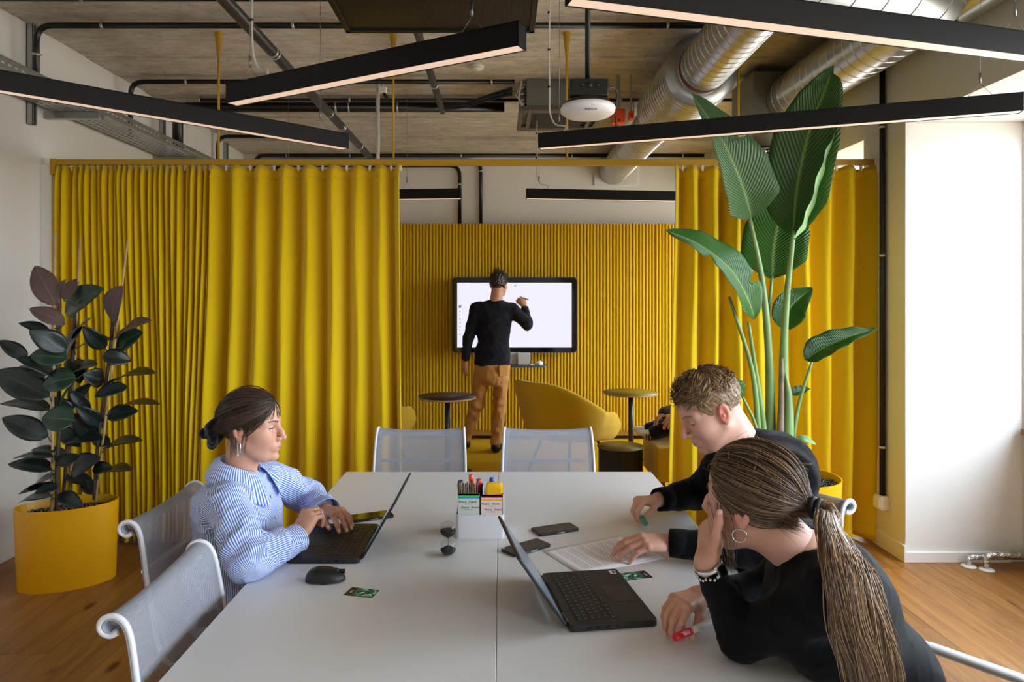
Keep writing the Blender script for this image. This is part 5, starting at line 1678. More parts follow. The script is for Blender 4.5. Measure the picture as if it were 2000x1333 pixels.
# ------------------------------------------------------------------ heads and hands
M_skin = attr_mat('skin', .48, .35, bump=(350, .08, .0008), sss=.12)
M_hair = attr_mat('hair', .42, .5)
def rotm(yaw, pitch=0, roll=0):
    """head frame: +x face forward, +y to the person's left, +z up; pitch < 0 looks down, roll > 0 tips the head to its right"""
    return np.array((Matrix.Rotation(yaw, 3, 'Z') @ Matrix.Rotation(-pitch, 3, 'Y') @ Matrix.Rotation(roll, 3, 'X')))
def head(origin, Rm, neck_base, sex='f', skin='#d9a78c', lips='#b96a62', brow='#4a3424', blush='#cf8572', ear='#cc7c68', res=.0021, look_down=.35, sc=1.0, neck_r=.052, eyes='#50606a'):
    """returns vertices, faces, colours in world space; one surface from crown to the root of the neck"""
    o = np.array(origin, float)
    W2L = lambda p: (np.array(p, float) - o) @ Rm / sc
    nb = W2L(neck_base)
    lo = np.minimum([-.12, -.1, -.14], nb - .075); hi = np.maximum([.135, .1, .135], nb + .075)
    b = Blob(lo, hi, res)
    m_ = sex == 'm'
    b.ell((-.014, 0, .034), (.094, .0745, .083), .01)
    b.ell((.03, 0, .036), (.0535, .0605, .0555), .018)
    b.ell((.026, 0, -.03), (.058, .0585, .072), .03)
    b.ell((.034, 0, -.068), (.05, .047 if m_ else .044, .042), .03)
    jw = .002 if m_ else 0
    for s in (-1, 1):
        b.cap((-.006, s * (.052 + jw), -.052), (.052, s * (.022 + jw), -.1), .0145 + jw, .014, .028)
        b.ell((.05, s * .04, -.03), (.03, .022, .025), .03)
        b.cap((.079, s * .012, .0165), (.062, s * .046, .013), .0085 if not m_ else .0105, .008, .018)
        b.ell((.094, s * .03, -.003), (.021, .0175, .0115), .016, sub=True)
    b.ell((.0775, 0, -.102), (.017, .018, .0145), .02)
    # nose
    tipx = .119 if m_ else .116
    b.cap((.083, 0, .010), (.100, 0, -.018), .0062, .0075, .014)
    b.cap((.099, 0, -.016), (tipx - .008, 0, -.036), .0078, .0098, .008)
    for s in (-1, 1):
        b.ell((.0945, s * .0118, -.0405), (.011, .0068, .0078), .006)
    for s in (-1, 1): b.ell((.1015, s * .0062, -.0465), (.0055, .0035, .003), .002, sub=True)
    # mouth
    b.ell((.081, 0, -.067), (.0145, .026, .018), .014)
    b.ell((.0900, 0, -.0655), (.0085, .022, .0052), .005)
    b.ell((.0885, 0, -.0765), (.0085, .0195, .006), .005)
    b.cap((.0995, -.02, -.0708), (.0995, .02, -.0708), .0022, .0022, .002, sub=True)
    b.ell((.096, 0, -.0875), (.007, .016, .004), .006, sub=True)
    # eyes: ball, lids that leave a narrow opening
    eye_c = []
    for s in (-1, 1):
        c = np.array((.069, s * .0315, -.002)); eye_c.append(c)
        b.ell(c, (.0138, .0150, .0132), .004)
        oz = -.0025 - .005 * look_down
        b.ell(c + (.0125, s * .001, oz), (.006, .0115, .0034 - .0018 * look_down), .0015, sub=True)
        b.ell(c, (.0122, .0128, .0122), .0005)
    # ears
    for s in (-1, 1):
        tl = .22
        ex = np.array((math.cos(tl), 0, math.sin(tl))); ez = np.array((-math.sin(tl), 0, math.cos(tl)))
        ey = np.cross(ez, ex)
        er = np.stack([ex, ey, ez], 1)
        c = np.array((-.012, s * .074, -.012))
        b.ell(c + (-.002, s * .004, 0), (.0175, .0075, .031), .004, rot=er)
        b.ell(c + (.002, s * .0115, .002), (.0105, .006, .021), .003, rot=er, sub=True)
        b.ell(c + (.005, s * .006, -.004), (.005, .005, .007), .003)
        b.ell(c + (.004, s * .003, -.027), (.008, .0045, .008), .004)
    # neck
    up = np.array((-.03, 0, -.035)); fr = np.array((.012, 0, -.08))
    b.cap(up, nb, neck_r, neck_r * 1.08, .02)
    b.cap((-.005, 0, -.06), nb + (.01, 0, 0), neck_r * .92, neck_r, .02)
    if m_: b.ell(nb * .45 + np.array((.04, 0, -.06)) * .55 + (.018, 0, 0), (.013, .011, .014), .012)
    V_, F = b.mesh(1)
    # tones of the skin
    C = np.tile(rgb(skin), (len(V_), 1))
    def paint(c, r, col, amt=1.0, soft=.5):
        d = np.linalg.norm((V_ - np.array(c)) / np.array(r), axis=1)
        w = np.clip((1 - d) / soft, 0, 1) * amt
        C[:] = C * (1 - w[:, None]) + rgb(col) * w[:, None]
    C *= (1 + .05 * wob(V_, 60, 2))[:, None]
    for s in (-1, 1):
        paint((.07, s * .042, -.035), (.03, .026, .022), blush, .45, 1.0)
        paint((-.012, s * .085, -.01), (.03, .024, .04), ear, .75, .5)
        for k_ in range(7):
            q = k_ / 6
            paint((.089 - .017 * q * q, s * (.015 + .031 * q), .0175 + .004 * math.sin(q * 2.4) ), (.014, .0062, .0042), brow, .85, .5)
        c = eye_c[0 if s < 0 else 1]
        onball = np.linalg.norm(V_ - c, axis=1)
        vis = (onball < .01265) & (V_[:, 0] > c[0] + .0075) & (np.abs(V_[:, 2] - (c[2] - .0025 - .005 * look_down)) < .0042) & (np.abs(V_[:, 1] - c[1]) < .0118)
        C[vis] = rgb('#d8d4d0')
        ir = vis & (np.hypot(V_[:, 1] - c[1] - .001, V_[:, 2] - c[2] + .003) < .0052)
        C[ir] = rgb(eyes)
        # lash line
        lash = (onball < .0158) & (V_[:, 0] > c[0] + .004) & (np.abs(V_[:, 2] - (c[2] + .0012 - .0058 * look_down)) < .0023) & (np.abs(V_[:, 1] - c[1]) < .0145)
        C[lash] = C[lash] * .2 + rgb(brow) * .3
        for k_ in range(5):
            q = k_ / 4
            paint((c[0] + .013 - .006 * q, c[1] + s * (-.006 + .02 * q), c[2] + .0015 - .0062 * look_down - .001 * q), (.008, .0048, .0021), brow, .8, .5)
    paint((.112, 0, -.037), (.016, .016, .014), blush, .4, 1.0)
    paint((.095, 0, -.0655), (.012, .022, .0052), lips, .9, .4)
    paint((.094, 0, -.0765), (.012, .0195, .0062), lips, .9, .4)
    paint((.099, 0, -.0708), (.01, .021, .0016), '#6d332e', .7, .4)
    if m_:
        st = np.clip(1 - np.linalg.norm((V_ - (.05, 0, -.088)) / (.07, .065, .042), axis=1), 0, .35) * .5
        C = C * (1 - st[:, None]) + rgb('#9a7460') * st[:, None]
    return (V_ * sc) @ Rm.T + o, F, C

def hand(b, wrist, fwd, nrm, side, curl, spread=.1, thumb=((.5, .5), (.3, .4)), sc=1.0, forearm=None, fr=(.024, .03)):
    """adds a hand to the blob b.  fwd: wrist to knuckles, nrm: out of the back of the hand,
    side: +1 when the thumb lies towards nrm x fwd;  curl: (knuckle, middle, end) bends per finger.  returns finger tips"""
    w = np.array(wrist, float); f = np.array(fwd, float); f /= np.linalg.norm(f)
    n = np.array(nrm, float); n -= f * (n @ f); n /= np.linalg.norm(n)
    t = np.cross(n, f) * side                                   # towards the thumb
    mc = [(.088, .026), (.09, .008), (.085, -.010), (.077, -.026)]
    ph = [(.044, .026, .021), (.049, .030, .022), (.045, .028, .022), (.035, .021, .02)]
    rd = [(.0106, .0094, .0083), (.011, .0097, .0085), (.0105, .0093, .0081), (.0095, .0083, .0073)]
    S = sc
    for i in range(4):
        L, off = mc[i]
        a = w + t * off * .55 * S + f * .008 * S; e = w + f * L * S + t * off * S + n * (.004 if i in (1, 2) else .0) * S
        b.cap(a, e, .0125 * S, .0118 * S, .014 * S)
    b.ell(w + f * .05 * S - n * .004 * S, (.04 * S, .034 * S, .0135 * S), .012 * S, rot=np.stack([f, t, n], 1))
    b.cap(w + f * .012 * S + t * .014 * S - n * .004 * S, w + f * .05 * S + t * .03 * S - n * .009 * S, .015 * S, .012 * S, .014 * S)   # ball of the thumb
    tips = []
    for i in range(4):
        L, off = mc[i]
        p = w + f * L * S + t * off * S + n * (.004 if i in (1, 2) else .0) * S
        sp = spread * (1.5 - i) / 1.5
        d = f * math.cos(sp) + t * math.sin(sp)
        c = curl[i]
        ang = 0
        b.cap(p, p, .0112 * S, .0112 * S, .006)
        for j in range(3):
            ang += c[j]
            v = d * math.cos(ang) - n * math.sin(ang)
            q = p + v * ph[i][j] * S
            r0 = rd[i][j] * S; r1 = (rd[i][j + 1] if j < 2 else rd[i][2] * .82) * S
            b.cap(p, q, r0, r1, .0028)
            p = q
        up = d * math.sin(ang) + n * math.cos(ang)
        tips.append((p, v, up))
    # thumb leaves the side of the palm near its base
    p = w + f * .022 * S + t * .022 * S - n * .006 * S
    (o1, d1), (b2, b3) = thumb                                  # opening away from the palm, drop below it, two bends
    v = f * math.cos(o1) + t * math.sin(o1) - n * d1; v /= np.linalg.norm(v)
    fold = -t * .85 + f * .25 - n * .2
    for j, L in enumerate((.046, .034, .027)):
        q = p + v * L * S
        b.cap(p, q, (.0135, .0108, .0098)[j] * S, (.0108, .0098, .0075)[j] * S, .006)
        p = q
        v = v + fold * (b2, b3)[min(j, 1)]; v /= np.linalg.norm(v)
    tips.append((p, v, n * .6 + t * .5))
    # wrist and forearm
    if forearm is not None:
        b.cap(w + f * .01 * S, w, .021 * S, fr[0] * S, .014, ax=n, sq=1.25)
        b.cap(w, np.array(forearm, float), fr[0] * S, fr[1] * S, .012, ax=n, sq=1.2)
    return tips
def hand_mesh(wrist, fwd, nrm, side, curl, skin='#d9a78c', red='#cf8a74', res=.0017, nail='#e3bdb0', **kw):
    w = np.array(wrist, float); fa = np.array(kw.get('forearm', w), float)
    lo = np.minimum(w - .21, fa - .06); hi = np.maximum(w + .21, fa + .06)
    f = np.array(fwd, float); f /= np.linalg.norm(f)
    c = w + f * .09
    lo = np.minimum(np.minimum(c - .125, w - .06), fa - .05); hi = np.maximum(np.maximum(c + .125, w + .06), fa + .05)
    b = Blob(lo, hi, res)
    tips = hand(b, wrist, fwd, nrm, side, curl, **kw)
    V_, F = b.mesh(1)
    C = np.tile(rgb(skin), (len(V_), 1)) * (1 + .05 * wob(V_, 70, 5))[:, None]
    sc = kw.get('sc', 1.0)
    for (p, v, up) in tips:
        d = np.linalg.norm(V_ - p, axis=1)
        wgt = np.clip(1 - d / (.03 * sc), 0, 1)[:, None] * .55
        C = C * (1 - wgt) + rgb(red) * wgt
        up = up / np.linalg.norm(up)
        q = V_ - (p + up * .006 * sc - v * .001)
        sv = np.cross(v, up)
        nl = ((q @ v / (.0075 * sc)) ** 2 + (q @ sv / (.0052 * sc)) ** 2 + (q @ up / (.005 * sc)) ** 2) < 1
        C[nl] = rgb(nail)
    return (V_, F, C), tips
# ------------------------------------------------------------------ people
def place_head(Rm, local, px, py, Y, sc=1.0):
    p = np.array(at(px, py, Y)); return p - Rm @ np.array(local) * sc
def seg_dist(V_, a, b):
    a = np.array(a, float); b = np.array(b, float); d = b - a
    t = np.clip((V_ - a) @ d / (d @ d), 0, 1)
    return np.linalg.norm(V_ - a - t[:, None] * d, axis=1), t
def folds(V_, N, c, d, freq, amp, rad, seed):
    """sharp little cloth folds around a point, running across direction d"""
    c = np.array(c, float); d = np.array(d, float); d /= np.linalg.norm(d)
    g = np.exp(-(np.linalg.norm(V_ - c, axis=1) / rad) ** 2)
    s = np.sin((V_ - c) @ d * freq * .75 + 3.0 * wob(V_, freq * .16, seed)) * np.clip(.6 + .7 * wob(V_, freq * .2, seed + 50), 0, 1.2)
    return V_ + N * (amp * g * (np.sign(s) * np.abs(s) ** .8))[:, None]
def crease(V_, N, P, f, amp, seed):
    """long sharp creases of loose cloth"""
    w = wob(P, f, seed); w2 = wob(P, f * 2.1, seed + 1)
    return V_ + N * (amp * ((1 - 2 * np.minimum(1, np.abs(w) * 1.6)) * .6 + (1 - 2 * np.minimum(1, np.abs(w2) * 1.6)) * .3))[:, None]
def rest(V_, laptop=False):
    """skin and cloth that press on the table (or the laptop) flatten against it"""
    x, y, z = V_[:, 0], V_[:, 1], V_[:, 2]
    on = (x > -.716) & (x < .696) & (z > .69) & (z < TZ + .0012)
    V_[on, 2] = TZ + .0012
    if laptop:
        on = (x > -.651) & (x < -.422) & (y > 2.058) & (y < 2.387) & (z > .70) & (z < TZ + .0192)
        V_[on, 2] = TZ + .0192
    return V_
def part(name, V_, F, m, root, col=None, attrs=None, kind=None):
    o = np.array(root.location)
    return link(name, solid_mesh(name, V_ - o, F, col, attrs), m, root, kind=kind)
def cloth(col, name, rough=.9, bump=(500, .3, .0015), sheen=.3, var=None):
    return mat(name, col, rough, spec=.12, bump=bump, sheen=sheen, var=var)
def hair_paths(o, Rm, starts, tie, n, k=14, lift=(.0, .008), rs=None, cen=(-.014, 0, .034), rad=(.1, .081, .09), t0max=.55, jit=.004, sc=1.0, tie_jit=.01):
    """strands combed over the skull from the hairline to the tying point"""
    cen = np.array(cen); rad = np.array(rad)
    S = np.array(starts, float)
    seg = np.linalg.norm(np.diff(S, axis=0), axis=1); cum = np.concatenate([[0], np.cumsum(seg)]); cum /= cum[-1]
    u = rs.rand(n)
    st = np.stack([np.interp(u, cum, S[:, i]) for i in range(3)], 1) + rs.normal(size=(n, 3)) * jit
    d0 = (st - cen) / rad; d0 /= np.linalg.norm(d0, axis=1, keepdims=True)
    T = np.array(tie) + rs.normal(size=(n, 3)) * tie_jit
    d1 = (T - cen) / rad; R1 = np.linalg.norm(d1, axis=1, keepdims=True); d1 = d1 / R1
    om = np.arccos(np.clip((d0 * d1).sum(1, keepdims=True), -1, 1)) + 1e-6
    t0 = rs.rand(n, 1) ** 1.5 * t0max; t0[: n // 3] = 0
    tt = t0 + (1 - t0) * np.linspace(0, 1, k)[None, :]
    D = (np.sin((1 - tt) * om)[..., None] * d0[:, None] + np.sin(tt * om)[..., None] * d1[:, None]) / np.sin(om)[..., None]
    lf = rs.uniform(lift[0], lift[1], (n, 1)) * np.sin(np.linspace(0.25, 1, k) * pi * .62)[None, :]
    endr = np.clip((tt - .82) / .18, 0, 1) ** 2
    scale = (1 + lf / .09) * (1 - endr) + (R1 * 1.0) * endr
    L = cen + D * rad * scale[..., None]
    return (L * sc) @ Rm.T + np.array(o)
def to_world(o, Rm, pts, sc=1.0): return (np.array(pts) * sc) @ Rm.T + np.array(o)
def hair_cap(o, Rm, face, ears=True, rad=(.099, .080, .088), cen=(-.014, 0, .034), res=.0035, col='#3b2a20', seed=1, amp=.0015, sc=1.0, extra=None, cutlow=None):
    b = Blob((-.14, -.11, -.12), (.12, .11, .15), res)
    b.ell(cen, rad, .005)
    if extra:
        for (c, r) in extra: b.ell(c, r, .02)
    b.ell(face[0], face[1], .006, sub=True)
    if ears:
        for s in (-1, 1): b.ell((-.004, s * .09, -.016), (.026, .028, .034), .008, sub=True)
    if cutlow: b.cut(cutlow[0], cutlow[1])
    V_, F = b.mesh(1)
    N = normals(V_, F)
    V_ = V_ + N * (amp * wob(V_ * (1, 3, 3), 120, seed))[:, None]
    C = rgb(col)[None, :] * (1 + .25 * wob(V_ * (.6, 3, 3), 90, seed + 1))[:, None]
    return to_world(o, Rm, V_, sc), F, np.clip(C, 0, 1)
def ring_tube(name, c, axis, r, rt, m, root, n=24, sq=1.0, up=None):
    M = frame(Vector(c) - Vector(root.location), axis, up or ((0, 0, 1) if abs(Vector(axis).normalized().z) < .9 else (1, 0, 0)))
    mb = MB().tube([M @ Vector((0, r * math.cos(2 * pi * i / n), r * sq * math.sin(2 * pi * i / n))) for i in range(n)], rt, 8, closed=True)
    return mb.build(name, m, root)
M_silver = mat('silver', '#d9dadd', .18, 1.0)
M_gold = mat('pale_gold', '#d9bd7a', .22, 1.0)
def body_core(segs, res=.008):
    P = np.array([p for s in segs for p in (s[0], s[1])], float)
    b = Blob(P.min(0) - .2, P.max(0) + .2, res)
    for s in segs: b.cap(s[0], s[1], s[2], s[3], .03)
    return b.mesh(1)

# ---- woman in the striped shirt ------------------------------------------------
def woman_striped():
    root = thing('person', 'woman in a blue and white striped shirt typing on a laptop', 'person', (-.9, 2.27, 0))
    Rm = rotm(-.03, -.05, 0)
    o = place_head(Rm, (-.012, -.074, -.012), 467, 845, 2.196)
    nb = np.array((-.872, 2.27, .955))
    SR, SL = np.array((-.85, 2.115, .905)), np.array((-.82, 2.435, .905))
    ER, EL = np.array((-.722, 1.955, .797)), np.array((-.735, 2.60, .79))
    WR, WL = np.array((-.628, 2.105, .80)), np.array((-.612, 2.395, .797))
    skin = '#cf9a80'
    parts = [head(o, Rm, nb, 'f', skin, '#bd736a', '#4a3526', '#d48f7c', '#d08a72', look_down=.05, neck_r=.044)]
    hR, tR = hand_mesh(WR, (.33, .55, .77), (-.35, -.8, .35), 1, [(1.0, 1.25, .6), (.95, 1.2, .6), (.9, 1.2, .6), (.85, 1.1, .6)], skin=skin, sc=.93, spread=.05, thumb=((.35, .5), (.3, .3)), forearm=WR + (ER - WR) * .45)
    hL, tL = hand_mesh(WL, (.66, -.72, .17), (.0, .0, 1), -1, [(.48, .35, .2), (.45, .38, .25), (.45, .4, .28), (.48, .45, .3)], skin=skin, sc=.93, spread=.16, thumb=((.45, .35), (.2, .1)), nail='#eed3a8', forearm=WL + (EL - WL) * .45)
    core = body_core([(nb, (-.9, 2.27, .8), .06, .1), ((-.9, 2.27, .8), (-.89, 2.27, .54), .09, .1), (SR, ER, .036, .035), (ER, WR, .035, .025), (SL, EL, .036, .035), (EL, WL, .035, .025), (SR + (0, .02, -.05), SL + (0, -.02, -.05), .04, .04)])
    parts += [hR, hL, (core[0], core[1], np.tile(rgb(skin), (len(core[0]), 1)))]
    v, f_, c = join(parts)
    part('body', rest(v, True), f_, M_skin, root, c)
    # shirt
    b = Blob((-1.16, 1.78, .42), (-.5, 2.75, 1.03), .005)
    b.ell((-.865, 2.27, .80), (.125, .165, .15), .04)
    b.ell((-.90, 2.27, .86), (.11, .17, .1), .05)
    b.ell((-.918, 2.27, .63), (.122, .16, .17), .05)
    b.ell((-.885, 2.27, .51), (.135, .18, .085), .04)
    b.cap(nb + (-.0, 0, -.03), SR + (0, .0, -.01), .060, .052, .04); b.cap(nb + (0, 0, -.03), SL + (0, 0, -.01), .060, .052, .04)
    b.cap(SR, ER, .063, .064, .03); b.cap(ER, ER + (WR - ER) * .82, .062, .046, .02)
    b.cap(SL, EL, .062, .06, .03); b.cap(EL, EL + (WL - EL) * .82, .06, .045, .02)
    b.cap(nb + (.0, 0, .045), nb + (-.0, 0, .12), .056, .07, .0, sub=True)
    f = b.f; zz = b.lo[2] + b.res * np.arange(b.n[2])
    # the sleeves lie flat on the table top
    xx = b.lo[0] + b.res * np.arange(b.n[0])
    tab = (xx[:, None] > -.718) & (zz[None, :] < TZ + .003)
    f[np.repeat(tab[:, None, :], b.n[1], 1)] = .01
    yy = b.lo[1] + b.res * np.arange(b.n[1])
    lapm = ((xx > -.655) & (xx < -.42))[:, None, None] & ((yy > 2.055) & (yy < 2.39))[None, :, None] & (zz < TZ + .02)[None, None, :]
    f[lapm] = .01
    V_, F = b.mesh(2)
    N = normals(V_, F)
    free = np.clip((V_[:, 2] - TZ - .006) / .02, 0, 1)[:, None]
    N = N * np.where(V_[:, 0:1] > -.72, free, 1)
    V0 = V_.copy()
    for args in ((ER + (0, -.02, 0), ER - SR, 115, .009, .085, 1), (SR * .6 + ER * .4, (.5, .3, .8), 80, .010, .1, 2), ((-.80, 2.12, .82), (.7, -.5, .4), 75, .009, .11, 3), (ER * .5 + WR * .5, WR - ER, 100, .009, .07, 4),
                 (EL * .5 + WL * .5, WL - EL, 100, .009, .09, 5), (SL * .5 + EL * .5, (.3, .4, .8), 80, .009, .1, 6), ((-.76, 2.28, .76), (.2, .9, .2), 60, .009, .12, 7), ((-1.0, 2.15, .72), (.3, .3, .9), 65, .010, .13, 8), ((-.95, 2.05, .8), (.8, .2, .6), 60, .008, .1, 9)):
        V_ = folds(V_, N, *args)
    V_ = crease(V_, N, V0, 30, .0075, 8)
    # stripe coordinate: round the torso, round the sleeves
    def around(a, bb, ref):
        a = np.array(a, float); ax = np.array(bb, float) - a; ax /= np.linalg.norm(ax)
        r_ = np.array(ref, float); r_ -= ax * (r_ @ ax); r_ /= np.linalg.norm(r_); q = np.cross(ax, r_)
        P = V0 - a
        return np.arctan2(P @ q, P @ r_)
    segs = [((-.90, 2.27, .5), (-.875, 2.27, .92), .15), (SR, ER, .06), (ER, WR, .055), (SL, EL, .06), (EL, WL, .055)]
    D = np.stack([seg_dist(V0, a, bb)[0] - r_ for a, bb, r_ in segs], 1)
    who = D.argmin(1)
    st = np.where(who == 0, around(*segs[0][:2], (-1, 0, 0)) * .155, 0)
    for i, ref in ((1, (1, 1, -1)), (2, (0, .4, -1)), (3, (1, -1, -1)), (4, (0, -.4, -1))):
        st = np.where(who == i, around(*segs[i][:2], ref) * .062, st)
    m = bpy.data.materials.new('blue_striped_cotton'); m.use_nodes = True; MATS['blue_striped_cotton'] = m
    k = NT(m); bs = m.node_tree.nodes['Principled BSDF']; bs.inputs['Roughness'].default_value = .8; bs.inputs['Specular IOR Level'].default_value = .2
    a_ = k.n('Attribute', attribute_name='stripe'); mu = k.n('Math', operation='MULTIPLY'); mu.inputs[1].default_value = 2 * pi / .0066
    si = k.n('Math', operation='SINE'); k.l(a_.outputs['Fac'], mu.inputs[0]); k.l(mu.outputs[0], si.inputs[0])
    rp = k.n('ValToRGB'); e = rp.color_ramp.elements; e[0].position = .42; e[0].color = srgb('#e9edf6'); e[1].position = .58; e[1].color = srgb('#5079cf')
    mr = k.n('MapRange'); mr.inputs['From Min'].default_value = -1; k.l(si.outputs[0], mr.inputs['Value']); k.l(mr.outputs[0], rp.inputs[0]); k.l(rp.outputs[0], bs.inputs['Base Color'])
    shirt = part('shirt', rest(V_, True), F, m, root, None, {'stripe': st})
    oo = np.array(root.location)
    def surf(name, fn, nu, nv, stripe, solid=.0025, closed=False):
        mb = MB().grid(fn, nu, nv, closed_u=closed)
        me = mb.mesh(name, m, fix=False)
        vals = [stripe(i / nu, j / nv) for i in range(nu + (0 if closed else 1)) for j in range(nv + 1)]
        at_ = me.attributes.new('stripe', 'FLOAT', 'POINT'); at_.data.foreach_set('value', vals)
        ob = link(name, me, None, shirt)
        md = ob.modifiers.new('thickness', 'SOLIDIFY'); md.thickness = solid
        return ob
    # collar: stand rising round the neck, then a fall turned outwards, open at the throat (+x)
    C0 = nb - oo
    def collar(u, v):
        a = .42 + (2 * pi - .84) * u
        ca, sa = math.cos(a), math.sin(a)
        front = max(0, ca) ** 1.5
        if v < .35:
            q = v / .35; r_ = .068 - .006 * q; z = -.01 + .055 * q
        else:
            q = (v - .35) / .65; r_ = .062 + .042 * q + .03 * front * q; z = .045 - (.062 + .035 * front) * q ** 1.3 + .008 * math.sin(q * pi)
        tilt = -.10 * ca * r_ / .07 * .35
        return Vector((C0[0] + .004 + r_ * ca * 1.0, C0[1] + r_ * sa * 1.12, C0[2] + z + .0 + tilt * .5 - .012 * front))
    surf('collar', collar, 60, 14, lambda u, v: (u - .5) * .42)
    for (E_, W_, nm) in ((ER, WR, 'cuff'), (EL, WL, 'cuff')):
        ax = (W_ - E_) / np.linalg.norm(W_ - E_)
        M = frame(Vector(W_ - oo), Vector(ax), (0, 0, 1))
        def cuff(u, v, M=M):
            a = u * 2 * pi; r_ = .041 + .004 * math.sin(a * 2 + 1) + .004 * v
            z = r_ * math.sin(a) * .95
            p = M @ Vector((-.062 + .066 * v, r_ * math.cos(a), z + .004))
            lap = p.x + oo[0] > -.655 and 2.055 < p.y + oo[1] < 2.39
            p.z = max(p.z, TZ + (.0195 if lap else .004))
            return p
        surf(nm, cuff, 36, 6, lambda u, v: v * .066, closed=True)
    # placket and buttons down the front
    def placket(u, v):
        z = .93 - .26 * v
        x = -.80 + .075 * math.sin(min(1, v * 1.5) * pi / 2) * 1.0
        return Vector((x + .008, 2.27 + .02 * (u - .5) * 1.6, z)) - Vector(oo)
    for i in range(3):
        z = .885 - i * .07
        # find the front of the shirt at this height
        near = (np.abs(V_[:, 2] - z) < .01) & (np.abs(V_[:, 1] - 2.27) < .012)
        x = V_[near, 0].max() if near.any() else -.76
        MB().lathe([(0, 0), (.0055, 0), (.0055, .002), (0, .002)], 14, c=Vector((x, 2.27, z)) - Vector(oo), axis='x').build('button', M_trim, shirt)
    # trousers under the table
    b = Blob((-1.15, 2.05, -.02), (-.3, 2.5, .62), .009)
    for s in (-1, 1):
        hp = np.array((-.885, 2.27 + s * .09, .515)); kn = np.array((-.46, 2.27 + s * .1, .52)); an = np.array((-.44, 2.27 + s * .1, .09))
        b.cap(hp, kn, .085, .06, .03); b.cap(kn, an, .058, .045, .02)
    V2, F2 = b.mesh(1); part('trousers', V2, F2, cloth('#23262e', 'dark_denim'), root)
    b = Blob((-.55, 2.05, -.01), (-.17, 2.5, .14), .006)
    for s in (-1, 1):
        b.cap((-.44, 2.27 + s * .1, .07), (-.44, 2.27 + s * .1, .045), .042, .042, .01); b.cap((-.44, 2.27 + s * .1, .035), (-.29, 2.27 + s * .1, .03), .04, .03, .02)
    V2, F2 = b.mesh(1); V2[:, 2] = np.maximum(V2[:, 2], .001); part('shoes', V2, F2, mat('white_shoe', '#d8d8d8', .5), root)
    # hair
    rs = np.random.RandomState(4)
    face = ((.12, 0, -.062), (.088, .105, .126))
    Vh, Fh, Ch = hair_cap(o, Rm, face, col='#33241b', seed=2)
    hair = part('hair', Vh, Fh, M_hair, root, Ch)
    tie = (-.112, 0, -.022)
    P = []
    for s in (-1, 1):
        line = [(.074, s * .0, .085), (.071, s * .022, .078), (.062, s * .045, .064), (.05, s * .064, .044), (.036, s * .073, .022), (.02, s * .078, .008), (-.008, s * .078, .022), (-.03, s * .079, .004), (-.04, s * .074, -.03), (-.055, s * .05, -.058), (-.06, s * .0, -.062)]
        P.append(hair_paths(o, Rm, line, tie, 900, rs=rs, lift=(.001, .007)))
    # the fringe swept back low over the temple
    line = [(.072, -.012, .082), (.07, -.03, .07), (.058, -.055, .05)]
    cen = (-.004, -.004, .01)
    P.append(hair_paths(o, Rm, line, (-.09, -.06, -.005), 260, rs=rs, lift=(.004, .011), t0max=.2))
    part_obj = strands('hair_strand', np.concatenate(P) - oo, .0011, hair, M_hair, '#3d2b20', '#22160f', '#5d4431', 3)
    part_obj['kind'] = 'stuff'
    # knot and its black scrunchie
    b = Blob((-.18, -.06, -.09), (-.07, .06, .04), .0035)
    b.ell((-.125, 0, -.022), (.026, .032, .03), .01); b.ell((-.14, 0, -.03), (.018, .026, .026), .01)
    V2, F2 = b.mesh(1); V2 = V2 + normals(V2, F2) * (.002 * wob(V2, 160, 3))[:, None]
    part('hair_bun', to_world(o, Rm, V2), F2, M_hair, root, np.tile(rgb('#2a1d15'), (len(V2), 1)))
    b = Blob((-.2, -.08, -.12), (-.06, .08, .05), .0035)
    for i in range(12):
        a = 2 * pi * i / 12
        b.ell((-.122 - .006 * math.sin(3 * a), .034 * math.cos(a), -.03 + .036 * math.sin(a)), (.014, .016, .016), .006)
    b.cap((-.14, 0, -.03), (-.158, -.006, -.036), .014, .018, .01); b.cap((-.13, 0, -.04), (-.128, -.006, -.075), .018, .014, .01)
    V2, F2 = b.mesh(1); V2 = V2 + normals(V2, F2) * (.0022 * wob(V2, 130, 7))[:, None]
    sc_ = part('scrunchie', to_world(o, Rm, V2), F2, cloth('#0d0c0e', 'black_velvet', .8), root)
    # loose wisps before and behind the ear
    W_ = []
    for i in range(60):
        y = -.079 - rs.rand() * .004; x = -.045 + rs.rand() * .02 if i % 3 else .012 + rs.rand() * .02
        z0 = -.0 if i % 3 else .01
        ln = rs.uniform(.05, .11)
        W_.append([(x + .012 * math.sin(q * 2.2) * (1 if i % 3 else -1) + rs.normal() * .0006, y - .004 * q, z0 - ln * q) for q in np.linspace(0, 1, 10)])
    ws = strands('loose_hair', to_world(o, Rm, W_) - oo, .0006, hair, M_hair, '#4a3627', '#2a1c13', '#7a5c42', 5); ws['kind'] = 'stuff'
    # earring: silver bar link
    e = to_world(o, Rm, [(-.006, -.0815, -.047)])[0]
    mb = MB().tube([Vector(e - oo) + Vector((0, 0, z)) + Vector((.0045 * sgn, -.002, 0)) for sgn, z in ((-1, 0), (-1, -.038), (-.5, -.042), (.5, -.042), (1, -.038), (1, 0), (.5, .004), (-.5, .004))], .0022, 8, closed=True)
    er = mb.build('earring', M_silver, root)
    # rings
    for tip, frac in ((tR[1], .052), (tR[2], .05), (tL[0], .058)):
        p, v, up = tip
    for h_, base in ((tR, WR), (tL, WL)):
        pass
    kn = np.array(WR) + np.array((.33, .55, .77)) / np.linalg.norm((.33, .55, .77)) * .092
    ring_tube('ring', kn + (.018, -.004, .008), (.8, .5, -.3), .0098, .0014, M_gold, root)
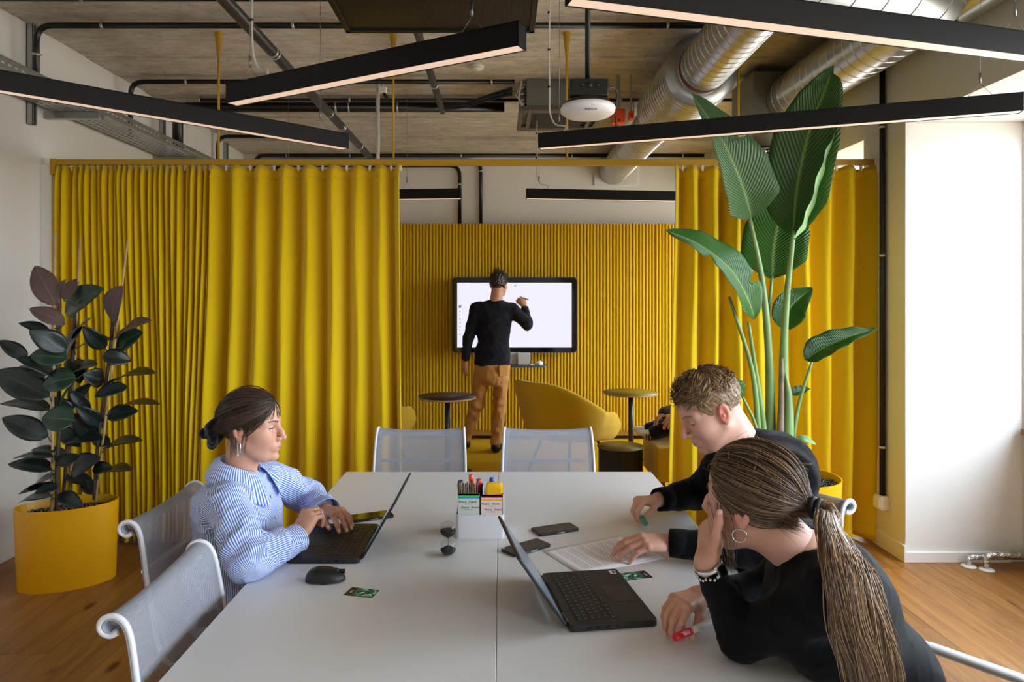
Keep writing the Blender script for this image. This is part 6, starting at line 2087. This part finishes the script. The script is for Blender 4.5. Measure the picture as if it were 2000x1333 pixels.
    ring_tube('ring', kn + (.03, .008, -.008), (.8, .5, -.4), .0096, .0013, M_silver, root)
    p, v, up = tL[0]
    ring_tube('ring', np.array(p) - v * .058 + up * .008, v + up * .2, .0102, .0013, M_gold, root)
    return root

# ---- blond man in the black sweatshirt ---------------------------------------
def man_blond():
    root = thing('person', 'blond man in a black sweatshirt leaning over the printed sheet', 'person', (.9, 2.27, 0))
    oo = np.array(root.location)
    sc = 1.07
    Rm = rotm(pi + .06, -.50, .04)
    o = place_head(Rm, (-.012, .074, -.012), 1413, 808, 2.185, sc)
    nb = np.array((.81, 2.265, 1.035))
    SL, SR = np.array((.885, 2.065, 1.005)), np.array((.845, 2.465, .985))
    EL, ER = np.array((.80, 2.0, .80)), np.array((.755, 2.60, .803))
    WL, WR = np.array((.525, 2.08, .797)), np.array((.573, 2.49, .808))
    skin = '#d9a590'
    parts = [head(o, Rm, nb, 'm', skin, '#c47f78', '#8a6a48', '#d98f80', '#d8705c', look_down=.95, sc=sc, neck_r=.056)]
    hL, tL = hand_mesh(WL, (-1, -.03, .06), (.05, -.25, 1), -1, [(.42, .3, .22), (.42, .3, .25), (.44, .32, .25), (.5, .36, .25)], skin=skin, red='#d98d7c', spread=.12, thumb=((.5, .32), (.15, .1)), forearm=WL + (EL - WL) * .35, sc=1.04)
    hR, tR = hand_mesh(WR, (-.86, -.5, .1), (.0, .2, 1), 1, [(.7, .95, .6), (.9, 1.15, .6), (1.0, 1.2, .7), (1.05, 1.2, .7)], skin=skin, red='#d98d7c', spread=.06, thumb=((.4, .5), (.25, .25)), forearm=WR + (ER - WR) * .35, sc=1.02)
    core = body_core([(nb, (.9, 2.27, .85), .065, .12), ((.88, 2.27, .85), (.89, 2.28, .56), .1, .1), (SR, ER, .045, .04), (ER, WR, .04, .028), (SL, EL, .045, .04), (EL, WL, .04, .028), (SR, SL, .05, .05)])
    parts += [hR, hL, (core[0], core[1], np.tile(rgb(skin), (len(core[0]), 1)))]
    v, f, c = join(parts)
    part('body', rest(v), f, M_skin, root, c)
    b = Blob((.42, 1.86, .42), (1.22, 2.8, 1.2), .0055)
    b.ell((.885, 2.265, .90), (.14, .185, .17), .05)
    b.ell((.91, 2.265, 1.0), (.115, .17, .10), .05)
    b.ell((.875, 2.265, .70), (.125, .165, .18), .05)
    b.ell((.865, 2.275, .56), (.13, .175, .11), .05)
    b.cap(nb + (.03, 0, -.01), SR, .07, .066, .04); b.cap(nb + (.03, 0, -.01), SL, .07, .066, .04)
    b.cap(SL, EL, .072, .062, .03); b.cap(EL, EL + (WL - EL) * .86, .06, .044, .02)
    b.cap(SR, ER, .072, .062, .03); b.cap(ER, ER + (WR - ER) * .80, .06, .047, .02)
    b.ell(nb + (-.045, 0, .045), (.05, .052, .05), .008, sub=True)
    zz = b.lo[2] + b.res * np.arange(b.n[2]); xx = b.lo[0] + b.res * np.arange(b.n[0])
    tab = (xx[:, None] < .70) & (zz[None, :] < TZ + .003)
    b.f[np.repeat(tab[:, None, :], b.n[1], 1)] = .01
    V_, F = b.mesh(2); N = normals(V_, F)
    N = N * np.where(V_[:, 0:1] < .72, np.clip((V_[:, 2] - TZ - .006) / .02, 0, 1)[:, None], 1)
    for args in ((EL, EL - SL, 95, .006, .09, 11), (EL * .5 + WL * .5, WL - EL, 85, .005, .09, 12), (ER, ER - SR, 90, .008, .1, 13), (ER * .4 + WR * .6, WR - ER, 95, .006, .07, 14), ((.80, 2.3, .9), (.4, .8, .5), 60, .006, .12, 15), (SR, (.5, .6, .6), 70, .005, .1, 16)):
        V_ = folds(V_, N, *args)
    V_ = crease(V_, N, V_, 24, .005, 18)
    M_sw = cloth('#0c0d0f', 'black_jersey', .9, (420, .35, .0015), .06)
    sw = part('sweatshirt', rest(V_), F, M_sw, root)
    # ribbed neckband and cuffs
    ring_tube('neckband', nb + (-.018, 0, .028), (-.55, 0, .83), .068, .011, M_sw, sw, 32, 1.0, (1, 0, .3))
    for E_, W_, fr in ((EL, WL, .86), (ER, WR, .80)):
        ax = (W_ - E_) / np.linalg.norm(W_ - E_); p = E_ + (W_ - E_) * (fr + .1)
        M = frame(Vector(p - oo), Vector(ax), (0, 0, 1))
        mb = MB().lathe([(.040, -.03), (.0425, -.03), (.043, .0), (.041, .022), (.036, .024), (.034, .0)], 30, axis='x')
        mb.v = [tuple(M @ Vector(q)) for q in mb.v]; mb.v = [(x, y, max(z, TZ + .003)) for x, y, z in mb.v]
        mb.build('cuff', M_sw, sw)
    # watch on the near wrist
    ax = (WL - EL) / np.linalg.norm(WL - EL); p = WL - ax * .004
    ring_tube('watch_strap', p, ax, .0305, .006, mat('black_rubber', '#141416', .5), root, 28, .86)
    Mw = frame(Vector(p - oo) + Vector((0, -.012, .024)), Vector(ax), (0, -.4, 1))
    mb = MB().lathe([(0, 0), (.016, 0), (.017, .004), (.015, .007), (0, .007)], 24); mb.v = [tuple(Mw @ Vector(q)) for q in mb.v]
    mb.build('watch_case', mat('black_glass'), root)
    # trousers and shoes
    b = Blob((.3, 2.0, -.02), (1.2, 2.6, .68), .009)
    for s in (-1, 1):
        hp = np.array((.865, 2.28 + s * .085, .525)); kn = np.array((.45, 2.26 + s * .13, .54)); an = np.array((.43, 2.26 + s * .13, .09))
        b.cap(hp, kn, .09, .07, .03); b.cap(kn, an, .066, .05, .02)
    V2, F2 = b.mesh(1); part('trousers', V2, F2, cloth('#2a3038', 'grey_blue_denim'), root)
    b = Blob((.18, 2.0, -.01), (.55, 2.6, .14), .006)
    for s in (-1, 1):
        y = 2.26 + s * .13
        b.cap((.43, y, .07), (.43, y, .05), .045, .045, .01); b.cap((.43, y, .038), (.27, y, .032), .042, .032, .02)
    V2, F2 = b.mesh(1); V2[:, 2] = np.maximum(V2[:, 2], .001); part('shoes', V2, F2, mat('black_shoe', '#18181a', .5), root)
    # hair: short sides, longer swept top
    rs = np.random.RandomState(11)
    face = ((.125, 0, -.055), (.092, .12, .128))
    Vh, Fh, Ch = hair_cap(o, Rm, face, rad=(.0985, .0785, .088), col='#8a6d50', seed=5, sc=sc, cutlow=((0, 0, -.045), (0, 0, -1)))
    hair = part('hair', Vh, Fh, M_hair, root, Ch)
    cen = np.array((-.014, 0, .034)); rad = np.array((.099, .079, .0885))
    def short(n, keep, direc, ln, lift, base_r=1.0, seed=0, curl=0.0):
        q = np.random.RandomState(seed); out = []
        while len(out) < n:
            d = q.normal(size=3); d /= np.linalg.norm(d)
            p = cen + d * rad * base_r
            if not keep(p): continue
            nn = d / rad; nn /= np.linalg.norm(nn)
            t = np.array(direc(p), float) + q.normal(size=3) * .13; t -= nn * (t @ nn); t /= np.linalg.norm(t) + 1e-9
            L = ln(p) * q.uniform(.7, 1.2)
            path = [p]
            vv = t + nn * lift(p)
            for i in range(7):
                vv = vv / np.linalg.norm(vv); p2 = path[-1] + vv * L / 7
                dd = (p2 - cen) / rad; rr_ = np.linalg.norm(dd)
                vv = vv - nn * .10
                if rr_ < 1.01: p2 = cen + dd / rr_ * 1.01 * rad
                path.append(p2)
            out.append(path)
        return out
    faceq = lambda p: (((p[0] - .125) / .092) ** 2 + (p[1] / .12) ** 2 + ((p[2] + .055) / .128) ** 2)
    top = lambda p: faceq(p) > 1.0 and p[2] > .055
    sides = lambda p: faceq(p) > 1.02 and -.045 < p[2] <= .065 and not (abs(p[1]) > .05 and -.03 < p[0] < .025 and p[2] < .022)
    P1 = short(1500, top, lambda p: (-.35 if p[0] > .035 else (.5 if p[0] > -.03 else -.2), .75, .1), lambda p: .05 if p[0] > -.03 else .038, lambda p: .6 if p[0] > .035 else .42, seed=3)
    P2 = short(1100, sides, lambda p: (-.55, 0, -.9), lambda p: .011 + max(0, p[2] + .01) * .16, lambda p: .28, seed=4)
    s1 = strands('hair_strand', to_world(o, Rm, np.array(P1), sc) - oo, .0012, hair, M_hair, '#94744f', '#5e4630', '#c9a880', 6); s1['kind'] = 'stuff'
    s2 = strands('cropped_hair', to_world(o, Rm, np.array(P2), sc) - oo, .0009, hair, M_hair, '#a3835f', '#70563c', '#cfb08a', 7); s2['kind'] = 'stuff'
    return root

# ---- woman with the ponytail --------------------------------------------------
def woman_ponytail():
    root = thing('person', 'woman with a long ponytail in a black top resting her chin on her hand', 'person', (.85, 1.52, 0))
    oo = np.array(root.location)
    Rm = rotm(2.397, -.06, -.06)
    o = place_head(Rm, (-.012, .074, -.012), 1450, 1003, 1.45)
    nb = np.array((.655, 1.478, .985))
    SL, SR = np.array((.668, 1.345, .955)), np.array((.755, 1.69, .955))
    EL, ER = np.array((.535, 1.515, .79)), np.array((.71, 1.79, .79))
    WL, WR = np.array((.45, 1.50, .965)), np.array((.489, 1.684, .808))
    skin = '#cf9c85'
    parts = [head(o, Rm, nb, 'f', skin, '#bd736a', '#6a4c36', '#d99683', '#d8957f', look_down=.4, neck_r=.048)]
    hL, tL = hand_mesh(WL, (.30, .52, .80), (-.87, -.15, .45), -1, [(.5, 1.0, .6), (.55, 1.0, .6), (.6, 1.0, .6), (.6, 1.0, .6)], skin=skin, sc=.93, spread=.06, thumb=((.8, -.5), (.0, .0)), forearm=WL + (EL - WL) * .4, fr=(.025, .031))
    hR, tR = hand_mesh(WR, (-.74, -.66, .08), (-.1, -.2, 1), 1, [(.8, .85, .5), (.75, .8, .5), (.7, .75, .45), (.7, .75, .45)], skin=skin, sc=.95, spread=.14, thumb=((.5, .55), (.2, .1)), forearm=WR + (ER - WR) * .35)
    core = body_core([(nb, (.76, 1.5, .84), .06, .08), ((.76, 1.5, .84), (.92, 1.53, .55), .08, .1), (SR, ER, .04, .035), (ER, WR, .035, .025), (SL, EL, .042, .036), (EL, WL, .036, .026), (SR, SL, .045, .045)])
    parts += [hR, hL, (core[0], core[1], np.tile(rgb(skin), (len(core[0]), 1)))]
    v, f, c = join(parts)
    part('body', rest(v), f, M_skin, root, c)
    b = Blob((.38, 1.2, .42), (1.2, 1.95, 1.12), .0045)
    b.ell((.715, 1.505, .905), (.115, .16, .12), .05)
    b.ell((.735, 1.50, .83), (.125, .155, .15), .05)
    b.ell((.84, 1.515, .68), (.125, .15, .16), .06)
    b.ell((.925, 1.53, .55), (.14, .17, .12), .06)
    b.ell((.655, 1.44, .825), (.065, .065, .065), .04); b.ell((.675, 1.57, .825), (.065, .065, .065), .04)
    b.cap(nb + (.01, -.0, -.025), SR, .058, .058, .04); b.cap(nb + (.01, 0, -.025), SL, .058, .058, .04)
    b.cap(SL, EL, .060, .051, .03); b.cap(EL, EL + (WL - EL) * .80, .050, .033, .015)
    b.cap(SR, ER, .056, .05, .03); b.cap(ER, ER + (WR - ER) * .85, .048, .033, .015)
    fdir = np.array((-.736, .678, 0))
    b.ell(nb + fdir * .05 + (0, 0, .035), (.055, .055, .045), .006, sub=True)
    b.cap(nb + (0, 0, .03), nb + (0, 0, .1), .05, .06, .004, sub=True)
    zz = b.lo[2] + b.res * np.arange(b.n[2]); xx = b.lo[0] + b.res * np.arange(b.n[0])
    tab = (xx[:, None] < .70) & (zz[None, :] < TZ + .003)
    b.f[np.repeat(tab[:, None, :], b.n[1], 1)] = .01
    V_, F = b.mesh(2); N = normals(V_, F)
    N = N * np.where(V_[:, 0:1] < .72, np.clip((V_[:, 2] - TZ - .006) / .02, 0, 1)[:, None], 1)
    for args in ((EL + (.02, 0, .02), EL - SL, 130, .0028, .06, 21), (EL * .3 + WL * .7, WL - EL, 150, .002, .05, 22), (SL * .6 + EL * .4, (.5, .2, .8), 100, .002, .08, 23), (ER * .4 + WR * .6, WR - ER, 130, .003, .06, 24), ((.72, 1.4, .85), (.6, .2, .7), 80, .003, .09, 25)):
        V_ = folds(V_, N, *args)
    V_ = crease(V_, N, V_, 34, .0022, 28)
    M_top2 = cloth('#0a0b0d', 'black_fine_knit', .8, (700, .2, .0008), .05)
    part('top', rest(V_), F, M_top2, root)
    b = Blob((.3, 1.3, -.02), (1.2, 2.1, .68), .009)
    fd = np.array((-.7, .71, 0)); lt = np.array((-.71, -.7, 0))
    for s in (-1, 1):
        hp = np.array((.93, 1.53, .52)) + lt * s * .09; kn = hp + fd * .40 + (0, 0, -.01); an = kn + (0, 0, -.42)
        b.cap(hp, kn, .09, .065, .03); b.cap(kn, an, .06, .045, .02)
    V2, F2 = b.mesh(1); part('trousers', V2, F2, cloth('#1b2433', 'navy_denim'), root)
    b = Blob((.2, 1.3, -.01), (1.0, 2.3, .14), .006)
    for s in (-1, 1):
        an = np.array((.93, 1.53, .0)) + lt * s * .09 + fd * .40
        b.cap(an + (0, 0, .07), an + (0, 0, .045), .04, .04, .01); b.cap(an + (0, 0, .035), an + fd * .15 + (0, 0, .03), .038, .03, .02)
    V2, F2 = b.mesh(1); V2[:, 2] = np.maximum(V2[:, 2], .001); part('shoes', V2, F2, mat('white_shoe'), root)
    # hair
    rs = np.random.RandomState(8)
    face = ((.118, 0, -.05), (.086, .1, .13))
    Vh, Fh, Ch = hair_cap(o, Rm, face, col='#3f2f24', seed=9)
    hair = part('hair', Vh, Fh, M_hair, root, Ch)
    tie = np.array((-.128, 0, -.004))
    P = []
    for s in (-1, 1):
        line = [(.074, s * .0, .085), (.071, s * .022, .08), (.062, s * .045, .066), (.053, s * .064, .044), (.046, s * .073, .022), (.036, s * .077, .0), (.016, s * .08, -.004), (-.02, s * .08, -.008), (-.036, s * .076, -.034), (-.055, s * .052, -.062), (-.062, s * .0, -.068)]
        P.append(hair_paths(o, Rm, line, tie, 1500, rs=rs, lift=(.001, .010), k=16, tie_jit=.006))
    # hair falling over the upper ear before it is gathered
    line = [(.05, .066, .05), (.044, .075, .02), (.03, .08, -.002)]
    P.append(hair_paths(o, Rm, line, (-.11, .035, -.03), 420, rs=rs, lift=(.006, .016), t0max=.25, k=16, tie_jit=.012))
    q = strands('hair_strand', np.concatenate(P) - oo, .0010, hair, M_hair, '#594434', '#30231a', '#9c7c5c', 12); q['kind'] = 'stuff'
    # flyaways
    W_ = []
    for i in range(110):
        d = rs.normal(size=3); d[2] = abs(d[2]); d /= np.linalg.norm(d)
        p = np.array((-.014, 0, .034)) + d * np.array((.1, .081, .09)); t = rs.normal(size=3) * .5 + np.array((-.5, 0, -.1)); ln = rs.uniform(.02, .06)
        W_.append([p + d * .012 * math.sin(u * 2.4) * 1.2 + t * ln * u for u in np.linspace(0, 1, 10)])
    for i in range(34):                                        # locks hanging before the ear
        x = .012 + rs.rand() * .05; y = .073 + rs.rand() * .012; ln = rs.uniform(.08, .17)
        ph_ = rs.rand() * 3
        W_.append([(x + .006 * math.sin(u * 4 + ph_) - .01 * u, y + .006 * u + .003 * math.sin(u * 5 + ph_), .005 - ln * u) for u in np.linspace(0, 1, 10)])
    q = strands('loose_hair', to_world(o, Rm, W_) - oo, .00045, hair, M_hair, '#6f563f', '#3a2a1e', '#a88a66', 13); q['kind'] = 'stuff'
    tw = to_world(o, Rm, [tie])[0]
    # hair tie
    back = -np.array(Rm[:, 0])
    b_ = tw + back * .006
    ring_tube('hair_tie', b_, back, .0185, .0062, mat('black_elastic', '#101012', .7), root, 28)
    ring_tube('hair_tie', b_ + back * .009, back + np.array((.1, .0, -.2)), .0175, .0055, mat('black_elastic'), root, 28)
    # ponytail
    G = [np.array(p) for p in (tw - back * .01, tw + back * .03 + (0, 0, -.004), at(1625, 1040, 1.35), at(1655, 1115, 1.262), at(1680, 1215, 1.245), at(1704, 1310, 1.26), at(1715, 1400, 1.29))]
    Gc = np.array([np.array(p) for p in catmull([Vector(p) for p in G], 6)])
    wid = np.interp(np.linspace(0, 1, len(Gc)), [0, .08, .2, .4, .7, .9, 1], [.012, .014, .026, .040, .05, .05, .035])
    T = np.gradient(Gc, axis=0); T /= np.linalg.norm(T, axis=1, keepdims=True)
    side = np.cross(T, np.array((.1, 1, .15))); side /= np.linalg.norm(side, axis=1, keepdims=True); dep = np.cross(side, T)
    pt = []
    n = 2600
    for i in range(n):
        a = rs.rand() * 2 * pi; r_ = math.sqrt(rs.rand())
        u0, u1 = r_ * math.cos(a), r_ * math.sin(a)
        end = rs.uniform(.72, 1.0) if rs.rand() < .8 else rs.uniform(.4, .8)
        ss = np.linspace(0, end, 18) * (len(Gc) - 1)
        wv = (.005 * np.sin(ss * .35 + 3 * math.sin(3 * a)) + .003 * np.sin(ss * .6 + rs.rand() * 6)) * np.linspace(0, 1, 18)
        w = np.interp(ss, np.arange(len(Gc)), wid)
        g = np.stack([np.interp(ss, np.arange(len(Gc)), Gc[:, j]) for j in range(3)], 1)
        sd = np.stack([np.interp(ss, np.arange(len(Gc)), side[:, j]) for j in range(3)], 1)
        dp = np.stack([np.interp(ss, np.arange(len(Gc)), dep[:, j]) for j in range(3)], 1)
        lock = .25 * math.sin(7 * a)
        spread = 1 + rs.normal() * .08 * np.linspace(0, 1, 18)
        pt.append(g + sd * ((u0 * (1 + lock * np.linspace(0, 1, 18) * .3) * w * spread) + wv)[:, None] + dp * (u1 * w * .38)[:, None])
    q = strands('ponytail', np.array(pt) - oo, .0011, root, M_hair, '#7a5f47', '#433224', '#c4a57e', 14); q['kind'] = 'stuff'
    ctr = Blob(Gc.min(0) - .06, Gc.max(0) + .06, .005)
    for i in range(len(Gc) - 4): ctr.cap(Gc[i], Gc[i + 1], wid[i] * .62, wid[i + 1] * .62, .005, ax=dep[i], sq=2.2)
    V2, F2 = ctr.mesh(1); part('ponytail_core', V2, F2, M_hair, root, np.tile(rgb('#4f3a2a'), (len(V2), 1)))
    # hoop earring, bracelet and watch
    e = to_world(o, Rm, [(-.006, .081, -.044)])[0]
    ring_tube('hoop_earring', e + (0, 0, -.015), (.25, .9, .1), .0145, .0014, M_silver, root, 30)
    ax = (WL - EL) / np.linalg.norm(WL - EL)
    p = WL - ax * .012
    ring_tube('watch_band', p, ax, .031, .0055, M_silver, root, 30, .88)
    for i in range(22):
        a = 2 * pi * i / 22
        Mx = frame(Vector(p - oo - ax * .015), Vector(ax), (0, 0, 1))
        c_ = Mx @ Vector((.0025 * math.sin(a * 6), .033 * math.cos(a), .030 * math.sin(a)))
        MB().lathe([(0, -.004), (.0035, -.002), (.0035, .002), (0, .004)], 8, c=c_).build('bracelet_link', M_silver, root)
    Mw = frame(Vector(p - oo) + Vector((.018, -.026, .0)), Vector(ax), (.6, -.9, 0))
    mb = MB().prism(rrect(-.014, -.012, .014, .012, .004), 0, .008, Mw); mb.build('watch_case', M_silver, root, sharp=40)
    MB().prism(rrect(-.011, -.0095, .011, .0095, .003), .008, .009, Mw).build('watch_face', mat('black_glass'), root, sharp=40)
    return root

# ---- man writing on the screen ------------------------------------------------
def man_screen():
    Y = 6.85
    root = thing('person', 'man in a dark sweater and tan trousers drawing on the lit screen', 'person', (-.03, Y, 0))
    oo = np.array(root.location)
    A = lambda px, py, y=Y: np.array(at(px, py, y))
    Rm = rotm(pi / 2 - .45, .02, 0)
    sc = 1.0
    o = A(974, 556)
    nb = A(968, 590, Y - .02)
    SL, SR = A(932, 604), A(1000, 606)
    EL, WL = A(915, 660, Y - .02), A(909, 702, Y - .03)
    ER, WR = A(1030, 634, Y - .02), A(1024, 600, Y + .14)
    skin = '#c08a6c'
    parts = [head(o, Rm, nb, 'm', skin, '#a8655a', '#2a1d15', '#b8735c', '#b06a52', res=.004, look_down=.3, neck_r=.056)]
    hL, _ = hand_mesh(WL, (-.1, .1, -1), (-.7, -.7, 0), -1, [(.3, .4, .3)] * 4, skin=skin, res=.004, forearm=WL + (EL - WL) * .3)
    hR, _ = hand_mesh(WR, (-.15, .45, .8), (.4, -.8, .4), 1, [(.8, 1.0, .5)] * 4, skin=skin, res=.004, forearm=WR + (ER - WR) * .3)
    hipL, hipR = A(944, 718), A(979, 718)
    knL, anL = A(931, 790, Y + .1), A(909, 856, Y + .17)
    knR, anR = A(976, 790, Y + .04), A(969, 862, Y - .0)
    core = body_core([(nb, A(963, 640), .05, .07), (A(963, 640), A(961, 700), .07, .07), (SR, ER, .045, .04), (ER, WR, .04, .028), (SL, EL, .045, .04), (EL, WL, .04, .028), (hipL, knL, .07, .05), (knL, anL, .05, .04), (hipR, knR, .07, .05), (knR, anR, .05, .04)])
    parts += [hR, hL, (core[0], core[1], np.tile(rgb(skin), (len(core[0]), 1)))]
    v, f, c = join(parts)
    part('body', v, f, M_skin, root, c)
    lo = np.array((-.55, Y - .3, .8)); hi = np.array((.45, Y + .4, 1.65))
    b = Blob(lo, hi, .007)
    b.ell(A(965, 618), (.19, .12, .14), .05)
    b.ell(A(964, 650), (.17, .115, .2), .06)
    b.ell(A(962, 685), (.165, .12, .14), .05); b.cap(A(945, 690), A(945, 712), .095, .1, .05); b.cap(A(978, 690), A(978, 712), .095, .1, .05); b.cap(A(961, 690), A(961, 722), .11, .11, .05)
    b.cap(nb + (0, 0, -.03), SL, .06, .066, .05); b.cap(nb + (0, 0, -.03), SR, .06, .066, .05)
    b.cap(SL, EL, .07, .056, .03); b.cap(EL, EL + (WL - EL) * .92, .056, .042, .02)
    b.cap(SR, ER, .068, .06, .03); b.cap(ER, ER + (WR - ER) * .85, .058, .042, .02)
    b.cut(A(961, 714), (0, 0, -1))
    V_, F = b.mesh(2); N = normals(V_, F)
    for args in ((A(962, 690), (.2, .1, 1), 45, .007, .16, 31), (ER, ER - SR, 60, .007, .1, 32), (EL, EL - SL, 60, .006, .1, 33), (A(990, 640), (.8, 0, .5), 50, .006, .12, 34)):
        V_ = folds(V_, N, *args)
    V_ = crease(V_, N, V_, 18, .006, 38)
    part('sweater', V_, F, cloth('#1d1d22', 'charcoal_wool', .95, (260, .5, .003), .1, (70, .3)), root)
    b = Blob((-.5, Y - .25, .05), (.25, Y + .4, 1.02), .007)
    b.ell(A(961, 716), (.155, .115, .1), .05)
    b.ell(A(961, 735, Y - .02), (.15, .12, .1), .05)
    b.chain([hipL, knL, anL], [.088, .068, .056], .03); b.chain([hipR, knR, anR], [.088, .068, .058], .03)
    b.cut(A(961, 705), (0, 0, 1))
    V_, F = b.mesh(2); N = normals(V_, F)
    for args in ((knR, (0, 0, 1), 55, .008, .14, 41), (knL, (.3, 0, 1), 55, .008, .14, 42), (anR + (0, 0, .08), (0, 0, 1), 75, .009, .1, 43), (anL + (0, 0, .08), (0, 0, 1), 75, .008, .1, 44), (A(961, 745), (.9, 0, .5), 45, .005, .1, 45)):
        V_ = folds(V_, N, *args)
    V_ = crease(V_, N, V_, 26, .006, 48)
    tr = part('trousers', V_, F, cloth('#b07c42', 'tan_cotton', .9, (200, .3, .002), .15), root)
    pk = A(985, 724, Y - .135)
    B((-.05, -.003, -.06), (.04, .004, .05)).build('back_pocket', MATS['tan_cotton'], tr, Vector(pk - oo) + Vector((-.005, .02, 0)), (0.05, -.1, .45), bevel=.002)
    b = Blob((-.55, Y - .3, -.01), (.25, Y + .5, .24), .006)
    for an, d in ((anR, (.25, .97)), (anL, (-.3, .95))):
        ft = np.array((an[0], an[1], 0)); d = np.array((d[0], d[1], 0))
        b.cap(ft + (0, 0, .10), ft + (0, 0, .06), .044, .046, .02); b.cap(ft + (0, 0, .045), ft + d * .17 + (0, 0, .035), .046, .036, .03)
    V_, F = b.mesh(1); V_[:, 2] = np.maximum(V_[:, 2], .001)
    part('boots', V_, F, mat('black_leather', '#0e0e11', .3), root)
    rs = np.random.RandomState(6)
    face = ((.125, 0, -.05), (.09, .12, .125))
    Vh, Fh, Ch = hair_cap(o, Rm, face, rad=(.104, .084, .094), col='#221812', seed=15, res=.005, amp=.004, extra=[((-.0, 0, .07), (.085, .072, .062))], cutlow=((0, 0, -.05), (0, 0, -1)))
    hair = part('hair', Vh, Fh, M_hair, root, Ch)
    Pp = []
    for i in range(500):
        d = rs.normal(size=3); d /= np.linalg.norm(d)
        p = np.array((-.008, 0, .045)) + d * np.array((.104, .086, .096))
        if p[2] < -.03 or (p[0] > .055 and p[2] < .06): continue
        t = np.array((.4, .2, .4)) + rs.normal(size=3) * .4
        Pp.append([p + (d * .4 + t) * .026 * u for u in np.linspace(0, 1, 5)])
    q = strands('hair_strand', to_world(o, Rm, Pp) - oo, .0022, hair, M_hair, '#2c2018', '#150e0a', '#4a3728', 16); q['kind'] = 'stuff'
    return root, A

# ---- person resting on the bench, almost hidden by the curtain ----------------
def person_bench():
    root = thing('person', 'person in dark clothes and striped sneakers lounging on the bench behind the curtain', 'person', (1.85, 5.22, .455))
    oo = np.array(root.location)
    hipc = np.array((1.85, 5.24, .57)); ch = np.array((1.92, 5.25, .95)); nb = np.array((1.92, 5.25, 1.1))
    skin = '#cf9c82'
    Rm = rotm(pi, -.3, 0)
    o = nb + (-.04, 0, .17)
    parts = [head(o, Rm, nb, 'm', skin, res=.006, look_down=.8)]
    WR = np.array((1.32, 5.28, .66)); ER = np.array((1.62, 5.40, .72)); WL = np.array((1.38, 5.15, .64)); EL = np.array((1.62, 5.06, .72))
    hA, _ = hand_mesh(WR, (-1, -.2, -.2), (0, .2, 1), 1, [(.4, .5, .3)] * 4, skin=skin, res=.005, forearm=WR + (ER - WR) * .3)
    hB, _ = hand_mesh(WL, (-1, .2, -.2), (0, -.2, 1), -1, [(.4, .5, .3)] * 4, skin=skin, res=.005, forearm=WL + (EL - WL) * .3)
    core = body_core([(hipc, ch, .11, .11), (ch, nb, .1, .06)])
    parts += [hA, hB, (core[0], core[1], np.tile(rgb(skin), (len(core[0]), 1)))]
    v, f, c = join(parts); part('body', v, f, M_skin, root, c)
    b = Blob((1.15, 4.85, .45), (2.2, 5.65, 1.25), .008)
    b.ell((1.9, 5.25, .85), (.13, .19, .24), .05); b.ell(hipc + (0, 0, .06), (.15, .18, .12), .05)
    for S_, E_, W_ in (((1.92, 5.43, 1.02), ER, WR), ((1.92, 5.07, 1.02), EL, WL)):
        b.cap(S_, E_, .068, .055, .03); b.cap(E_, np.array(W_) + (-.05, 0, 0), .055, .05, .02)
    V_, F = b.mesh(1); part('sweater', V_, F, cloth('#4c4a46', 'heather_grey_wool', .95, (220, .5, .003), .2, (60, .55)), root)
    b = Blob((1.0, 4.9, .4), (2.1, 5.6, .8), .008)
    for y0, kx, kz in ((5.29, 1.46, .60), (5.45, 1.42, .56)):
        b.chain([(1.85, y0, .565), (kx, y0, kz), (1.19, y0 - .02, .51)], [.095, .07, .055], .03)
    V_, F = b.mesh(1); part('trousers', V_, F, cloth('#131316', 'black_twill'), root)
    for y0 in (5.28, 5.44):
        b = Blob((1.0, y0 - .08, .4), (1.28, y0 + .08, .72), .005)
        b.cap((1.2, y0, .53), (1.17, y0, .498), .04, .042, .02); b.cap((1.16, y0, .492), (1.07, y0 - .01, .51), .036, .022, .02)
        V_, F = b.mesh(1); sh = part('sneaker', V_, F, mat('white_leather', '#e4e2de', .45), root)
        for i in range(3):
            B((1.115 + i * .02, y0 - .042, .455), (1.123 + i * .02, y0 - .03, .505)).build('stripe', M_black, sh, -Vector(oo))
    return root

woman_striped()
man_blond()
woman_ponytail()
_, A_ = man_screen()
person_bench()
# markers held in hands
def held_marker(label, tip, tail, capc, L=.137):
    d = (Vector(tip) - Vector(tail)).normalized()
    return marker(label, Vector(tip) - d * L, d, L, capc, '#dfe1e2', .0088, .045, 'markers held over the table')
held_marker('marker with a red cap held by the woman with the ponytail', at(1302, 1240, 1.557) + V(.014, -.016, 0), at(1378, 1208, 1.637) + V(.014, -.016, 0), '#d21c2a')
held_marker('marker with a teal end held by the blond man', at(1258, 1023, 2.336) + V(.006, -.004, 0), at(1243, 1000, 2.44) + V(.006, -.004, 0), '#1d9a86', .12)
t = held_marker('white stylus held up to the screen', A_(1016, 580, 6.99), A_(1030, 585, 6.94), '#ececec', .11)
t['group'] = None; del t['group']; t.name = 'stylus'
